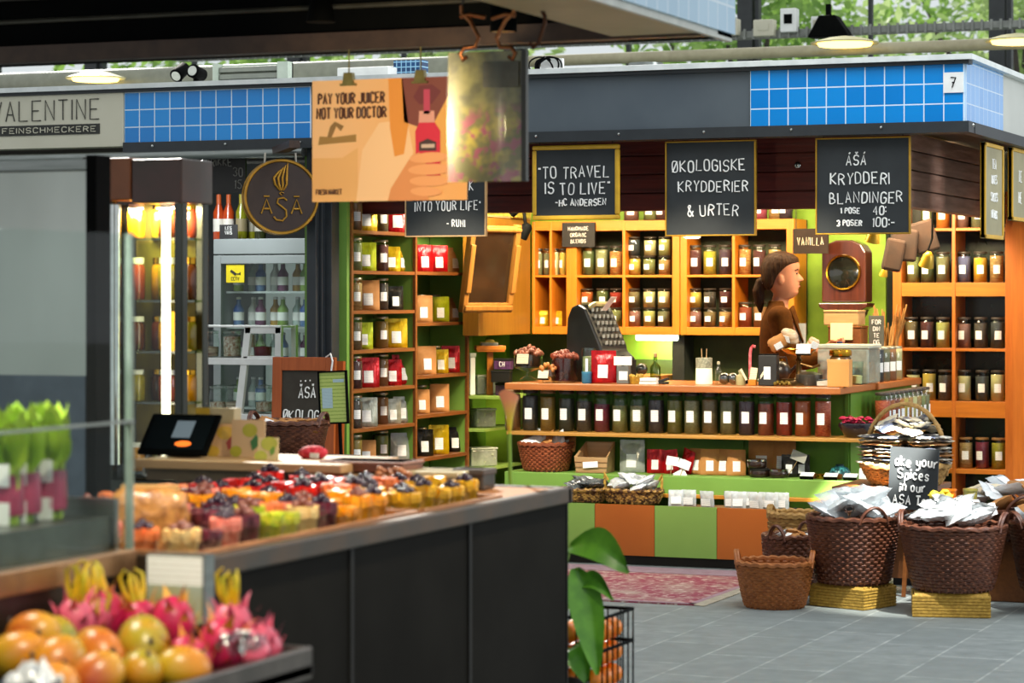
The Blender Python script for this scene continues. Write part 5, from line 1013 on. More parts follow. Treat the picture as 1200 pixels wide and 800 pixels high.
for k, (px, py, a, lb) in enumerate(((788, 540, .15, 'large tilted white card stuck into the red pouches'), (802, 544, .35, 'smaller tilted white card beside the kraft bags'), (797, 556, -.5, 'white slip lying before the red pouches'))):
    pc = onY(px, py, 13.70); t = thing('price_card', lb, 'card', pc, 0.1, rx=-.2, ry=a); g = G(); g.box(-.035, -.001, -.025, .035, .001, .025); g.build('sheet', labelp, t); g = G(); g.tube([(0, .003, -.02), (0, .02, -.09)], .002, 5); g.build('pick', lightwood, t)
for k, px in enumerate((817, 832, 848, 863)):
    pouch('kraft', (xY(px, 13.80 - .02 * (k % 2)), 13.80 - .02 * (k % 2), .482), 'kraft paper tea bag, %s of the four standing side by side on the step' % ORD[k], (-.3, .25, -.1, .35)[k], 1, .88, group='bags on the green step')
for k, (px, y, r_, lb) in enumerate(((893, 13.9, .1, 'tall kraft bag behind the silver tins'), (918, 13.9, -.15, 'tall kraft bag standing nearest the tilted grey card'))):
    pouch('kraft', (xY(px, y), y, .482), lb, r_, 0, 1.05, group='bags on the green step')
pc = onY(936, 535, 13.75); t = thing('price_card', 'grey tilted card on a stick above the dark bags', 'card', pc, -.1, ry=.35); g = G(); g.box(-.045, -.001, -.025, .045, .001, .028); g.build('sheet', pm('grey card', '#aeb0a8'), t); g = G(); g.tube([(0, .003, -.02), (-.03, .02, -.13)], .002, 5); g.build('pick', lightwood, t)
for k, (px, lb) in enumerate(((925, 'dark pouch with a grey label under the tilted card'), (938, 'dark pouch half hidden behind the labelled one'))): pouch('black', (xY(px, 13.80), 13.80 + .03 * k, .482), lb, .1, 1, .75, group='bags on the green step')
for k, (px, z, lb) in enumerate(((890, 0, 'flat dark glass tin of tea, lower one beside the kraft bags'), (887, .05, 'dark glass tin of tea stacked on the lower one'), (912, 0, 'low dark bowl with a tin edge next to the tea tins'))):
    t = thing('tea_tin', lb, 'tin', (xY(px, 13.73), 13.73, .4835 + z * 1.04)); g = G(); g.lathe([(.05, 0), (.054, .006), (.054, .036), (.046, .043)], 24); g.build('body', pm('dark brown glass', '#1c120c', '#2a1b12', .15), t, 50); g = G(); g.lathe([(.055, .036), (.056, .046), (.05, .049), (0, .05)], 24); g.build('lid', chrome if k else blackp, t, 50)
for k, (px, r_, m, lb) in enumerate(((962, .03, brass, 'small brass lidded tin beside the white cards'), (979, .036, pm('copper', '#a5602c', '#8c4d20', .3, .8), 'copper tray tin in front of the teal bowl'), (951, .028, pm('copper dark', '#7b4a22'), 'small dark copper tin at the end of the row'))):
    t = thing('spice_tin', lb, 'tin', (xY(px, 13.74), 13.74, .4835)); g = G(); g.lathe([(r_, 0), (r_ * 1.08, .004), (r_ * 1.08, .02)], 20); g.build('body', m, t, 50); g = G(); g.lathe([(r_ * 1.12, .019), (r_ * 1.12, .027), (0, .03)], 20); g.build('lid', m, t, 50)
t = thing('bowl', 'dark teal patterned bowl upside down at the end of the green step', 'bowl', (xY(984, 13.84), 13.84, .4835)); g = G(); g.lathe([(.062, 0), (.06, .03), (.045, .055), (.02, .066), (0, .067)], 24); g.build('bowl', pm('teal beads', '#123f45', '#3f8f93', .3, 0, 90, (1, 1, 1), .3, .7, .4, kind='voronoi'), t, 50); g = G(); g.lathe([(.02, .064), (.022, .074), (0, .074)], 16); g.build('foot', pm('teal foot', '#14343a'), t)
for k, (px, lb) in enumerate(((945, 'white price slip lying on the step edge before the copper tin'), (973, 'white price slip on the step edge before the brass tin'), (996, 'white price slip on the step edge below the teal bowl'))): papercard(px, 560, 13.66, .075, .04, lb, paper, rx=-1.1, z=.500)
papercard(1013, 556, 13.70, .065, .06, 'upright white card at the end of the green step', paper, rx=-.3, z=.49)
t = thing('flower_bowl', 'dark bowl of crimson petals at the end of the jar shelf', 'bowl', (xY(1005, 13.80), 13.80, .714)); g = G(); g.lathe([(.06, 0), (.075, .01), (.108, .06), (.106, .078), (.098, .078), (.095, .05), (0, .03)], 26); g.build('bowl', pm('black glazed bowl', '#15131a', '#221f29', .15, coat=.6), t, 50)
g = G()
for k in range(46): a = random.uniform(0, 6.28); q = random.uniform(0, .09); g.at((q * math.cos(a), q * math.sin(a), .08 + random.uniform(0, .03)), a, random.uniform(-1, 1)); g.ell((0, 0, 0), .02, .013, .006, 8, 5)
g.build('petals', pm('crimson petals', '#9c0f3a', '#c21a4a', .6), t, 60).__setitem__('kind', 'stuff')
# ---- bins along the floor front: plaited baskets with pouches
p = onY(686, 590, 13.52); wicker('plaited_basket', 'shallow two-tone plaited basket of dark pouches at the counter corner', (p.x, 13.50, .3365), .11, .13, .065, wk_bi, rows=6, handles=False, ey=.6)
packets(9, [film_g], (p.x, 13.52), .10, .405, .05, .12, .09, .03, 'dark pouch heaped in the two-tone basket at the counter corner', 'pouches in the two-tone basket', 31, ey=.5)
p = onY(742, 590, 13.5); wicker('plaited_basket', 'two-tone plaited basket with a tall hoop handle and white packets', (p.x, 13.5, .3365), .145, .165, .07, wk_bi, rows=6, handles=False, ey=.6, hoop=.0)
g = G()
for s in (-1, 1): g.tube([(p.x + s * .165, 13.5, .37), (p.x + s * .17, 13.5, .46), (p.x + s * .172, 13.5, .5), (p.x + s * .15, 13.5, .46)], .008, 6)
ho = g.build('handle', wk_straw, bpy.data.objects[[o.name for o in COL.objects if o.get('label', '').startswith('two-tone plaited basket with a tall')][0]]); ho.location = (-p.x, -13.5, -.3365)
packets(12, [film_w], (p.x, 13.5), .13, .41, .06, .12, .09, .035, 'white packet heaped in the hoop-handled plaited basket', 'packets in the hoop-handled basket', 32, ey=.5)
for k, px in enumerate((793, 806, 830, 856, 866, 876, 887, 897, 905, 915)):
    pz = .30; t = thing('spice_packet', 'small clear packet with a white label, %s along the striped bin' % ORD[k], 'packet', (xY(px, 13.47), 13.46 + .03 * (k % 2), .335), random.uniform(-.4, .4), 'packets standing in the striped bin', rx=random.uniform(-.3, .3)); g = packet_mesh(.085, .10, .03, k + 50, film); o = g.build('bag', film, t, 60, loc=(0, 0, .035)); o.rotation_euler = (PI / 2, 0, 0)
    g = G(); g.box(-.028, -.02, .005, .028, -.0185, .045); g.build('paper_label', labelp, t)
g = G(); g.box(xY(790, 13.5), 13.4, .21, -3.92, 13.6, .33); tag(g.build('bin_filler_board', pm('kraft board', '#8f6a3f', '#7b5831', .8), None), 'brown board inside the striped bin under the clear packets', 'board', kind='structure')

# ---- rug
rx0, rx1, ry0, ry1 = -5.3, -3.87, 11.75, 13.25
m, nt, b = _new('faded red rug'); v = _coord(nt); L = nt.links
f1 = _noise(nt, v, 5, 5, .65); f2 = _noise(nt, v, 26, 3)
c_ = _mix(nt, _ramp(nt, f1, .45, .65), lin('#8a3449'), lin('#a58f82')); c2_ = _mix(nt, _ramp(nt, f2, .52, .7), c_, lin('#c2b0a4')); L.new(c2_, b.inputs['Base Color']); b.inputs['Roughness'].default_value = .95
rug = thing('rug', 'faded red patterned rug on the floor before the striped bin', 'rug', (rx1, ry0, 0)); g = G(); g.box(rx0 - rx1, 0, 0, 0, ry1 - ry0, .008); g.build('field', m, rug)
g = G(); w0 = rx0 - rx1; d0 = ry1 - ry0
for q in ((w0, 0, 0, .035), (w0, d0 - .26, 0, d0), (-.03, 0, 0, d0)): g.box(q[0], q[1], .008, q[2], q[3], .0095)
g.build('border', pm('mauve rug border', '#a08890', '#94767e', .95, scale=20), rug)
g = G()
for k in range(100): y = d0 * k / 99; g.tube([(0, y, .006), (.03, y + random.uniform(-.01, .01), .004), (.055, y + random.uniform(-.012, .012), .003)], .0035, 4)
g.build('fringe', pm('cream fringe', '#b7ab92'), rug)

# ---- big baskets on the floor
def B(px, py, z): return onZ(px, py, z)
wicker('wicker_basket', 'small empty tan wicker basket standing on the tiles', (-3.5, 11.86, 0), .135, .178, .215, wk_tan, rz=.1, rows=15, hh=.075, hy=.15)
def stool(label, x, y, w, d, h, rz):
    t = thing('straw_footstool', label, 'footstool', (x, y, 0), rz); g = G(); N = 7
    for k in range(N): g.tube([(-w, -d, .008 + k * h / N), (w, -d, .008 + k * h / N), (w, d, .008 + k * h / N), (-w, d, .008 + k * h / N)], h / N * .6, 6, True)
    g.box(-w + .004, -d + .004, .004, w - .004, d - .004, h - .006); g.build('plaited_body', wk_straw, t, 50)
    g = G()
    for k in range(9): g.tube([(-w + .005, -d + .01 + k * (2 * d - .02) / 8, h), (w - .005, -d + .01 + k * (2 * d - .02) / 8, h)], .01, 5)
    g.build('plaited_top', wk_straw, t, 50); return t
stool('square plaited straw stool under the dark wicker basket by the small tan one', -3.165, 12.05, .155, .13, .098, -.36)
stool('square plaited straw stool under the dark wicker basket nearest the aisle', -2.66, 11.92, .175, .15, .1, .25)
wicker('wicker_basket', 'large dark wicker basket of loose plastic bags beside the small tan basket', (-3.165, 12.06, .112), .165, .215, .315, wk_dark, rows=19, stakes=30, hh=.08, hy=2.3)
wicker('wicker_basket', 'large dark wicker basket of white-labelled bags nearest the aisle', (-2.65, 11.93, .114), .175, .24, .30, wk_dark, rows=18, stakes=32, hh=.085, hy=.0)
packets(14, [film], (-3.15, 12.06), .14, .455, .07, .19, .17, .05, 'clear plastic bag piled in the dark basket beside the small tan one', 'bags in the big wicker baskets', 41, label_card=False, tilt=.6)
packets(20, [film, film_w, film_g], (-2.65, 11.93), .155, .44, .06, .16, .14, .045, 'white-labelled plastic bag in the dark basket nearest the aisle', 'labelled bags in the aisle basket', 42, tilt=.6)
# edge basket with a blue stool
stool('blue plaited stool under the dark basket at the edge of the aisle', -2.21, 12.2, .14, .12, .09, .2).children[0].data.materials[0] = pm('blue straw', '#2d5a73', '#1f4357', .7, scale=60)
for c_o in [o for o in COL.objects if o.parent and o.parent.get('label', '').startswith('blue plaited stool')]: setmat(c_o, pm('blue straw', '#2d5a73'))
wicker('wicker_basket', 'dark wicker basket of kraft packets at the very edge of the aisle', (-2.20, 12.2, .102), .17, .225, .32, wk_dark, rows=18, stakes=30, hy=.6)
packets(10, [PB['kraft'], film], (-2.20, 12.2), .16, .43, .07, .15, .12, .04, 'kraft packet in the dark basket at the very edge of the aisle', 'packets in the edge basket', 43)
# behind: rope basket, small dark basket, yellow frame
p = onY(946, 612, 12.75); wicker('rope_basket', 'square straw rope hamper standing behind the small tan basket', (-3.66, 12.85, 0), .135, .15, .36, wk_rope, rows=15, stakes=20, ey=.9, sr=.010, hh=.06)
wicker('wicker_basket', 'small dark wicker basket in front of the straw rope hamper', (-3.58, 12.42, 0), .11, .135, .29, wk_dark, rows=15, stakes=22, hh=.08, hy=1.3)
packets(4, [PB['kraft'], film_w], (-3.58, 12.42), .08, .27, .03, .10, .08, .03, 'packet lying in the small dark basket before the rope hamper', 'packets in the small dark basket', 44)
p = onY(1000, 601, 12.45); t = thing('slate_frame', 'small yellow framed slate stuck behind the bags of the dark basket', 'frame', (p.x + .01, 12.42, .36), .2, ry=.5); g = G()
for q in ((-.09, -.012, -.07, .11), (.07, -.012, .09, .11), (-.09, -.012, .09, .01), (-.09, .09, .09, .11)): g.box(q[0], -.01, q[1] if q[1] > 0 else 0, q[2], .008, q[3])
g.build('frame', yellowp, t); g = G(); g.box(-.075, -.003, .005, .075, .003, .1); g.build('panel', chalkb, t); g = G(); g.tube([(0, .0, .01), (.165, 0, -.30)], .006, 6); g.build('stick', lightwood, t)
# ---- table behind the baskets with the tall hoop basket of packets
t = thing('display_table', 'brown wooden display table behind the big wicker baskets', 'table', (-3.02, 12.85, 0)); g = G(); g.box(-.40, -.25, .50, .09, .3, .53); g.build('top', brownwood, t, bevel=.004); g = G(); g.box(-.39, -.245, .08, .08, -.225, .5); g.build('front_panel', wood('red brown panel', '#7a4a26', '#683d1d', 'z'), t)
for a in (-.38, .05):
    for b_ in (-.23, .26): g = G(); g.box(a, b_, 0, a + .03, b_ + .03, .5); g.build('leg', brownwood, t)
wicker('hoop_basket', 'straw basket with a tall hoop handle stacked with seed packets', (-3.10, 12.85, .5315), .17, .215, .10, wk_rope, rows=7, stakes=24, handles=False, hoop=.36, sr=.009)
pk = [pm('cream seed packet', '#d9ccae', '#6b6a72', .45, 0, 14, (1, 1, 1), .5, .62), pm('dark seed packet', '#3c4250', '#d8d4c4', .4, 0, 14, (1, 1, 1), .5, .62), pm('kraft seed packet', '#a5784a', '#8b6037', .6)]
rg = random.Random(5)
for c_ in range(7):
    a = c_ / 7 * 2 * PI; cxp, cyp = -3.10 + .15 * math.cos(a) * 1.2, 12.83 + .13 * math.sin(a)
    for k in range(8):
        key = ('seed', c_ % 3, k % 3)
        lab = 'flat seed packet stacked in the tall hoop-handled straw basket'
        loc = (cxp + rg.uniform(-.012, .012), cyp + rg.uniform(-.012, .012), .648 + k * .0185)
        if key not in PKT:
            t = thing('seed_packet', lab, 'packet', loc, 0, 'seed packets in the hoop basket'); PKT[key] = {'root': t, 'bag': packet_mesh(.12, .10, .014, k + c_, pk[k % 3], .3).build('bag', pk[k % 3], t, 60)}
        else: t = dup(PKT[key], loc, 0, lab)['root']
        t.rotation_euler = (rg.uniform(-.04, .04), rg.uniform(-.04, .04), a + rg.uniform(-.4, .4))
packets(12, pk[:2], (-3.10, 12.83), .15, .80, .05, .12, .10, .018, 'seed packet lying loose on top of the stacks in the hoop basket', 'loose seed packets on the stacks', 46, name='seed_packet', label_card=False)
# leaning chalk sign about the spices
board('chalkboard leaning in front of the hoop basket about choosing your spices', 1040, 524, 1097, 598, 12.5, None, 0, [('ake your', .55, .70, .15, 'c'), ('Spices', .5, .49, .15, 'c'), ('in our', .5, .29, .14, 'c'), ('ASA Ter', .5, .09, .14, 'c')], .0085, 12, cords=False, jit=.6)
lb_ = [o for o in COL.objects if o.get('label', '').startswith('chalkboard leaning in front')][0]; lb_.rotation_euler = (-.06, .04, 0)
g = G(); g.box(-.03, .004, -lb_.location.z, -.01, .02, .02); g.box(.05, .004, -lb_.location.z, .07, .02, .02); g.build('stake', brownwood, lb_)
# packets and tubs to the aisle side of the sign
wicker('wicker_basket', 'dark wicker tray basket of kraft and clear bags beside the leaning sign', (-2.51, 12.64, .30), .2, .24, .14, wk_dark, rows=8, stakes=28, hh=.1, hy=-1.2, ex=1.2)
g = G(); g.box(-2.80, 12.47, 0, -2.2, 12.85, .298); tag(g.build('crate', brownwood, bevel=.006), 'plain wooden crate under the dark tray basket', 'crate')
packets(16, [PB['kraft'], film, film_w, PB['black'], pk[0]], (-2.51, 12.64), .20, .46, .10, .15, .12, .03, 'bag of spices heaped in the dark tray basket beside the leaning sign', 'bags in the tray basket', 47, ex=1.2)
for px, y, r_, m, lb in ((1112, 12.28, .035, pm('amber jelly', '#c46a10', '#a9560a', .15), 'amber jar of jelly beside the leaning sign'), (1137, 12.22, .034, pm('olive jelly', '#7f7a3a', '#6a652d', .2), 'pale green tub of paste beside the amber jar')):
    z = .40; t = thing('sample_jar', lb, 'jar', (xY(px, y), y, onY(px, 592, y).z)); g = G(); g.lathe([(r_ * .85, 0), (r_, .05), (r_, .07), (0, .07)], 20); g.build('body', m, t, 50); g = G(); g.lathe([(r_ * 1.08, .07), (r_ * 1.08, .08), (0, .082)], 20); g.build('lid', m if 'amber' in lb else pm('pale lid', '#a9a88a'), t, 50)
g = G(); zz_ = onY(1112, 592, 12.25).z; g.box(xY(1092, 12.2), 12.16, zz_ - .02, xY(1150, 12.2), 12.36, zz_ - .001); tag(g.build('sample_board', brownwood), 'narrow wooden board carrying the sample jars', 'board')
g = G(); g.box(xY(1098, 12.2), 12.2, 0, xY(1100, 12.2) + .02, 12.3, zz_ - .021); tag(g.build('board_post', brownwood), 'post holding up the narrow sample board', 'post')
t = thing('napkin', 'crumpled yellow paper napkin on top of the labelled bags', 'napkin', (-2.72, 11.98, .55)); g = packet_mesh(.11, .06, .025, 77, None, 1.5); g.build('sheet', pm('yellow tissue', '#d8bf2a', '#c4aa1c', .6), t, 60); g = G(); g.ell((.02, 0, .02), .02, .015, .01, 10, 6); g.build('fold', pm('yellow tissue', '#d8bf2a'), t)
g = G(); g.box(-3.2, 13.0, .0, -2.2, 13.35, .06); tag(g.build('floor_plinth', slate_dk), 'low dark plinth on the floor behind the big wicker baskets', 'plinth')
# ================================================================== shop next door: drinks fridge, bottles, white stand
FY = 14.0
a = onY(250, 280, FY); b = onY(363, 280, FY); t = thing('display_fridge', 'grey glass-door drinks fridge with a yellow sticker next door', 'fridge', (a.x, FY, 0)); w = b.x - a.x + .12; hz = a.z
fg = pm('fridge grey', '#8d9493', '#848b8a', .45, scale=2)
g = G(); g.box(0, .06, .02, .03, .65, hz); g.box(w - .03, .06, .02, w, .65, hz); g.box(0, .06, hz - .03, w, .65, hz); g.box(0, .62, .02, w, .65, hz); g.box(0, .06, .02, w, .65, .12); g.build('body', fg, t)
g = G(); g.box(0, .0, hz - .095, w, .06, hz); g.build('top_panel', fg, t, bevel=.004)
g = G(); x1 = w; fw = .052; dz0, dz1 = .15, hz - .102
g.box(0, 0, dz0, fw, .05, dz1); g.box(x1 - .05, 0, dz0, x1, .05, dz1); g.box(fw, 0, dz1 - fw, x1 - .05, .05, dz1); g.box(fw, 0, dz0, x1 - .05, .05, dz0 + fw); dr = g.build('door', fg, t, bevel=.003)
g = G(); g.box(fw, .02, dz0 + fw, x1 - .05, .03, dz1 - fw); g.build('glass', glass_pane, dr)
g = G(); q0 = onY(264, 331, FY); q1 = onY(285, 310, FY); g.box(q0.x - a.x, .012, q0.z, q1.x - a.x, .0195, q1.z); stk = g.build('sticker', pm('yellow sticker', '#e3cf12', '#d9c40c', .5), dr)
ww = q1.x - q0.x; lettering([('CCTV', q0.x - a.x + ww * .5, q0.z + .014, .02)], .004, 'lettering', ink, stk, .011, wide=.7)
g = G(); yy = .009; cx_ = q0.x - a.x + ww * .5; zz_ = q0.z + .062
g.at((cx_ - .012, yy, zz_), ry=.6); g.box(-.022, -.001, -.008, .022, .001, .008); g.at((cx_ + .018, yy, zz_ - .008), ry=0); g.box(-.012, -.001, -.003, .018, .001, .003); g.box(.014, -.001, -.006, .02, .001, .010); g.build('camera_mark', ink, stk)
SHZ = [.45, .8, 1.08, 1.3, 1.52]; g = G()
for z in SHZ: g.box(.04, .09, z - .012, w - .04, .6, z)
g.build('shelf', pm('wire shelf', '#b9c0bd', '#a7aeab', .4, .3), t)
g = G(); g.box(.05, .600, .14, w - .05, .615, hz - .12); g.build('lit_back', emit('fridge light panel', '#cfe0d8', .22), t)
drk = [('blue', pm('drink blue', '#2b4f8c', '#6f8fb8', .3)), ('clear', pm('drink clear', '#9fb3ac', '#c3d0c9', .2)), ('green', pm('drink green', '#6f8f3c', '#93ad56', .3)), ('amber', pm('drink amber', '#a5803a', '#c19a4c', .3)), ('plum', pm('drink plum', '#5a2f4c', '#7a4a68', .3)), ('white', pm('drink white', '#c9cfc8', '#b5bbb4', .3))]
def bottle_proto(h, r):
    root = thing('drink_bottle', 'b', 'bottle'); g = G(); g.lathe([(r * .9, 0), (r, .006), (r, h * .58), (r * .45, h * .75), (r * .4, h * .92)], 14); b_ = g.build('body', drk[0][1], root, 50); g = G(); g.lathe([(r * .46, h * .91), (r * .46, h * .985), (0, h)], 12); c_ = g.build('cap', white, root, 50)
    g = G(); g.lathe([(r * 1.02, h * .2), (r * 1.02, h * .48)], 14); l_ = g.build('wrap_label', paper, root, 50); return {'root': root, 'body': b_, 'cap': c_, 'wrap_label': l_}
BPR = bottle_proto(.185, .034); used_ = False
for si, z in enumerate(SHZ):
    for k in range(7):
        nm, mm = drk[(si * 2 + k * 5) % 6]; lab = '%s bottle, %s on the %s shelf of the drinks fridge' % (nm, ORD[k], ('lowest', 'second', 'third', 'fourth', 'top')[si]); loc = (a.x + .075 + k * .078, FY + .19 + .05 * (k % 2), z + .0015)
        if not used_: used_ = True; J = BPR; J['root'].location = loc; J['root']['label'] = lab; J['root']['group'] = 'bottles in the drinks fridge'
        else: J = dup(BPR, loc, 0, lab, 'bottles in the drinks fridge')
        setmat(J['body'], mm)
# wine bottles on the fridge
for px, y, gm, cap, lbm, lb in ((256.5, 14.2, '#b5451c', '#c3571f', '#e2ddd2', 'rosé bottle with an orange neck, nearest the vitrine on the fridge'), (268, 14.22, '#b5451c', '#c3571f', '#e2ddd2', 'rosé bottle with an orange neck, second on the fridge'), (283, 14.2, '#7a7a1a', '#9a8f20', '#8a7d5c', 'olive green wine bottle with a tan label on the fridge'), (295.5, 14.28, '#7a7a1a', '#46471a', '#8a8674', 'dark green wine bottle half behind the round sign'), (305, 14.25, '#33361e', '#2a2c18', '#b9b6a8', 'darkest wine bottle behind the round sign')):
    t = thing('wine_bottle', lb, 'bottle', (xY(px, y), y, hz + .001), 0, 'wine bottles on the fridge'); r = .036; g = G(); g.lathe([(r, 0), (r, .17), (.014, .225), (.014, .28)], 16); g.build('body', pm('wine glass ' + gm, gm, None, .1, scale=4), t, 50); g = G(); g.lathe([(.0155, .225), (.0155, .283), (0, .284)], 12); g.build('capsule', pm('capsule ' + cap, cap), t, 50); g = G(); g.lathe([(r * 1.015, .05), (r * 1.015, .13)], 16); g.build('paper_label', pm('wine label ' + lbm, lbm), t, 50)
t = thing('leaflet', 'small black card with white print standing on the fridge edge', 'card', (xY(268, 14.05), 14.05, hz), .1); g = G(); g.box(-.06, -.003, 0, .06, .003, .09); g.build('sheet', pm('black card', '#141312'), t); lettering([('LES', 0, .058, .02), ('VINS', 0, .03, .02)], .004, 'lettering', chalk, t, -.005)
for s_ in (t,): pass
# white ladder stand with jars of desserts
lx0 = xY(246, 13.4); t = thing('ladder_stand', 'white A-frame ladder stand with glass jars beside the fridge', 'stand', (xY(300, 13.35), 13.35, 0)); z_t = onY(300, 381, 13.35).z
def P_(px, py): q = onY(px, py, 13.35); return (q.x - xY(300, 13.35), 0, q.z)
g = G(); wpt = white
def bar(p0, p1, th=.02, y0=-.015, y1=.015):
    a_, b_ = Vector(p0), Vector(p1); d = (b_ - a_).normalized(); n_ = Vector((-d.z, 0, d.x)) * th; g.prism([((a_ + n_).x, (a_ + n_).z), ((b_ + n_).x, (b_ + n_).z), ((b_ - n_).x, (b_ - n_).z), ((a_ - n_).x, (a_ - n_).z)], y0, y1)
bar(P_(292, 381), P_(281, 478), .022); bar(P_(281, 478), P_(268, 620), .022); bar(P_(327, 381), P_(327, 620), .02); bar(P_(288, 386), P_(331, 386), .024); bar(P_(286, 421), P_(331, 421), .02)
g.build('frame', wpt, t, bevel=.003)
g = G(); q = P_(246, 381); q2 = P_(291, 381)
for py in (381, 419, 484): z = P_(246, py)[2]; g.box(P_(246, py)[0] - .25, -.02, z - .04 if py > 400 else z - .012, P_(330, py)[0], .2, z - .0)
g.build('shelf', wpt, t, bevel=.003)
g = G(); g.box(P_(246, 0)[0] - .25, .18, 0, P_(246, 0)[0] - .21, .2, z_t); g.build('leg', wpt, t, bevel=.003); g = G(); g.box(P_(331, 0)[0] - .03, .17, 0, P_(331, 0)[0], .2, z_t); g.build('leg', wpt, t)
dj = pm('chocolate layers', '#5a2418', '#c9b9a0', .6, 0, 14, (.5, .5, 5)); dj2 = pm('red fruit layer', '#7e1029', '#5c0c1f', .5); dj3 = pm('candy layer', '#cfc9b8', '#8a5c3c', .6, scale=60)
for k, (px, sh, m, lb) in enumerate(((246, 419, dj, 'glass jar of chocolate layers on the upper shelf of the white stand'), (272, 419, dj3, 'tall glass jar of white sweets on the upper shelf of the white stand'), (308, 419, dj2, 'glass jar with a red base seen through the white A-frame'), (256, 484, dj3, 'glass jar of spotted sweets on the lower shelf of the white stand'), (275, 484, dj, 'glass jar on the lower shelf behind the dark basket handle'), (310, 484, dj3, 'pale glass jar on the lower shelf beside the brown chalkboard'))):
    q = onY(px, sh, 13.44); t = thing('sweet_jar', lb, 'jar', (q.x, 13.44, onY(px, sh, 13.35).z + .002)); g = G(); g.lathe([(.045, 0), (.055, .01), (.057, .1), (.05, .125), (.052, .14)], 20); g.build('glass_body', glass, t, 50); g = G(); g.lathe([(.05, .005), (.053, .06 if k != 1 else .12), (0, .065 if k != 1 else .13)], 18); g.build('filling', m, t, 50); g = G(); g.lathe([(.054, .14), (.055, .155), (0, .165)], 18); g.build('lid', glassy('glass lid', '#dfe8e2', .2), t, 50)
# brown A-board, menu frame and dark basket in front of the stall
AY = 12.7
a = onY(318, 418, AY); b = onY(388, 418, AY); t = thing('a_board', 'orange-brown framed A-board reading ASA ØKOLOGISK behind the dark basket', 'chalkboard', ((a.x + b.x) / 2, AY, 0), .12, rx=-.05); w = (b.x - a.x); h = a.z
ow = wood('orange brown frame', '#a8511c', '#94440f', 'z'); g = G(); fw = .055
for q in ((-w / 2, 0, -w / 2 + fw, h), (w / 2 - fw, 0, w / 2, h), (-w / 2 + fw, h - .075, w / 2 - fw, h), (-w / 2 + fw, .05, w / 2 - fw, .15)): g.box(q[0], -.015, q[1], q[2], .015, q[3])
g.build('frame', ow, t, bevel=.003); g = G(); g.box(-w / 2 + fw, -.004, .15, w / 2 - fw, .006, h - .075); g.build('panel', pm('brown black slate', '#2d261c', '#353026', .7), t)
lettering([('. . .', .01, h - .135, .05), ('ÅSÅ', .02, h - .225, .058), ('ØKOLOGISK', .03, h - .355, .058)], .008, 'lettering', chalk, t, -.008, .5, wide=.62, gap=1.3, seed=3)
g = G(); g.box(-w / 2, .12, 0, -w / 2 + .05, .16, h * .985); g.box(w / 2 - .05, .12, 0, w / 2, .16, h * .985); g.box(-w / 2, .0, h * .96, -w / 2 + .03, .15, h * .985); g.build('back_frame', ow, t); g = G(); g.tube([(w / 2 - .06, 0, h), (w / 2 - .03, -.01, h + .02), (w / 2 - .01, -.03, h - .02), (w / 2 - .02, -.03, h - .1)], .005, 6); g.build('cord', white, t)
a = onY(374, 434, 12.45); b = onY(410, 497, 12.45); t = thing('menu_frame', 'green menu sheet in a thin black frame beside the brown A-board', 'menu', ((a.x + b.x) / 2, 12.45, b.z), -.12, ry=-.05); w = b.x - a.x; h = a.z - b.z
g = G(); fw = .009
for q in ((-w / 2, 0, -w / 2 + fw, h), (w / 2 - fw, 0, w / 2, h), (-w / 2, 0, w / 2, fw), (-w / 2, h - fw, w / 2, h)): g.box(q[0], -.008, q[1], q[2], .008, q[3])
g.build('frame', blackm, t); g = G(); g.box(-w / 2 + fw, -.002, fw, w / 2 - fw, .002, h - fw); g.build('sheet', ruled('green menu', '#b9c96a', '#8aa548', 16), t); g = G(); g.box(-w * .38, -.004, h * .3, -w * .02, -.0025, h * .68); g.box(w * .02, -.004, h * .78, w * .4, -.0025, h * .84); g.build('print_block', ruled('blue print', '#b9d2d8', '#7f9fb0', 50), t)
g = G(); g.box(w * .1, .006, -b.z, w * .18, .02, h * .3); g.build('stand', blackm, t)
# table for the dark basket
bx = onY(338, 530, 11.6); t = thing('side_table', 'dark side table hidden behind the till board under the wicker basket', 'table', (bx.x, 11.6, 0)); zt_ = onY(338, 534, 11.6).z; g = G(); g.box(-.3, -.22, zt_ - .03, .3, .22, zt_); g.build('top', blackp, t)
for s in (-1, 1):
    for q in (-1, 1): g = G(); g.box(s * .27 - .02, q * .19 - .02, 0, s * .27 + .02, q * .19 + .02, zt_ - .03); g.build('leg', blackp, t)
wicker('wicker_basket', 'dark brown wicker basket with ear handles beside the till', (bx.x, 11.6, zt_ + .0015), .155, .195, .17, wk_dark, rows=12, stakes=26, hh=.07, hy=.05)
packets(6, [PB['kraft']], (bx.x, 11.6), .13, zt_ + .12, .04, .15, .12, .03, 'kraft bag inside the dark brown basket beside the till', 'kraft bags in the till basket', 51, label_card=False)

# ================================================================== fruit stall: canopy, beam, lamps
CXR, CYF, CZB = -2.64, 8.43, 2.38
cn = thing('fruit_stall_canopy', 'dark canopy of the fruit stall with pale tiles on its outer side', 'canopy', (CXR, CYF, CZB)); cn['kind'] = 'structure'
g = G(); g.box(-6, -.16, 0, 0, 0, .75); g.build('end_fascia', blackm, cn)
g = G(); g.box(-6, -.22, -.008, -.02, -.16, .055); g.build('edge_rail', pm('brown edge rail', '#3b2c22', '#4a382b', .4, .3), cn)
g = G(); g.tube([(-6, -.23, .235), (-.4, -.23, .235)], .012, 8); g.tube([(-6, -.19, .15), (-.4, -.19, .15)], .01, 8); g.build('wire_conduit', pm('dark conduit', '#3f3c33', '#4b483e', .4, .3), cn)
g = G(); g.box(-.36, -5.5, 0, -.013, -.001, .03); g.build('soffit', pm('olive soffit', '#a69d7c', '#978e6e', .5, scale=3), cn)
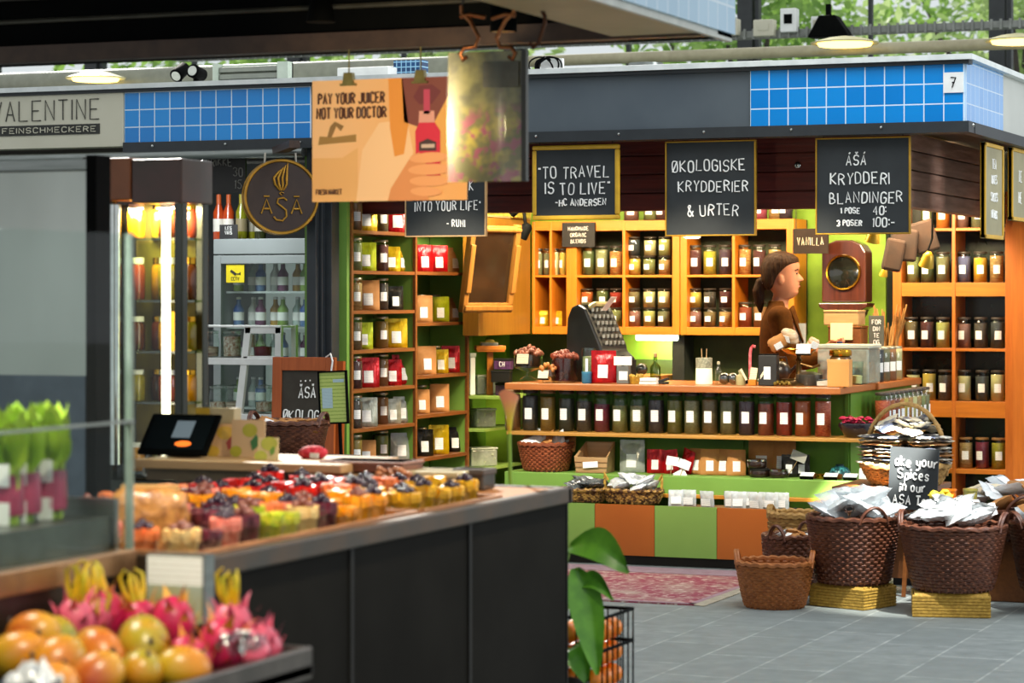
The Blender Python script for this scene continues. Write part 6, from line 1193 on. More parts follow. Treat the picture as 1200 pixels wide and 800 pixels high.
g = G(); g.box(-.02, -5.5, -.012, .0, 0, .012); g.build('corner_strip', pm('pale strip', '#b9bcb4'), cn)
g = G(); g.box(0, -.012, .012, 5.5, .1, .75); o = g.build('tile_band', tile_material('grey blue tiles', '#8fb0c6', '#9dbcd0', '#c3d3dc', .104), cn, loc=(0, -5.5, 0)); o.rotation_euler = (0, 0, PI / 2)
g = G(); g.box(-6, -8.6, .75, .0, 0, .8); g.build('roof', slate_dk, cn)
for px, py, y, sz, lb in ((376, 26, 7.9, 1, 'black conical spot lamp under the canopy above the juice poster'),):
    p = onY(px, py, y); t = thing('spot_lamp', lb, 'lamp', p); g = G(); g.lathe([(.052, 0), (.05, .01), (.03, .11), (.02, .13)], 24); g.build('shade', blackm, t, 50); g = G(); g.lathe([(0, .012), (.046, .01)], 20); g.build('bulb', pm('dim lamp glass', '#8a6238', '#a57c49', .3), t); g = G(); g.tube([(0, 0, .12), (0, 0, CZB + .75 - p.z)], .012, 8); g.build('stem', blackm, t)
# chains, hooks
def hooks(px, y, label, flip):
    p = onY(px, 66, y); t = thing('copper_hook', label, 'hook', (p.x, y, p.z)); cop = pm('copper hook', '#a8683a', '#6b4023', .3, .8)
    g = G(); f = flip; g.tube([(-.012 * f, 0, .0), (-.025 * f, 0, -.012), (-.035 * f, 0, .01), (-.02 * f, 0, .028), (.018 * f, .0, .03), (.03 * f, 0, .06), (.0, 0, .115), (-.03 * f, 0, .14), (-.03 * f, 0, .165)], .0075, 8); g.build('wire', cop, t, 60)
    g = G(); g.tube([(-.035 * f, 0, .13), (.0, .0, .135), (.05 * f, .01, .125)], .008, 8); g.build('cross_bar', cop, t, 60); g = G(); g.tube([(-.03 * f, 0, .165), (-.01 * f, 0, .22), (-.01 * f, 0, CZB + .75 - p.z)], .005, 6); g.build('chain', pm('dark chain', '#4d4438', '#3a332a', .4, .6), t)
hooks(551, 7.6, 'copper hook holding the flower bag, nearer the juice poster', 1); hooks(592, 7.6, 'shiny copper hook holding the flower bag at its far corner', -1)
p = onY(628, 50, 7.4); t = thing('copper_hook', 'loose dark copper hook hanging beside the flower bag', 'hook', p); g = G(); g.tube([(-.02, 0, .18), (.03, 0, .08), (.03, 0, .06), (.01, 0, .0), (-.01, 0, -.015), (-.02, 0, .0)], .007, 8); g.build('wire', pm('dull copper', '#5c3a24', '#41281a', .35, .8), t, 60); g = G(); g.tube([(-.02, 0, .18), (-.02, 0, CZB + .75 - p.z)], .005, 6); g.build('chain', pm('dark chain', '#4d4438'), t)
for px, lb in ((590, 'dark lamp stem between the copper hooks'),): p = onY(px, 30, 7.9); t = thing('spot_lamp', 'black spot lamp hanging behind the copper hooks', 'lamp', p); g = G(); g.lathe([(.045, -.02), (.045, .08), (.02, .11)], 20); g.build('housing', blackm, t, 50); g = G(); g.tube([(0, 0, .1), (0, 0, CZB + .75 - p.z)], .012, 8); g.build('stem', blackm, t); g = G(); g.lathe([(0, -.022), (.04, -.021)], 16); g.build('lens', pm('dim lamp glass', '#8a6238'), t)
# flower print in a clear sleeve
a = onY(526, 62, 7.6); b = onY(613, 212, 7.6); t = thing('sleeved_print', 'clear sleeve with a blurred flower print hanging from copper hooks', 'poster', ((a.x + b.x) / 2, 7.6, b.z), .04); w = b.x - a.x; h = a.z - b.z
m, nt, bs = _new('flower print'); v = _coord(nt); L = nt.links; sx_ = nt.nodes.new('ShaderNodeSeparateXYZ'); L.new(v, sx_.inputs[0])
n1 = _noise(nt, v, 14, 2); n2 = _noise(nt, v, 22, 2)
b1 = _mix(nt, _ramp(nt, n1, .46, .6), lin('#77713a'), lin('#b8a53e')); b2 = _mix(nt, _ramp(nt, n2, .5, .6), b1, lin('#a8506a'))
top = _mix(nt, _ramp(nt, n1, .4, .6), lin('#5f5b3a'), lin('#8b8550')); c_ = _mix(nt, _ramp(nt, sx_.outputs[2], h * .45, h * .62), b2, top); L.new(c_, bs.inputs['Base Color']); bs.inputs['Roughness'].default_value = .35; bs.inputs['Coat Weight'].default_value = .5
g = G(); g.sheet(lambda u, v_: ((u - .5) * w, .006 * math.sin(u * 7), v_ * h), 14, 4); o = g.build('print', m, t, 60); g = G(); g.sheet(lambda u, v_: ((u - .5) * (w + .006), -.006 + .007 * math.sin(u * 7 + .3), v_ * (h + .004)), 14, 4); g.build('sleeve', glassy('soft film', '#f4f5ee', .03, .2, '#e3e6da'), t, 60)
g = G(); g.box(-w * .02, -.012, h * .72, w * .45, -.011, h * .92); g.build('title_block', pm('dark title', '#4a4a3e', '#5b5a4c', .5, scale=20), t); g = G(); g.box(w / 2 - .004, -.012, 0, w / 2 + .012, .012, h); g.build('edge_bar', pm('dark edge', '#33342d'), t)
# juice poster
PY_ = 8.22; a = onY(366, 95, PY_); b = onY(541, 234, PY_); t = thing('juice_poster', 'sandy orange juice poster hung by two clips from the canopy edge', 'poster', (a.x, PY_, b.z)); w = b.x - a.x + .02; h = a.z - b.z
def col(n, c): return pm('print ' + n, c, None, .6, scale=2) if False else pm('print ' + n, c, c, .6)
m, nt, bs = _new('poster sand print'); v = _coord(nt); L = nt.links; sx_ = nt.nodes.new('ShaderNodeSeparateXYZ'); L.new(v, sx_.inputs[0])
L.new(_mix(nt, _ramp(nt, sx_.outputs[0], w * .1, w * .95), lin('#ecbd8a'), lin('#e8a862')), bs.inputs['Base Color']); bs.inputs['Roughness'].default_value = .6
g = G(); g.box(0, 0, 0, w, .004, h); g.build('sheet', m, t)
pr = []
def blob(pts, m, lay, nm):
    gg = G(); P2 = [(x * w, z * h) for x, z in pts]; gg.add([(x, -.0008 * lay, z) for x, z in P2], [tuple(range(len(P2)))]); return gg
layers = [(1, [(.0, .36), (.2, .36), (.3, .44), (.3, .0), (0, 0)], col('sand', '#e2ae70')), (2, [(.04, .47), (.05, .54), (.14, .53), (.29, .55), (.29, .49), (.15, .48)], col('scrub', '#9a7840')), (3, [(.10, .53), (.12, .62), (.15, .66), (.21, .62), (.19, .58), (.16, .62), (.13, .53)], col('palm', '#8a6a3e')),
 (2, [(.29, .0), (.33, .42), (.44, .64), (.62, .66), (.66, .4), (.6, 0)], col('shirt', '#f0c596')), (3, [(.50, 1), (.59, 1), (.63, .62), (.60, .38), (.54, .36), (.51, .6)], col('hair', '#e0913a')), (4, [(.92, .93), (.79, .62), (.84, .34), (.93, .34), (.95, .93)], col('hair side', '#e2a654')),
 (3, [(.585, 1), (.60, .64), (.69, .60), (.82, .60), (.93, .93), (.93, 1)], col('face shade', '#7a3f35')), (4, [(.66, .84), (.70, .93), (.78, .94), (.84, .88), (.78, .78), (.70, .78)], col('mouth', '#6b2c30')), (5, [(.728, .70), (.728, .9), (.768, .9), (.768, .70)], col('straw', '#b8405c')), (5, [(.695, .62), (.70, .725), (.795, .725), (.80, .62)], col('bottle neck', '#d99a8a')),
 (6, [(.675, .56), (.70, .63), (.80, .63), (.835, .56), (.835, .2), (.68, .2)], col('bottle', '#cf2440')), (7, [(.70, .40), (.70, .47), (.755, .50), (.81, .47), (.81, .40)], col('bottle label', '#3f2a2b')), (8, [(.715, .425), (.715, .455), (.80, .455), (.80, .425)], col('label bar', '#c9b0a2'))]
fingers = [(.765, .345, .25, .085, .10), (.775, .25, .29, .09, .04), (.765, .155, .25, .085, -.04), (.745, .07, .20, .075, -.1)]
for lay, pts, m in layers: blob(pts, m, lay, 'p').build('print_shape', m, t)
g = G(); g.add([(x * w, -.0072, z * h) for x, z in [(.50, .0), (.52, .10), (.60, .26), (.65, .36), (.70, .39), (.74, .34), (.76, .0)]], [tuple(range(7))])
for fx, fz, fl, fh, ang in fingers:
    P2 = [(fx + fl * .5 * math.cos(q) , fz + fh * .5 * math.sin(q) + ang * fl * .3 * math.cos(q)) for q in [2 * PI * i / 18 for i in range(18)]]; g.add([(x * w, -.0078 - fz * .002, z * h) for x, z in P2], [tuple(range(18))], 1)
g.build('print_hand', [col('hand', '#d98f58'), col('fingers', '#e8a26a')], t)
lettering([('PAY YOUR JUICER', .045 * w, .805 * h, .085 * h, 'l'), ('NOT YOUR DOCTOR', .035 * w, .685 * h, .085 * h, 'l')], .0075, 'lettering', pm('brown print', '#4f2c1d', '#4f2c1d'), t, -.0045, wide=.52, gap=1.15)
lettering([('FRESH MARKET', .03 * w, .06 * h, .04 * h, 'l')], .004, 'lettering', pm('brown print', '#4f2c1d'), t, -.0045, wide=.5, gap=1.1)
for px, lb in ((409, 'sand'), (493, 'brass')):
    q = xY(px, PY_) - a.x; g = G(); g.prism([(q - .022, h - .02), (q + .022, h - .02), (q + .016, h + .025), (q - .016, h + .025)], -.012, .012); g.box(q - .03, -.014, h - .022, q + .03, .014, h - .014); g.tube([(q, 0, h + .02), (q, 0, h + .05), (q, 0, CZB + .05 - b.z)], .003, 6); g.build('clip', pm('dull brass clip', '#8d8148', '#756a38', .3, .6), t)
# ================================================================== fruit stall counter
FX, FY0, FY1, FZ = -2.87, 5.15, 7.46, .9
fc = thing('fruit_counter', 'dark panelled fruit counter with a worn wooden rim', 'counter', (FX, FY0, 0))
dkp = pm('dark steel panel', '#1a1916', '#141310', .75, 0, 3, spec=.06); rimm = pm('worn steel rim', '#46331f', '#2f2a22', .45, .15, 6)
ys = [0, yX(410, FX) - FY0, yX(549, FX) - FY0, FY1 - FY0]
for a_, b_ in zip(ys[:-1], ys[1:]): g = G(); g.box(-.02, a_ + .006, .06, 0, b_ - .006, FZ - .045); g.build('panel', dkp, fc, bevel=.003)
g = G()
for y in ys[1:-1]: g.box(-.02, y - .006, .04, .006, y + .012, FZ - .04)
g.box(-.9, 0, .04, -.0, .02, FZ - .04); g.box(-.9, FY1 - FY0 - .02, .04, 0, FY1 - FY0, FZ - .04); g.box(-.9, .02, .0, -.03, FY1 - FY0 - .02, .06); g.box(-.9, .02, .06, -.88, FY1 - FY0 - .02, FZ - .04); g.build('carcass', blackp, fc)
g = G(); g.box(-.95, -.01, FZ - .10, .012, .02, FZ - .02) if False else None
g.box(-.03, 0, FZ - .05, .012, FY1 - FY0, FZ); g.box(-.95, 0, FZ - .05, 0, .03, FZ); g.box(-.95, FY1 - FY0 - .03, FZ - .05, .012, FY1 - FY0 + .012, FZ); g.build('rim', rimm, fc, bevel=.006)
g = G(); g.box(-.9, .03, FZ - .05, -.03, FY1 - FY0 - .03, FZ - .045); g.box(-.9, 7.04 - FY0, FZ - .045, -.03, FY1 - FY0 - .03, FZ - .004); g.build('wood_top', wood('warm plank top', '#a8703c', '#8c5829', 'x', .4), fc)
# shallow trays
def tray(label, x0, x1, y0, y1, m=None):
    t = thing('fruit_tray', label, 'tray', (x0, y0, FZ - .044)); g = G(); g.box(0, 0, 0, x1 - x0, y1 - y0, .006)
    for q in ((0, 0, x1 - x0, .012), (0, y1 - y0 - .012, x1 - x0, y1 - y0), (0, .012, .012, y1 - y0 - .012), (x1 - x0 - .012, .012, x1 - x0, y1 - y0 - .012)): g.box(q[0], q[1], .006, q[2], q[3], .05)
    g.build('pan', m or pm('wooden tray', '#a8744a', '#8a5b35', .4, scale=5), t); g = G(); g.box(.012, .012, .0062, x1 - x0 - .012, y1 - y0 - .012, .009); g.build('liner', pm('ice liner', '#8f7a60', '#a79077', .5, scale=40), t)
tray('long wooden tray of mixed fruit cups along the dark counter front', -3.72, -2.91, 5.19, 6.42); tray('wooden tray of red and orange fruit cups at the far end of the counter', -3.72, -2.91, 6.46, 7.02)
ck = {'pink': pm('melon pieces', '#d98a78', '#c9604f', .35, scale=60), 'orange': pm('mango pieces', '#e0920f', '#d07a0a', .35, scale=60), 'red': pm('strawberry pieces', '#d1241c', '#b5150f', .3, scale=60), 'dark': pm('berry mix', '#3a1420', '#6b2330', .3, scale=70), 'green': pm('kiwi pieces', '#8ba30f', '#c0b52a', .35, scale=60), 'cream': pm('banana pieces', '#d9bd7e', '#c79a5a', .4, scale=60), 'yellow': pm('pineapple pieces', '#dda911', '#c98f08', .35, scale=60), 'salmon': pm('papaya pieces', '#dd7a45', '#c8602e', .35, scale=60)}
bry = pm('dark berries', '#1d1220', '#2f1a2c', .25); bry2 = pm('grapes and nuts', '#5a2a2a', '#7d4a34', .3)
cupm = glassy('cup plastic', '#f3f6f2', .10, .08, '#d3dad2')
root = thing('fruit_cup', 'cup', 'cup'); g = G(); g.lathe([(.032, 0), (.033, .003), (.041, .062), (.043, .064)], 16); c1_ = g.build('plastic_cup', cupm, root, 50)
g = G(); g.lathe([(.031, .003), (.039, .058), (.034, .068), (0, .075)], 12)
for k in range(9): a_ = k * .7 + .2; g.at((.026 * math.cos(a_), .026 * math.sin(a_), .066), a_, .4 * math.sin(k * 3)); g.box(-.014, -.012, -.012, .014, .012, .014)
c2_ = g.build('fruit', ck['red'], root, bevel=0); g = G()
for k in range(4): a_ = k * 1.9; g.ell((.017 * math.cos(a_) * (k > 0), .017 * math.sin(a_) * (k > 0), .083 + .008 * (k == 0)), .0125, .0125, .0125, 10, 8)
c3_ = g.build('berries', bry, root, 60); CUP = {'root': root, 'plastic_cup': c1_, 'fruit': c2_, 'berries': c3_}; cu = [False]
def cup(x, y, kind, label, berries=True, bm=None):
    if not cu[0]: cu[0] = True; J = dict(CUP); J['root'].location = (x, y, FZ - .0338); J['root']['label'] = label
    else: J = dup(CUP, (x, y, FZ - .0338), 0, label)
    J['root']['group'] = 'fruit cups on the counter'; J['root'].rotation_euler = (0, 0, random.uniform(0, 6.28)); J['root'].scale = (random.uniform(.95, 1.08),) * 2 + (random.uniform(.85, 1.2),); setmat(J['fruit'], ck[kind]); setmat(J['berries'], bm or bry)
    if not berries: bpy.data.objects.remove(J['berries'])
gb = onZ(176, 616, .93); rg = random.Random(11); FN = {'pink': 'pink melon', 'orange': 'orange mango', 'red': 'red strawberry', 'dark': 'dark berry', 'green': 'green kiwi', 'cream': 'pale banana', 'yellow': 'yellow pineapple', 'salmon': 'salmon papaya'}
for i in range(7):
    for j in range(11):
        y = 5.29 + j * .105; x = -3.01 - i * .105
        if (i >= 5 and j < 2) or (j < 3 and 1 <= i <= 3 and abs(x - gb.x) < .13 and abs(y - gb.y) < .12): continue
        kind = 'orange' if j >= 8 and i < 5 else ('green' if i <= 1 and 4 <= j <= 5 else ['cream', 'pink', 'salmon', 'dark', 'pink', 'dark'][(i * 2 + j * 5) % 6] if i < 3 else ['dark', 'pink', 'salmon', 'dark', 'orange', 'dark'][(i + j * 2) % 6])
        cup(x + rg.uniform(-.006, .006), y + rg.uniform(-.006, .006), kind, '%s cup in the long tray, %s from the glass, %s row from the rim' % (FN[kind], ORD[j], ORD[i]), (i * 3 + j * 5) % 7 < 4, bry if (i + j) % 3 else bry2)
for i in range(7):
    for j in range(5):
        x = -3.0 - i * .108; y = 6.53 + j * .105
        kind = 'yellow' if i <= 1 else 'salmon' if i == 2 else 'pink' if i == 3 and j > 1 else 'red'
        cup(x, y, kind, '%s cup in the far tray, %s row after the long tray, %s from rim' % (FN[kind], ORD[j], ORD[i]), (i + j) % 3 != 2)
# things at the back of the trays
t = thing('granola_bag', 'crinkled golden bag of granola beside the glass edge on the fruit counter', 'bag', (gb.x, gb.y, FZ - .0338), .3); g = G(); g.ell((0, 0, .078), .092, .05, .076, 28, 20, fn=lambda d: (abs(d.x) ** 5 + abs(d.z) ** 5 + abs(d.y) ** 5) ** -.2 * (1 + .10 * noise.noise(d * 3) + .07 * noise.noise(d * 8))); g.build('bag', pm('golden granola', '#b9803c', '#7d4e22', .4, 0, 45, (1, 1, 1), .3, .7, .5, coat=.4), t, 60); g = G(); g.box(-.07, -.012, .145, .07, .012, .165); g.build('seal', pm('golden bag seal', '#c29a5c'), t)
for k, (px, y, z0, w_, d_, h_, m, m2, lb) in enumerate(((432, 7.22, 0, .15, .09, .05, pm('chocolate box', '#2a150d', '#3d2013', .25), pm('gold lid rim', '#8a6a3a', '#a5824c', .3, .4), 'dark chocolate box with a pale band, lower one behind the red cups'), (436, 7.22, .052, .14, .08, .035, pm('brown wrap', '#5a3220', '#7a4a30', .35), pm('pink brown lid', '#8f6250'), 'brown wrapped box stacked on the dark chocolate box'), (507, 7.25, 0, .12, .08, .06, plastic_film('clear clamshell', '#b9b08a', .5), pm('cream tray lid', '#c9bf98', '#b3a87e', .4), 'clear box of nuts with a cream lid behind the orange cups'), (556, 7.3, 0, .05, .05, .065, pm('dark glass pot', '#2f2b26', '#413b34', .2), pm('dark pot lid', '#4a4038'), 'dark pot beside the clear box of nuts'))):
    t = thing('snack_box', lb, 'box', (xY(px, y), y, FZ - .0028 + z0)); g = G(); g.box(-w_, -d_, 0, w_, d_, h_); g.build('body', m, t, bevel=.006); g = G(); g.box(-w_ - .003, -d_ - .003, h_ * .72, w_ + .003, d_ + .003, h_); g.build('lid', m2, t, bevel=.003)
    if k == 2:
        g = G()
        for q in range(30): g.ell((random.uniform(-.1, .1), random.uniform(-.06, .06), random.uniform(.012, .036)), .014, .01, .009, 7, 5)
        g.build('nuts', pm('mixed nuts', '#b98a3a', '#7d5420', .5), t, 60).__setitem__('kind', 'stuff')
for k in range(3): 
    t = thing('nut_cluster', 'glossy nut cluster, %s on top of the brown boxes by the lily' % ORD[k], 'sweet', (xY(474, 7.22) + .045 * k - .03, 7.10, FZ - .0028), 0, 'nut clusters'); g = G()
    for q in range(9): g.ell((random.uniform(-.016, .016), random.uniform(-.016, .016), .012 + .014 * q / 2), .013, .011, .011, 8, 6)
    g.build('nuts', pm('candied nuts', '#b3764a', '#6b3a22', .3), t, 60)
# price card on the counter end
t = thing('price_card', 'white price card in a steel holder on the near end of the fruit counter', 'card', (xY(207, 5.1), 5.09, FZ - .06)); w = xY(240, 5.1) - xY(176, 5.1); g = G(); g.box(-w / 2, 0, 0, w / 2, .004, .065); g.build('sheet', ruled('price paper', '#f0eee2', '#cfcab8', 24), t); g = G(); g.box(-w / 2 - .004, .004, -.085, w / 2 + .004, .05, .07); g.build('holder', steel, t); g = G(); g.box(-w / 2, -.001, -.085, w / 2, .003, -.0); g.build('window', pm('pale blue card', '#9fb4ad', '#b0a060', .2, scale=6), t)
# till board with tablet, flyers
TB0, TB1, TBY0, TBY1, TBZ = xY(156, 6.8), xY(400, 6.8), 7.06, 7.5, .985
TB0, TB1 = xY(156, TBY0), xY(400, TBY0); 
TBZ = onY(270, 541, TBY0).z
t = thing('till_board', 'pale beech till board raised behind the fruit trays', 'counter', (TB0, TBY0, 0)); g = G(); g.box(0, 0, TBZ - .028, TB1 - TB0, .42, TBZ); g.build('top', lightwood, t, bevel=.004); g = G(); g.box(.02, .05, TBZ - .068, TB1 - TB0 - .22, .4, TBZ - .029); g.build('apron', pm('brown apron', '#57472f', '#4a3c27', .5), t)
for x, q0, q1 in ((.03, 0, TBZ - .085), (TB1 - TB0 - .07, FZ - .003, TBZ - .029)): g = G(); g.box(x, .1, q0, x + .04, .35, q1); g.build('leg', blackp, t)
tp = onY(207, 516, 7.2); t = thing('tablet_till', 'black tablet till tilted on the beech board', 'tablet', (tp.x, 7.22, TBZ + .001), .05); g = G(); g.at((0, 0, .07), rx=-.75); g.box(-.125, -.008, -.085, .125, .008, .085); b_ = g.build('case', blackm, t, bevel=.008)
g = G(); g.at((0, 0, .07), rx=-.75); g.box(-.108, -.0095, -.068, .108, -.008, .07); g.build('screen', pm('dark screen', '#0d1416', '#131b1e', .12, coat=.6), t); g = G(); g.at((0, 0, .07), rx=-.75); g.box(-.02, -.0105, -.02, .045, -.0095, .05); g.build('pop_up', emit('screen pop-up', '#5b676d', .9), t); g = G(); g.at((0, 0, .07), rx=-.75); g.ell((.03, -.0098, -.045), .03, .001, .012, 14, 6); g.build('glow_icon', emit('orange icon', '#ff7a2a', 1.2), t)
g = G(); g.prism([(-.06, 0), (.06, 0), (.03, .09), (-.03, .09)], .02, .07); g.build('foot', blackm, t); g = G(); g.tube([(-.12, .03, .02), (-.14, .02, -.03), (-.13, .0, -.06), (-.1, .0, -.07)], .004, 6); g.build('cable', white, t)
for px, w_, h_, y, m1, m2, m3, rz_, lb in ((262, .05, .105, 7.3, '#d8ad78', '#d9b13a', '#b03a24', .3, 'tan flyer with a red chili standing nearest the tablet'), (290, .062, .12, 7.28, '#dcbb8e', '#b7b33a', '#3f7a44', -.05, 'tan flyer with a green leaf standing on the beech board'), (314, .035, .07, 7.2, '#d6c48e', '#b9bc4a', '#6f9a3c', .1, 'small tan card with a lime fruit beside the leaf flyer')):
    t = thing('flyer', lb, 'leaflet', (xY(px, y), y, TBZ), rz_, rx=-.06); g = G(); g.box(-w_, 0, 0, w_, .003, h_); g.build('sheet', pm('flyer ' + m1, m1, None, .6, scale=2), t)
    g = G(); g.at((0, -.001, 0)); n_ = 16
    g.add([(w_ * .1 + .028 * math.cos(2 * PI * i / n_), 0, h_ * .72 + .022 * math.sin(2 * PI * i / n_)) for i in range(n_)], [tuple(range(n_))]); g.build('print_fruit', pm('flyer fruit ' + m2, m2), t); g = G(); g.at((0, -.001, 0)); g.add([(-w_ * .7 + .022 * math.cos(2 * PI * i / n_), 0, h_ * .15 + .018 * math.sin(2 * PI * i / n_)) for i in range(n_)], [tuple(range(n_))]); g.build('print_fruit', pm('flyer fruit ' + m2, m2), t)
    g = G(); g.add([(w_ * .5, -.0016, h_ * .62), (w_ * .15, -.0016, h_ * .42), (w_ * .3, -.0016, h_ * .18), (w_ * .62, -.0016, h_ * .3), (w_ * .68, -.0016, h_ * .5)], [(0, 1, 2, 3, 4)]); g.build('print_leaf', pm('flyer leaf ' + m3, m3), t); g = G(); g.box(-.01, .003, 0, .01, .03, .004); g.build('foot', paper, t)
t = thing('yellow_box', 'yellow carton edge behind the tablet', 'box', (xY(262, 7.42), 7.42, TBZ)); g = G(); g.box(-.09, -.02, 0, .05, .03, .15); g.build('body', pm('cream carton', '#c9b98c'), t, bevel=.003); g = G(); g.box(-.092, -.022, .11, -.04, .032, .15); g.build('yellow_end', pm('yellow carton end', '#d3a80f'), t)
t = thing('purse', 'red patterned purse with a white tag on the beech board', 'purse', (xY(367, 7.3), 7.3, TBZ), -.2); g = G(); g.ell((0, 0, .018), .055, .03, .024, 14, 8, fn=lambda d: 1 + .12 * noise.noise(d * 2)); g.build('cloth', pm('red cloth', '#b3142b', '#d9485a', .7, 0, 60, (1, 1, 1), .5, .65), t, 60); g = G(); g.box(.01, -.03, .004, .045, -.028, .02); g.build('tag', paper, t)
# ================================================================== tall drinks vitrine behind the counter
VY = 7.85; a = onY(121, 190, VY); b = onY(214, 190, VY); VD = yX(245, b.x) - VY; w = b.x - a.x; z0 = .85; z1 = onY(180, 186, VY).z
t = thing('display_vitrine', 'tall steel framed glass vitrine glowing with amber jars', 'vitrine', (a.x, VY, 0)); fs_ = pm('dark steel post', '#4a4c46', '#2a2c29', .25, .9, 3, (1, 1, .3)); g = G()
for x in (0, w - .035): g.box(x, 0, 0, x + .035, .04, z1); g.box(x, VD - .04, 0, x + .035, VD, z1)
g.box(0, 0, z0 - .1, w, VD, z0); g.box(0, 0, 0, w, VD, .1); g.build('frame', fs_, t, bevel=.006); g = G(); g.box(-.075, -.02, 0, -.01, VD, z1 + .01); g.build('side_post', blackm, t, bevel=.004); g = G(); g.tube([(.06, -.02, .9), (.06, -.02, z1 - .16)], .022, 12); g.build('round_post', chrome, t, 60)
g = G(); zt0 = z1 - .145; g.box(0, -.03, zt0, w * .40, VD + .01, z1 + .005); g.build('copper_box', pm('copper brown box', '#a8653a', '#8f522c', .4, scale=3), t, bevel=.006); g = G(); g.box(w * .40 + .001, -.025, zt0 - .012, w + .01, VD + .01, z1 - .002); g.build('top_box', pm('dark rose box', '#5d4038', '#3f3a2e', .35, scale=4), t, bevel=.006)
g = G(); g.box(.05, .01, z0, w - .05, .014, zt0); g.build('glass', glass_pane, t); g = G(); zs = [z0 + .02, 1.12, 1.3, 1.48, 1.70]
for z in zs: g.box(.04, .05, z - .008, w - .02, VD - .03, z)
g.build('shelf', glassy('shelf glass', '#dfe8c8', .12, .02, '#a9bf8a'), t); g = G(); g.box(.03, VD - .02, z0, w - .03, VD - .01, zt0); g.build('back_panel', pm('ochre back', '#8f7c34', '#5c4f22', .5, scale=4), t)
g = G(); g.tube([(w * .74, .03, z0 + .03), (w * .74, .03, zt0 - .05)], .015, 10); g.build('light_tube', emit('vitrine tube', '#fff3cf', 7), t, 60)
am = [pm('amber honey', '#c98a0c', '#a86c06', .15, coat=.5), pm('olive oil', '#9a8a1c', '#7d7012', .15, coat=.5), pm('dark syrup', '#5c2e12', '#47220c', .15, coat=.5), pm('rosehip jelly', '#8c3a22', '#6f2a16', .2, coat=.5)]
for si, z in enumerate(zs):
    for k in range(4):
        hj = (.10, .11, .12, .15, .12)[si]; q = thing('preserve_jar', '%s jar, %s on the %s shelf of the glowing vitrine' % (('amber', 'olive', 'dark', 'reddish')[(si + k) % 4], ORD[k], ('lowest', 'second', 'third', 'fourth', 'top')[si]), 'jar', (a.x + (.085 + k * .07) * w / .36, VY + .1 + .06 * (k % 2), z + .0015), 0, 'jars in the vitrine'); g = G(); g.lathe([(.028, 0), (.032, .006), (.032, hj * .75), (.024, hj * .86)], 14); g.build('body', am[(si + k) % 4], q, 50); g = G(); g.lathe([(.027, hj * .85), (.027, hj), (0, hj)], 14); g.build('lid', brass if k % 2 else white, q, 50)
q = thing('yellow_card', 'bright yellow card inside the vitrine beside the light tube', 'card', (a.x + w * .78, VY + .07, 1.3)); g = G(); g.box(-.03, 0, 0, .05, .004, .14); g.build('sheet', pm('bright yellow card', '#d9a50c'), q); g = G(); g.box(-.03, .004, 0, .05, .03, .006); g.build('foot', pm('bright yellow card', '#d9a50c'), q)
lamp('case lamp', 'AREA', (-3.3, 4.7, 1.75), 16, (1, .97, .9), (-3.3, 4.9, 1.1), .3)
lamp('vitrine lamp', 'AREA', (a.x + w * .5, VY + .06, zt0 - .03), 14, (1, .85, .5), (a.x + w * .5, VY + .25, 1.0), .25, .08)
# steel back of a fridge beside it
FRY = 6.5; a = onY(-60, 190, FRY); b = onY(105, 190, FRY); t = thing('steel_fridge', 'brushed steel fridge back at the edge of the fruit stall', 'fridge', (b.x, FRY, 0)); g = G(); g.box(a.x - b.x, 0, .06, -.004, .05, a.z - .03); g.build('body', pm('satin steel', '#c2c8c0', '#aab0a8', .4, .75, 2.2, (1, 1, .4)), t, bevel=.006); g = G(); g.box(a.x - b.x, -.01, a.z - .03, 0, .06, a.z); g.build('top_trim', steel, t); g = G(); g.box(0, -.02, 0, .035, .06, a.z + .01); g.build('edge_post', blackm, t); g = G(); g.box(a.x - b.x, -.008, .1, -.01, 0, 1.26); g.build('reflection_plate', pm('blue grey reflection', '#5f6b78', '#525d69', .4, .4), t)  # lower plate carries a blue-grey reflection as its own colour
# ================================================================== glass produce case with rhubarb
PX = -3.05; t = thing('produce_case', 'dark produce case with a clear glass front beside the fruit counter', 'case', (PX, 3.2, 0)); Ly = 5.13 - 3.2
g = G(); g.box(-.95, 0, .0, -.02, Ly, .84); g.box(-.02, 0, .06, 0, Ly, .86); g.build('body', pm('dark brown steel', '#2b211b', '#1f1916', .35, .3), t); g = G(); g.box(-.03, 0, .86, .012, Ly, .915); g.build('edge_trim', pm('copper edge', '#8d6a4c', '#a9835d', .3, .7), t, bevel=.004)
g = G(); g.box(-.95, 0, .84, -.03, Ly, .86); g.box(-.95, 0, .86, -.93, Ly, 1.3); g.box(-.6, Ly - .03, .86, -.03, Ly - .012, 1.03); g.build('steel_well', steel, t); g = G(); g.box(-.6, .4, .86, -.035, Ly - .04, .99); g.build('riser', pm('dull steel riser', '#55584f', '#45473f', .35, .6), t)
g = G(); g.box(-.008, 0, .915, 0, Ly, 1.64); g.build('glass_front', glass_pane, t); g = G(); g.box(-.012, Ly - .012, .915, .004, Ly, 1.64); g.build('glass_edge', pm('green glass edge', '#6f7d70', '#879488', .1), t); g = G(); g.box(-.012, 0, 1.205, .006, Ly, 1.212); g.build('reflection_line', chrome, t)  # thin chrome bar put in as the bright line reflected in the pane
gl = pm('rhubarb leaf', '#7fa81c', '#b4cc3a', .45, scale=9); stk_ = pm('pink stalk', '#b03a5c', '#8c2a48', .35, scale=20)
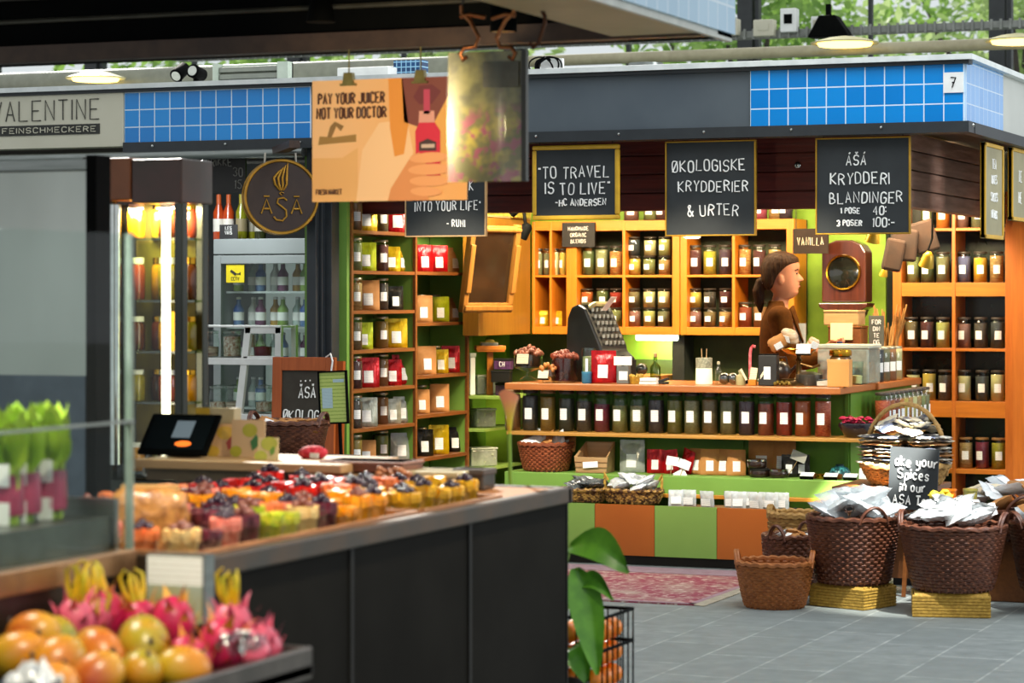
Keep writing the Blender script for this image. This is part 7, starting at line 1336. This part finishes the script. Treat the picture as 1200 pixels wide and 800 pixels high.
for k, (px, y, lb) in enumerate(((8, 4.88, 'leafy bunch with a pink band at the picture edge in the glass case'), (28, 4.93, 'leafy bunch with a white tag and pink band behind the glass'), (55, 4.97, 'leafy bunch with two pink bands in the middle of the case'), (80, 5.0, 'leafy bunch with a dark pink base nearest the glass end'))):
    q = thing('chard_bunch', lb, 'vegetables', (-3.19, min(yX(px, -3.19), 5.0), .9915), .3 + k, ); rg2 = random.Random(k); g = G()
    for s in range(9): a_ = rg2.uniform(0, 6.28); r_ = rg2.uniform(.005, .028); g.tube([(r_ * math.cos(a_), r_ * math.sin(a_), 0), (r_ * 1.2 * math.cos(a_), r_ * 1.2 * math.sin(a_), .13)], .008, 6)
    g.build('stalks', pm('pale green stalk', '#a9bf4a', '#86a02f', .4, scale=20), q, 60); g = G()
    for s in range(22):
        a_ = rg2.uniform(0, 6.28); ln = rg2.uniform(.08, .16); sp = rg2.uniform(.01, .05)
        def lf(u, v): c_ = (u - .5) * .085 * math.sin(PI * min(1, v * .9 + .08)); d_ = .012 + .8 * sp * v ** 1.5; return (d_ * math.cos(a_) - c_ * math.sin(a_), d_ * math.sin(a_) + c_ * math.cos(a_), .11 + ln * v - .2 * abs(u - .5) * .05 + .012 * noise.noise((u * 4, v * 4, s + k * 9)))
        g.sheet(lf, 4, 7)
    g.build('leaves', gl, q, 60); g = G(); g.lathe([(.038, .02), (.04, .03), (.038, .10), (.036, .11)], 16); g.build('band', stk_, q, 50); g = G()
    g.box(-.018, -.045, .085, .018, -.042, .135); g.box(-.018, -.045, -.0, .018, -.042, .05); q2 = g.build('tag', paper, q); q2.rotation_euler = (0, 0, -.3 - k + .3)
t = thing('fallen_label', 'small white label lying on the steel rim of the glass case', 'label', onZ(77, 641, .917)); g = G(); g.box(-.025, -.02, 0, .025, .02, .004); g.build('card', paper, t); g = G(); g.box(-.02, -.015, .004, .02, .015, .0055); g.build('print', labelp, t)
# ================================================================== mango and dragon fruit table
MX0, MX1, MY0, MY1, MZ = -3.0, -2.5, 3.4, 4.96, .70
t = thing('fruit_display_table', 'dark display table of mangoes and dragon fruit in front of the case', 'table', (MX1, MY1, 0)); g = G(); g.box(MX0 - MX1, MY0 - MY1, MZ - .02, 0, 0, MZ); g.build('top', pm('dark table top', '#2c241e', '#221c17', .4), t); g = G()
for q in ((-.02, MY0 - MY1, 0, 0), (MX0 - MX1, -.02, -.02, 0)): g.box(q[0], q[1], MZ - .03, q[2], q[3], MZ + .04)
g.build('lip', pm('grey steel lip', '#5d5650', '#4c4640', .3, .6), t, bevel=.004); g = G(); g.box(MX0 - MX1 + .03, MY0 - MY1, .1, -.03, -.03, MZ - .02); g.build('skirt', pm('dark skirt', '#1f1c19'), t)
for s, q in ((-.05, -.05), (-.45, -.05), (-.05, -1.5), (-.45, -1.5)): g = G(); g.box(s - .02, q - .02, 0, s + .02, q + .02, MZ - .02); g.build('leg', blackp, t)
def mango_m(n, c1, c2, c3):
    if n in MC: return MC[n]
    m, nt, b = _new(n); v = _coord(nt); f = _noise(nt, v, 9, 3); f2 = _noise(nt, v, 90, 2); sx2 = nt.nodes.new('ShaderNodeSeparateXYZ'); nt.links.new(v, sx2.inputs[0])
    x = _mix(nt, _ramp(nt, f, .42, .62), lin(c1), lin(c2)); x = _mix(nt, _ramp(nt, sx2.outputs[0], -.01, .05), x, lin(c3)); x = _mix(nt, _ramp(nt, f2, .68, .78), x, lin('#cfae6a')); nt.links.new(x, b.inputs['Base Color']); b.inputs['Roughness'].default_value = .32; MC[n] = m; return m
mm_ = [mango_m('mango orange', '#cf861a', '#c06c1c', '#b8981e'), mango_m('mango green', '#a3901c', '#c9831a', '#84862a'), mango_m('mango blush', '#cb751e', '#a8431f', '#cb9626')]
HEAP = []
def settle(px, py, z, r):
    p = onZ(px, py, z); p.x = min(p.x, MX1 - .025 - r); p.y = min(p.y, MY1 - .025 - r)
    for _ in range(60):
        for q, r2 in HEAP:
            d = p - q
            if d.length < r + r2 + .003: p = p + d.normalized() * (r + r2 + .003 - d.length)
        p.z = min(max(p.z, MZ + r + .002), z + .02); p.x = max(min(p.x, MX1 - .022 - r), MX0 + r); p.y = min(p.y, MY1 - .022 - r)
    HEAP.append((p.copy(), r)); return p
def mango(px, py, z, k, s, label):
    p = settle(px, py, z, .047 * s); t = thing('mango', label, 'mango', p, rg.uniform(0, 6.28), 'mangoes on the display table', rx=rg.uniform(-.4, .4), ry=rg.uniform(-.4, .4)); g = G(); g.ell((0, 0, 0), .062 * s, .048 * s, .05 * s, 20, 14, fn=lambda d: 1 + .10 * d.x * d.z - .05 * d.y * d.x); g.build('fruit', mm_[k], t, 60); g = G(); g.lathe([(.006, -.004), (.004, .004), (0, .008)], 8, c=(-.05 * s, 0, .03 * s)); g.build('stem_end', barkm, t)
for px, py, z, k, s, lb in ((22, 768, .755, 0, 1.05, 'orange-green mango at the near corner of the heap'), (68, 775, .76, 0, 1.05, 'big golden mango, second along the front of the heap'), (116, 766, .765, 2, 1.05, 'orange mango with a red cheek in the middle of the heap'), (168, 755, .775, 1, 1.15, 'green topped mango with a scar beside the dragon fruit'), (165, 792, .74, 1, .95, 'small green mango under the scarred one'), (198, 790, .74, 0, .95, 'small golden mango at the front against the dragon fruit'), (112, 800, .74, 2, 1.0, 'orange mango low in the front row'), (50, 748, .77, 1, 1.0, 'greenish mango behind the front row'), (-8, 752, .77, 2, 1.0, 'mango cut by the picture edge'), (60, 812, .74, 0, 1.0, 'mango at the lower picture edge')): mango(px, py, z, k, s, lb)
dm = pm('dragon fruit skin', '#cc2250', '#b02048', .35, scale=12); dm2 = pm('pale dragon fruit skin', '#d9647a', '#c24a62', .35, scale=12); fin = pm('dragon fruit scales', '#d9a41c', '#c23a4a', .45, 0, 12, (1, 1, 1), .35, .65); fin2 = pm('yellow tips', '#d9ad10', '#a9a81c', .45, scale=20)
def dragon(px, py, z, s, label, pale=0, tuft=1, seed=1):
    p = settle(px, py, z, .042 * s); r2 = random.Random(seed); t = thing('dragon_fruit', label, 'dragon fruit', p, r2.uniform(0, 6.28), 'dragon fruits on the display table', rx=r2.uniform(-.3, .3), ry=r2.uniform(-.3, .3)); g = G(); g.ell((0, 0, 0), .047 * s, .047 * s, .058 * s, 18, 12); g.build('fruit', dm2 if pale else dm, t, 60)
    g = G()
    for k in range(16):
        a_ = k * 2.4; zz = -.04 + .085 * k / 15; R2 = .047 * math.sqrt(max(0, 1 - (zz / .058) ** 2)); L_ = .03 + .02 * k / 15
        def lf(u, v): c_ = (u - .5) * .026 * (1 - v); d_ = (R2 - .003) + .012 * v + .014 * v * v; return (s * (d_ * math.cos(a_) - c_ * math.sin(a_)), s * (d_ * math.sin(a_) + c_ * math.cos(a_)), s * (zz + L_ * v * .8))
        g.sheet(lf, 2, 4)
    g.build('scales', fin if not pale else dm2, t, 60)
    if tuft:
        g = G()
        for k in range(5):
            a_ = k * 1.3 + seed; q = r2.uniform(.3, 1.0); g.tube([(0.012 * math.cos(a_) * s, .012 * math.sin(a_) * s, .05 * s), (.03 * q * math.cos(a_) * s, .03 * q * math.sin(a_) * s, .08 * s), (.035 * q * math.cos(a_) * s, .035 * q * math.sin(a_) * s, (.09 + .03 * q) * s), (.02 * q * math.cos(a_ + .6) * s, .02 * q * math.sin(a_ + .6) * s, (.105 + .03 * q) * s)], [.0075 * s, .006 * s, .0045 * s, .002 * s], 7)
        g.build('tuft', fin2, t, 60)
for k, (px, py, z, s, pa, tu, lb) in enumerate(((258, 757, .765, 1.05, 0, 0, 'large crimson dragon fruit at the front of the heap'), (222, 775, .745, .95, 0, 0, 'crimson dragon fruit next to the small golden mango'), (300, 728, .78, 1.0, 1, 1, 'tufted dragon fruit at the far corner of the table'), (322, 750, .745, .9, 1, 0, 'pale pink dragon fruit against the table lip'), (232, 722, .785, 1.0, 0, 0, 'dragon fruit with spread scales on top of the heap'), (190, 728, .78, .95, 0, 1, 'dragon fruit with yellow tips beside the pointed bud'), (155, 720, .78, .95, 0, 1, 'dragon fruit with a yellow tuft behind the scarred mango'), (125, 732, .775, .95, 0, 1, 'dragon fruit with curly yellow tips behind the mangoes'), (92, 735, .775, .95, 1, 1, 'dragon fruit with yellow ringlets behind the golden mango'), (62, 728, .78, .95, 1, 1, 'tallest tufted dragon fruit at the back of the heap'), (282, 770, .74, .9, 1, 0, 'pink dragon fruit in the plastic wrap by the lip'))): dragon(px, py, z, s, lb, pa, tu, k + 1)
t = thing('cling_film', 'crumpled clear film beside the pale dragon fruit', 'film', onZ(283, 752, .79)); g = packet_mesh(.09, .06, .03, 5, film, 1.2); g.build('film', glassy('cling film', '#eef2f2', .12, .15, '#d5dcdc'), t, 60); g = G(); g.box(-.01, -.01, .02, .02, .01, .022); g.build('sticker', paper, t)
t = thing('cling_film', 'blue and white crumpled bag among the front mangoes', 'film', onZ(38, 797, .775)); g = packet_mesh(.09, .08, .04, 9, film_w, 1.4); g.build('film', film_w, t, 60); g = G(); g.box(-.02, -.01, .02, .01, .01, .022); g.build('blue_print', pm('blue print patch', '#2f5f93'), t)
# ================================================================== calla lily and clementine crate at the far end
t = thing('calla_plant', 'calla plant with one yellow-pink flower and big leaves behind the counter end', 'plant', (-3.0, 7.63, 0)); lfm = pm('calla leaf', '#63a030', '#4a8426', .35, scale=14); g = G(); g.lathe([(.10, .0), (.13, .26), (.12, .26), (.115, .24), (0, .24)], 24); g.build('pot', pm('dark plant pot', '#23221f'), t, 50)
def W_(px, py, y): return onY(px, py, y) - Vector((-3.0, 7.63, 0))
g = G(); f0 = W_(597, 508, 7.66); g.tube([(-.03, -.02, .24), (f0.x + .01, f0.y, .7), f0 + Vector((0, 0, -.03)), f0], [.007, .007, .007, .007], 8)
lv = [((668, 640), (738, 670), .055, 7.7), ((672, 690), (720, 702), .03, 7.72), ((676, 665), (702, 790), .055, 7.7), ((668, 760), (690, 800), .05, 7.75)]
for (p0, p1, wd, y) in lv: q = W_(*p0, y); g.tube([(0, 0, .24), (q.x * .5, q.y * .6, max(.3, q.z * .8)), q], .006, 6)
g.build('stems', pm('calla stem', '#7fa02c', '#6b8f22', .4), t, 60)
for (p0, p1, wd, y) in lv:
    a_, b_ = W_(*p0, y), W_(*p1, y - .05); d_ = b_ - a_; n_ = Vector((-d_.z, .4 * d_.length, d_.x)).normalized()
    g = G(); g.sheet(lambda u, v: tuple(a_ + d_ * v + n_ * ((u - .5) * 2 * wd * math.sin(PI * min(1, v * .92 + .06)) ** .8) + Vector((0, -.03 * abs(u - .5), .05 * math.sin(PI * v)))), 6, 10); g.build('leaf', lfm, t, 60)
g = G()
def spathe(u, v):
    a_ = (u - .5) * 5.4; r_ = .006 + .010 * v + .017 * v ** 3 * (1 + .4 * math.cos(a_)); return (f0.x + r_ * math.sin(a_), f0.y - r_ * math.cos(a_) * .8, f0.z + .11 * v + .035 * v * v * math.cos(a_ * .5) ** 2 - .01 * v * abs(math.sin(a_)))
m, nt, b = _new('calla flower'); v_ = _coord(nt); s3 = nt.nodes.new('ShaderNodeSeparateXYZ'); nt.links.new(v_, s3.inputs[0]); nt.links.new(_mix(nt, _ramp(nt, s3.outputs[2], f0.z + .04, f0.z + .115), lin('#cfc02a'), lin('#eea076')), b.inputs['Base Color']); calla_m = m
g.sheet(spathe, 16, 10); g.build('flower', calla_m, t, 60); g = G(); g.tube([f0 + Vector((0, 0, .01)), f0 + Vector((0, -.004, .09))], [.007, .005], 8); g.build('spadix', pm('spadix', '#d9a018'), t, 60)
ca, cb_ = onY(672, 724, 7.95), onY(724, 724, 7.95); t = thing('wire_crate', 'black wire crate of clementines at the end of the dark counter', 'crate', (cb_.x, 7.8, 0)); cw = .36; g = G(); top_z = onY(722, 726, 7.8).z; bt_z = .12
for z in (top_z, top_z - .105, bt_z): g.tube([(-cw, 0, z), (0, 0, z), (0, .3, z), (-cw, .3, z)], .006, 6, True)
for k in range(9): x = -cw + cw * k / 8; g.tube([(x, 0, bt_z), (x, 0, top_z)], .003, 5); g.tube([(x, .3, bt_z), (x, .3, top_z)], .003, 5)
for k in range(7): y = .3 * k / 6; g.tube([(0, y, bt_z), (0, y, top_z)], .003, 5)
g.build('wire', blackm, t); g = G(); g.box(-cw, 0, 0, 0, .3, bt_z); g.build('base', blackp, t)
cl = pm('clementine peel', '#f58c12', '#ec7c0a', .4, scale=60, bump=.15); root = None
for k in range(36):
    r3 = random.Random(k); lay = k // 9; loc = (cb_.x - .048 - (k % 9 % 4) * .086 - .002, 7.848 + (k % 9 // 4) * .0845, bt_z + .042 + lay * .0765); lab = 'orange clementine heaped in the black wire crate'
    if root is None:
        root = thing('clementine', lab, 'clementine', loc, 0, 'clementines in the wire crate'); g = G(); g.ell((0, 0, 0), .041, .041, .036, 16, 10); o1 = g.build('fruit', cl, root, 60); g = G(); g.lathe([(.004, .033), (.003, .038), (0, .039)], 6); o2 = g.build('stem_end', lfm, root); CL = {'root': root, 'fruit': o1, 'stem_end': o2}
    else: dup(CL, loc, r3.uniform(0, 6), lab, rx=r3.uniform(-.2, .2))
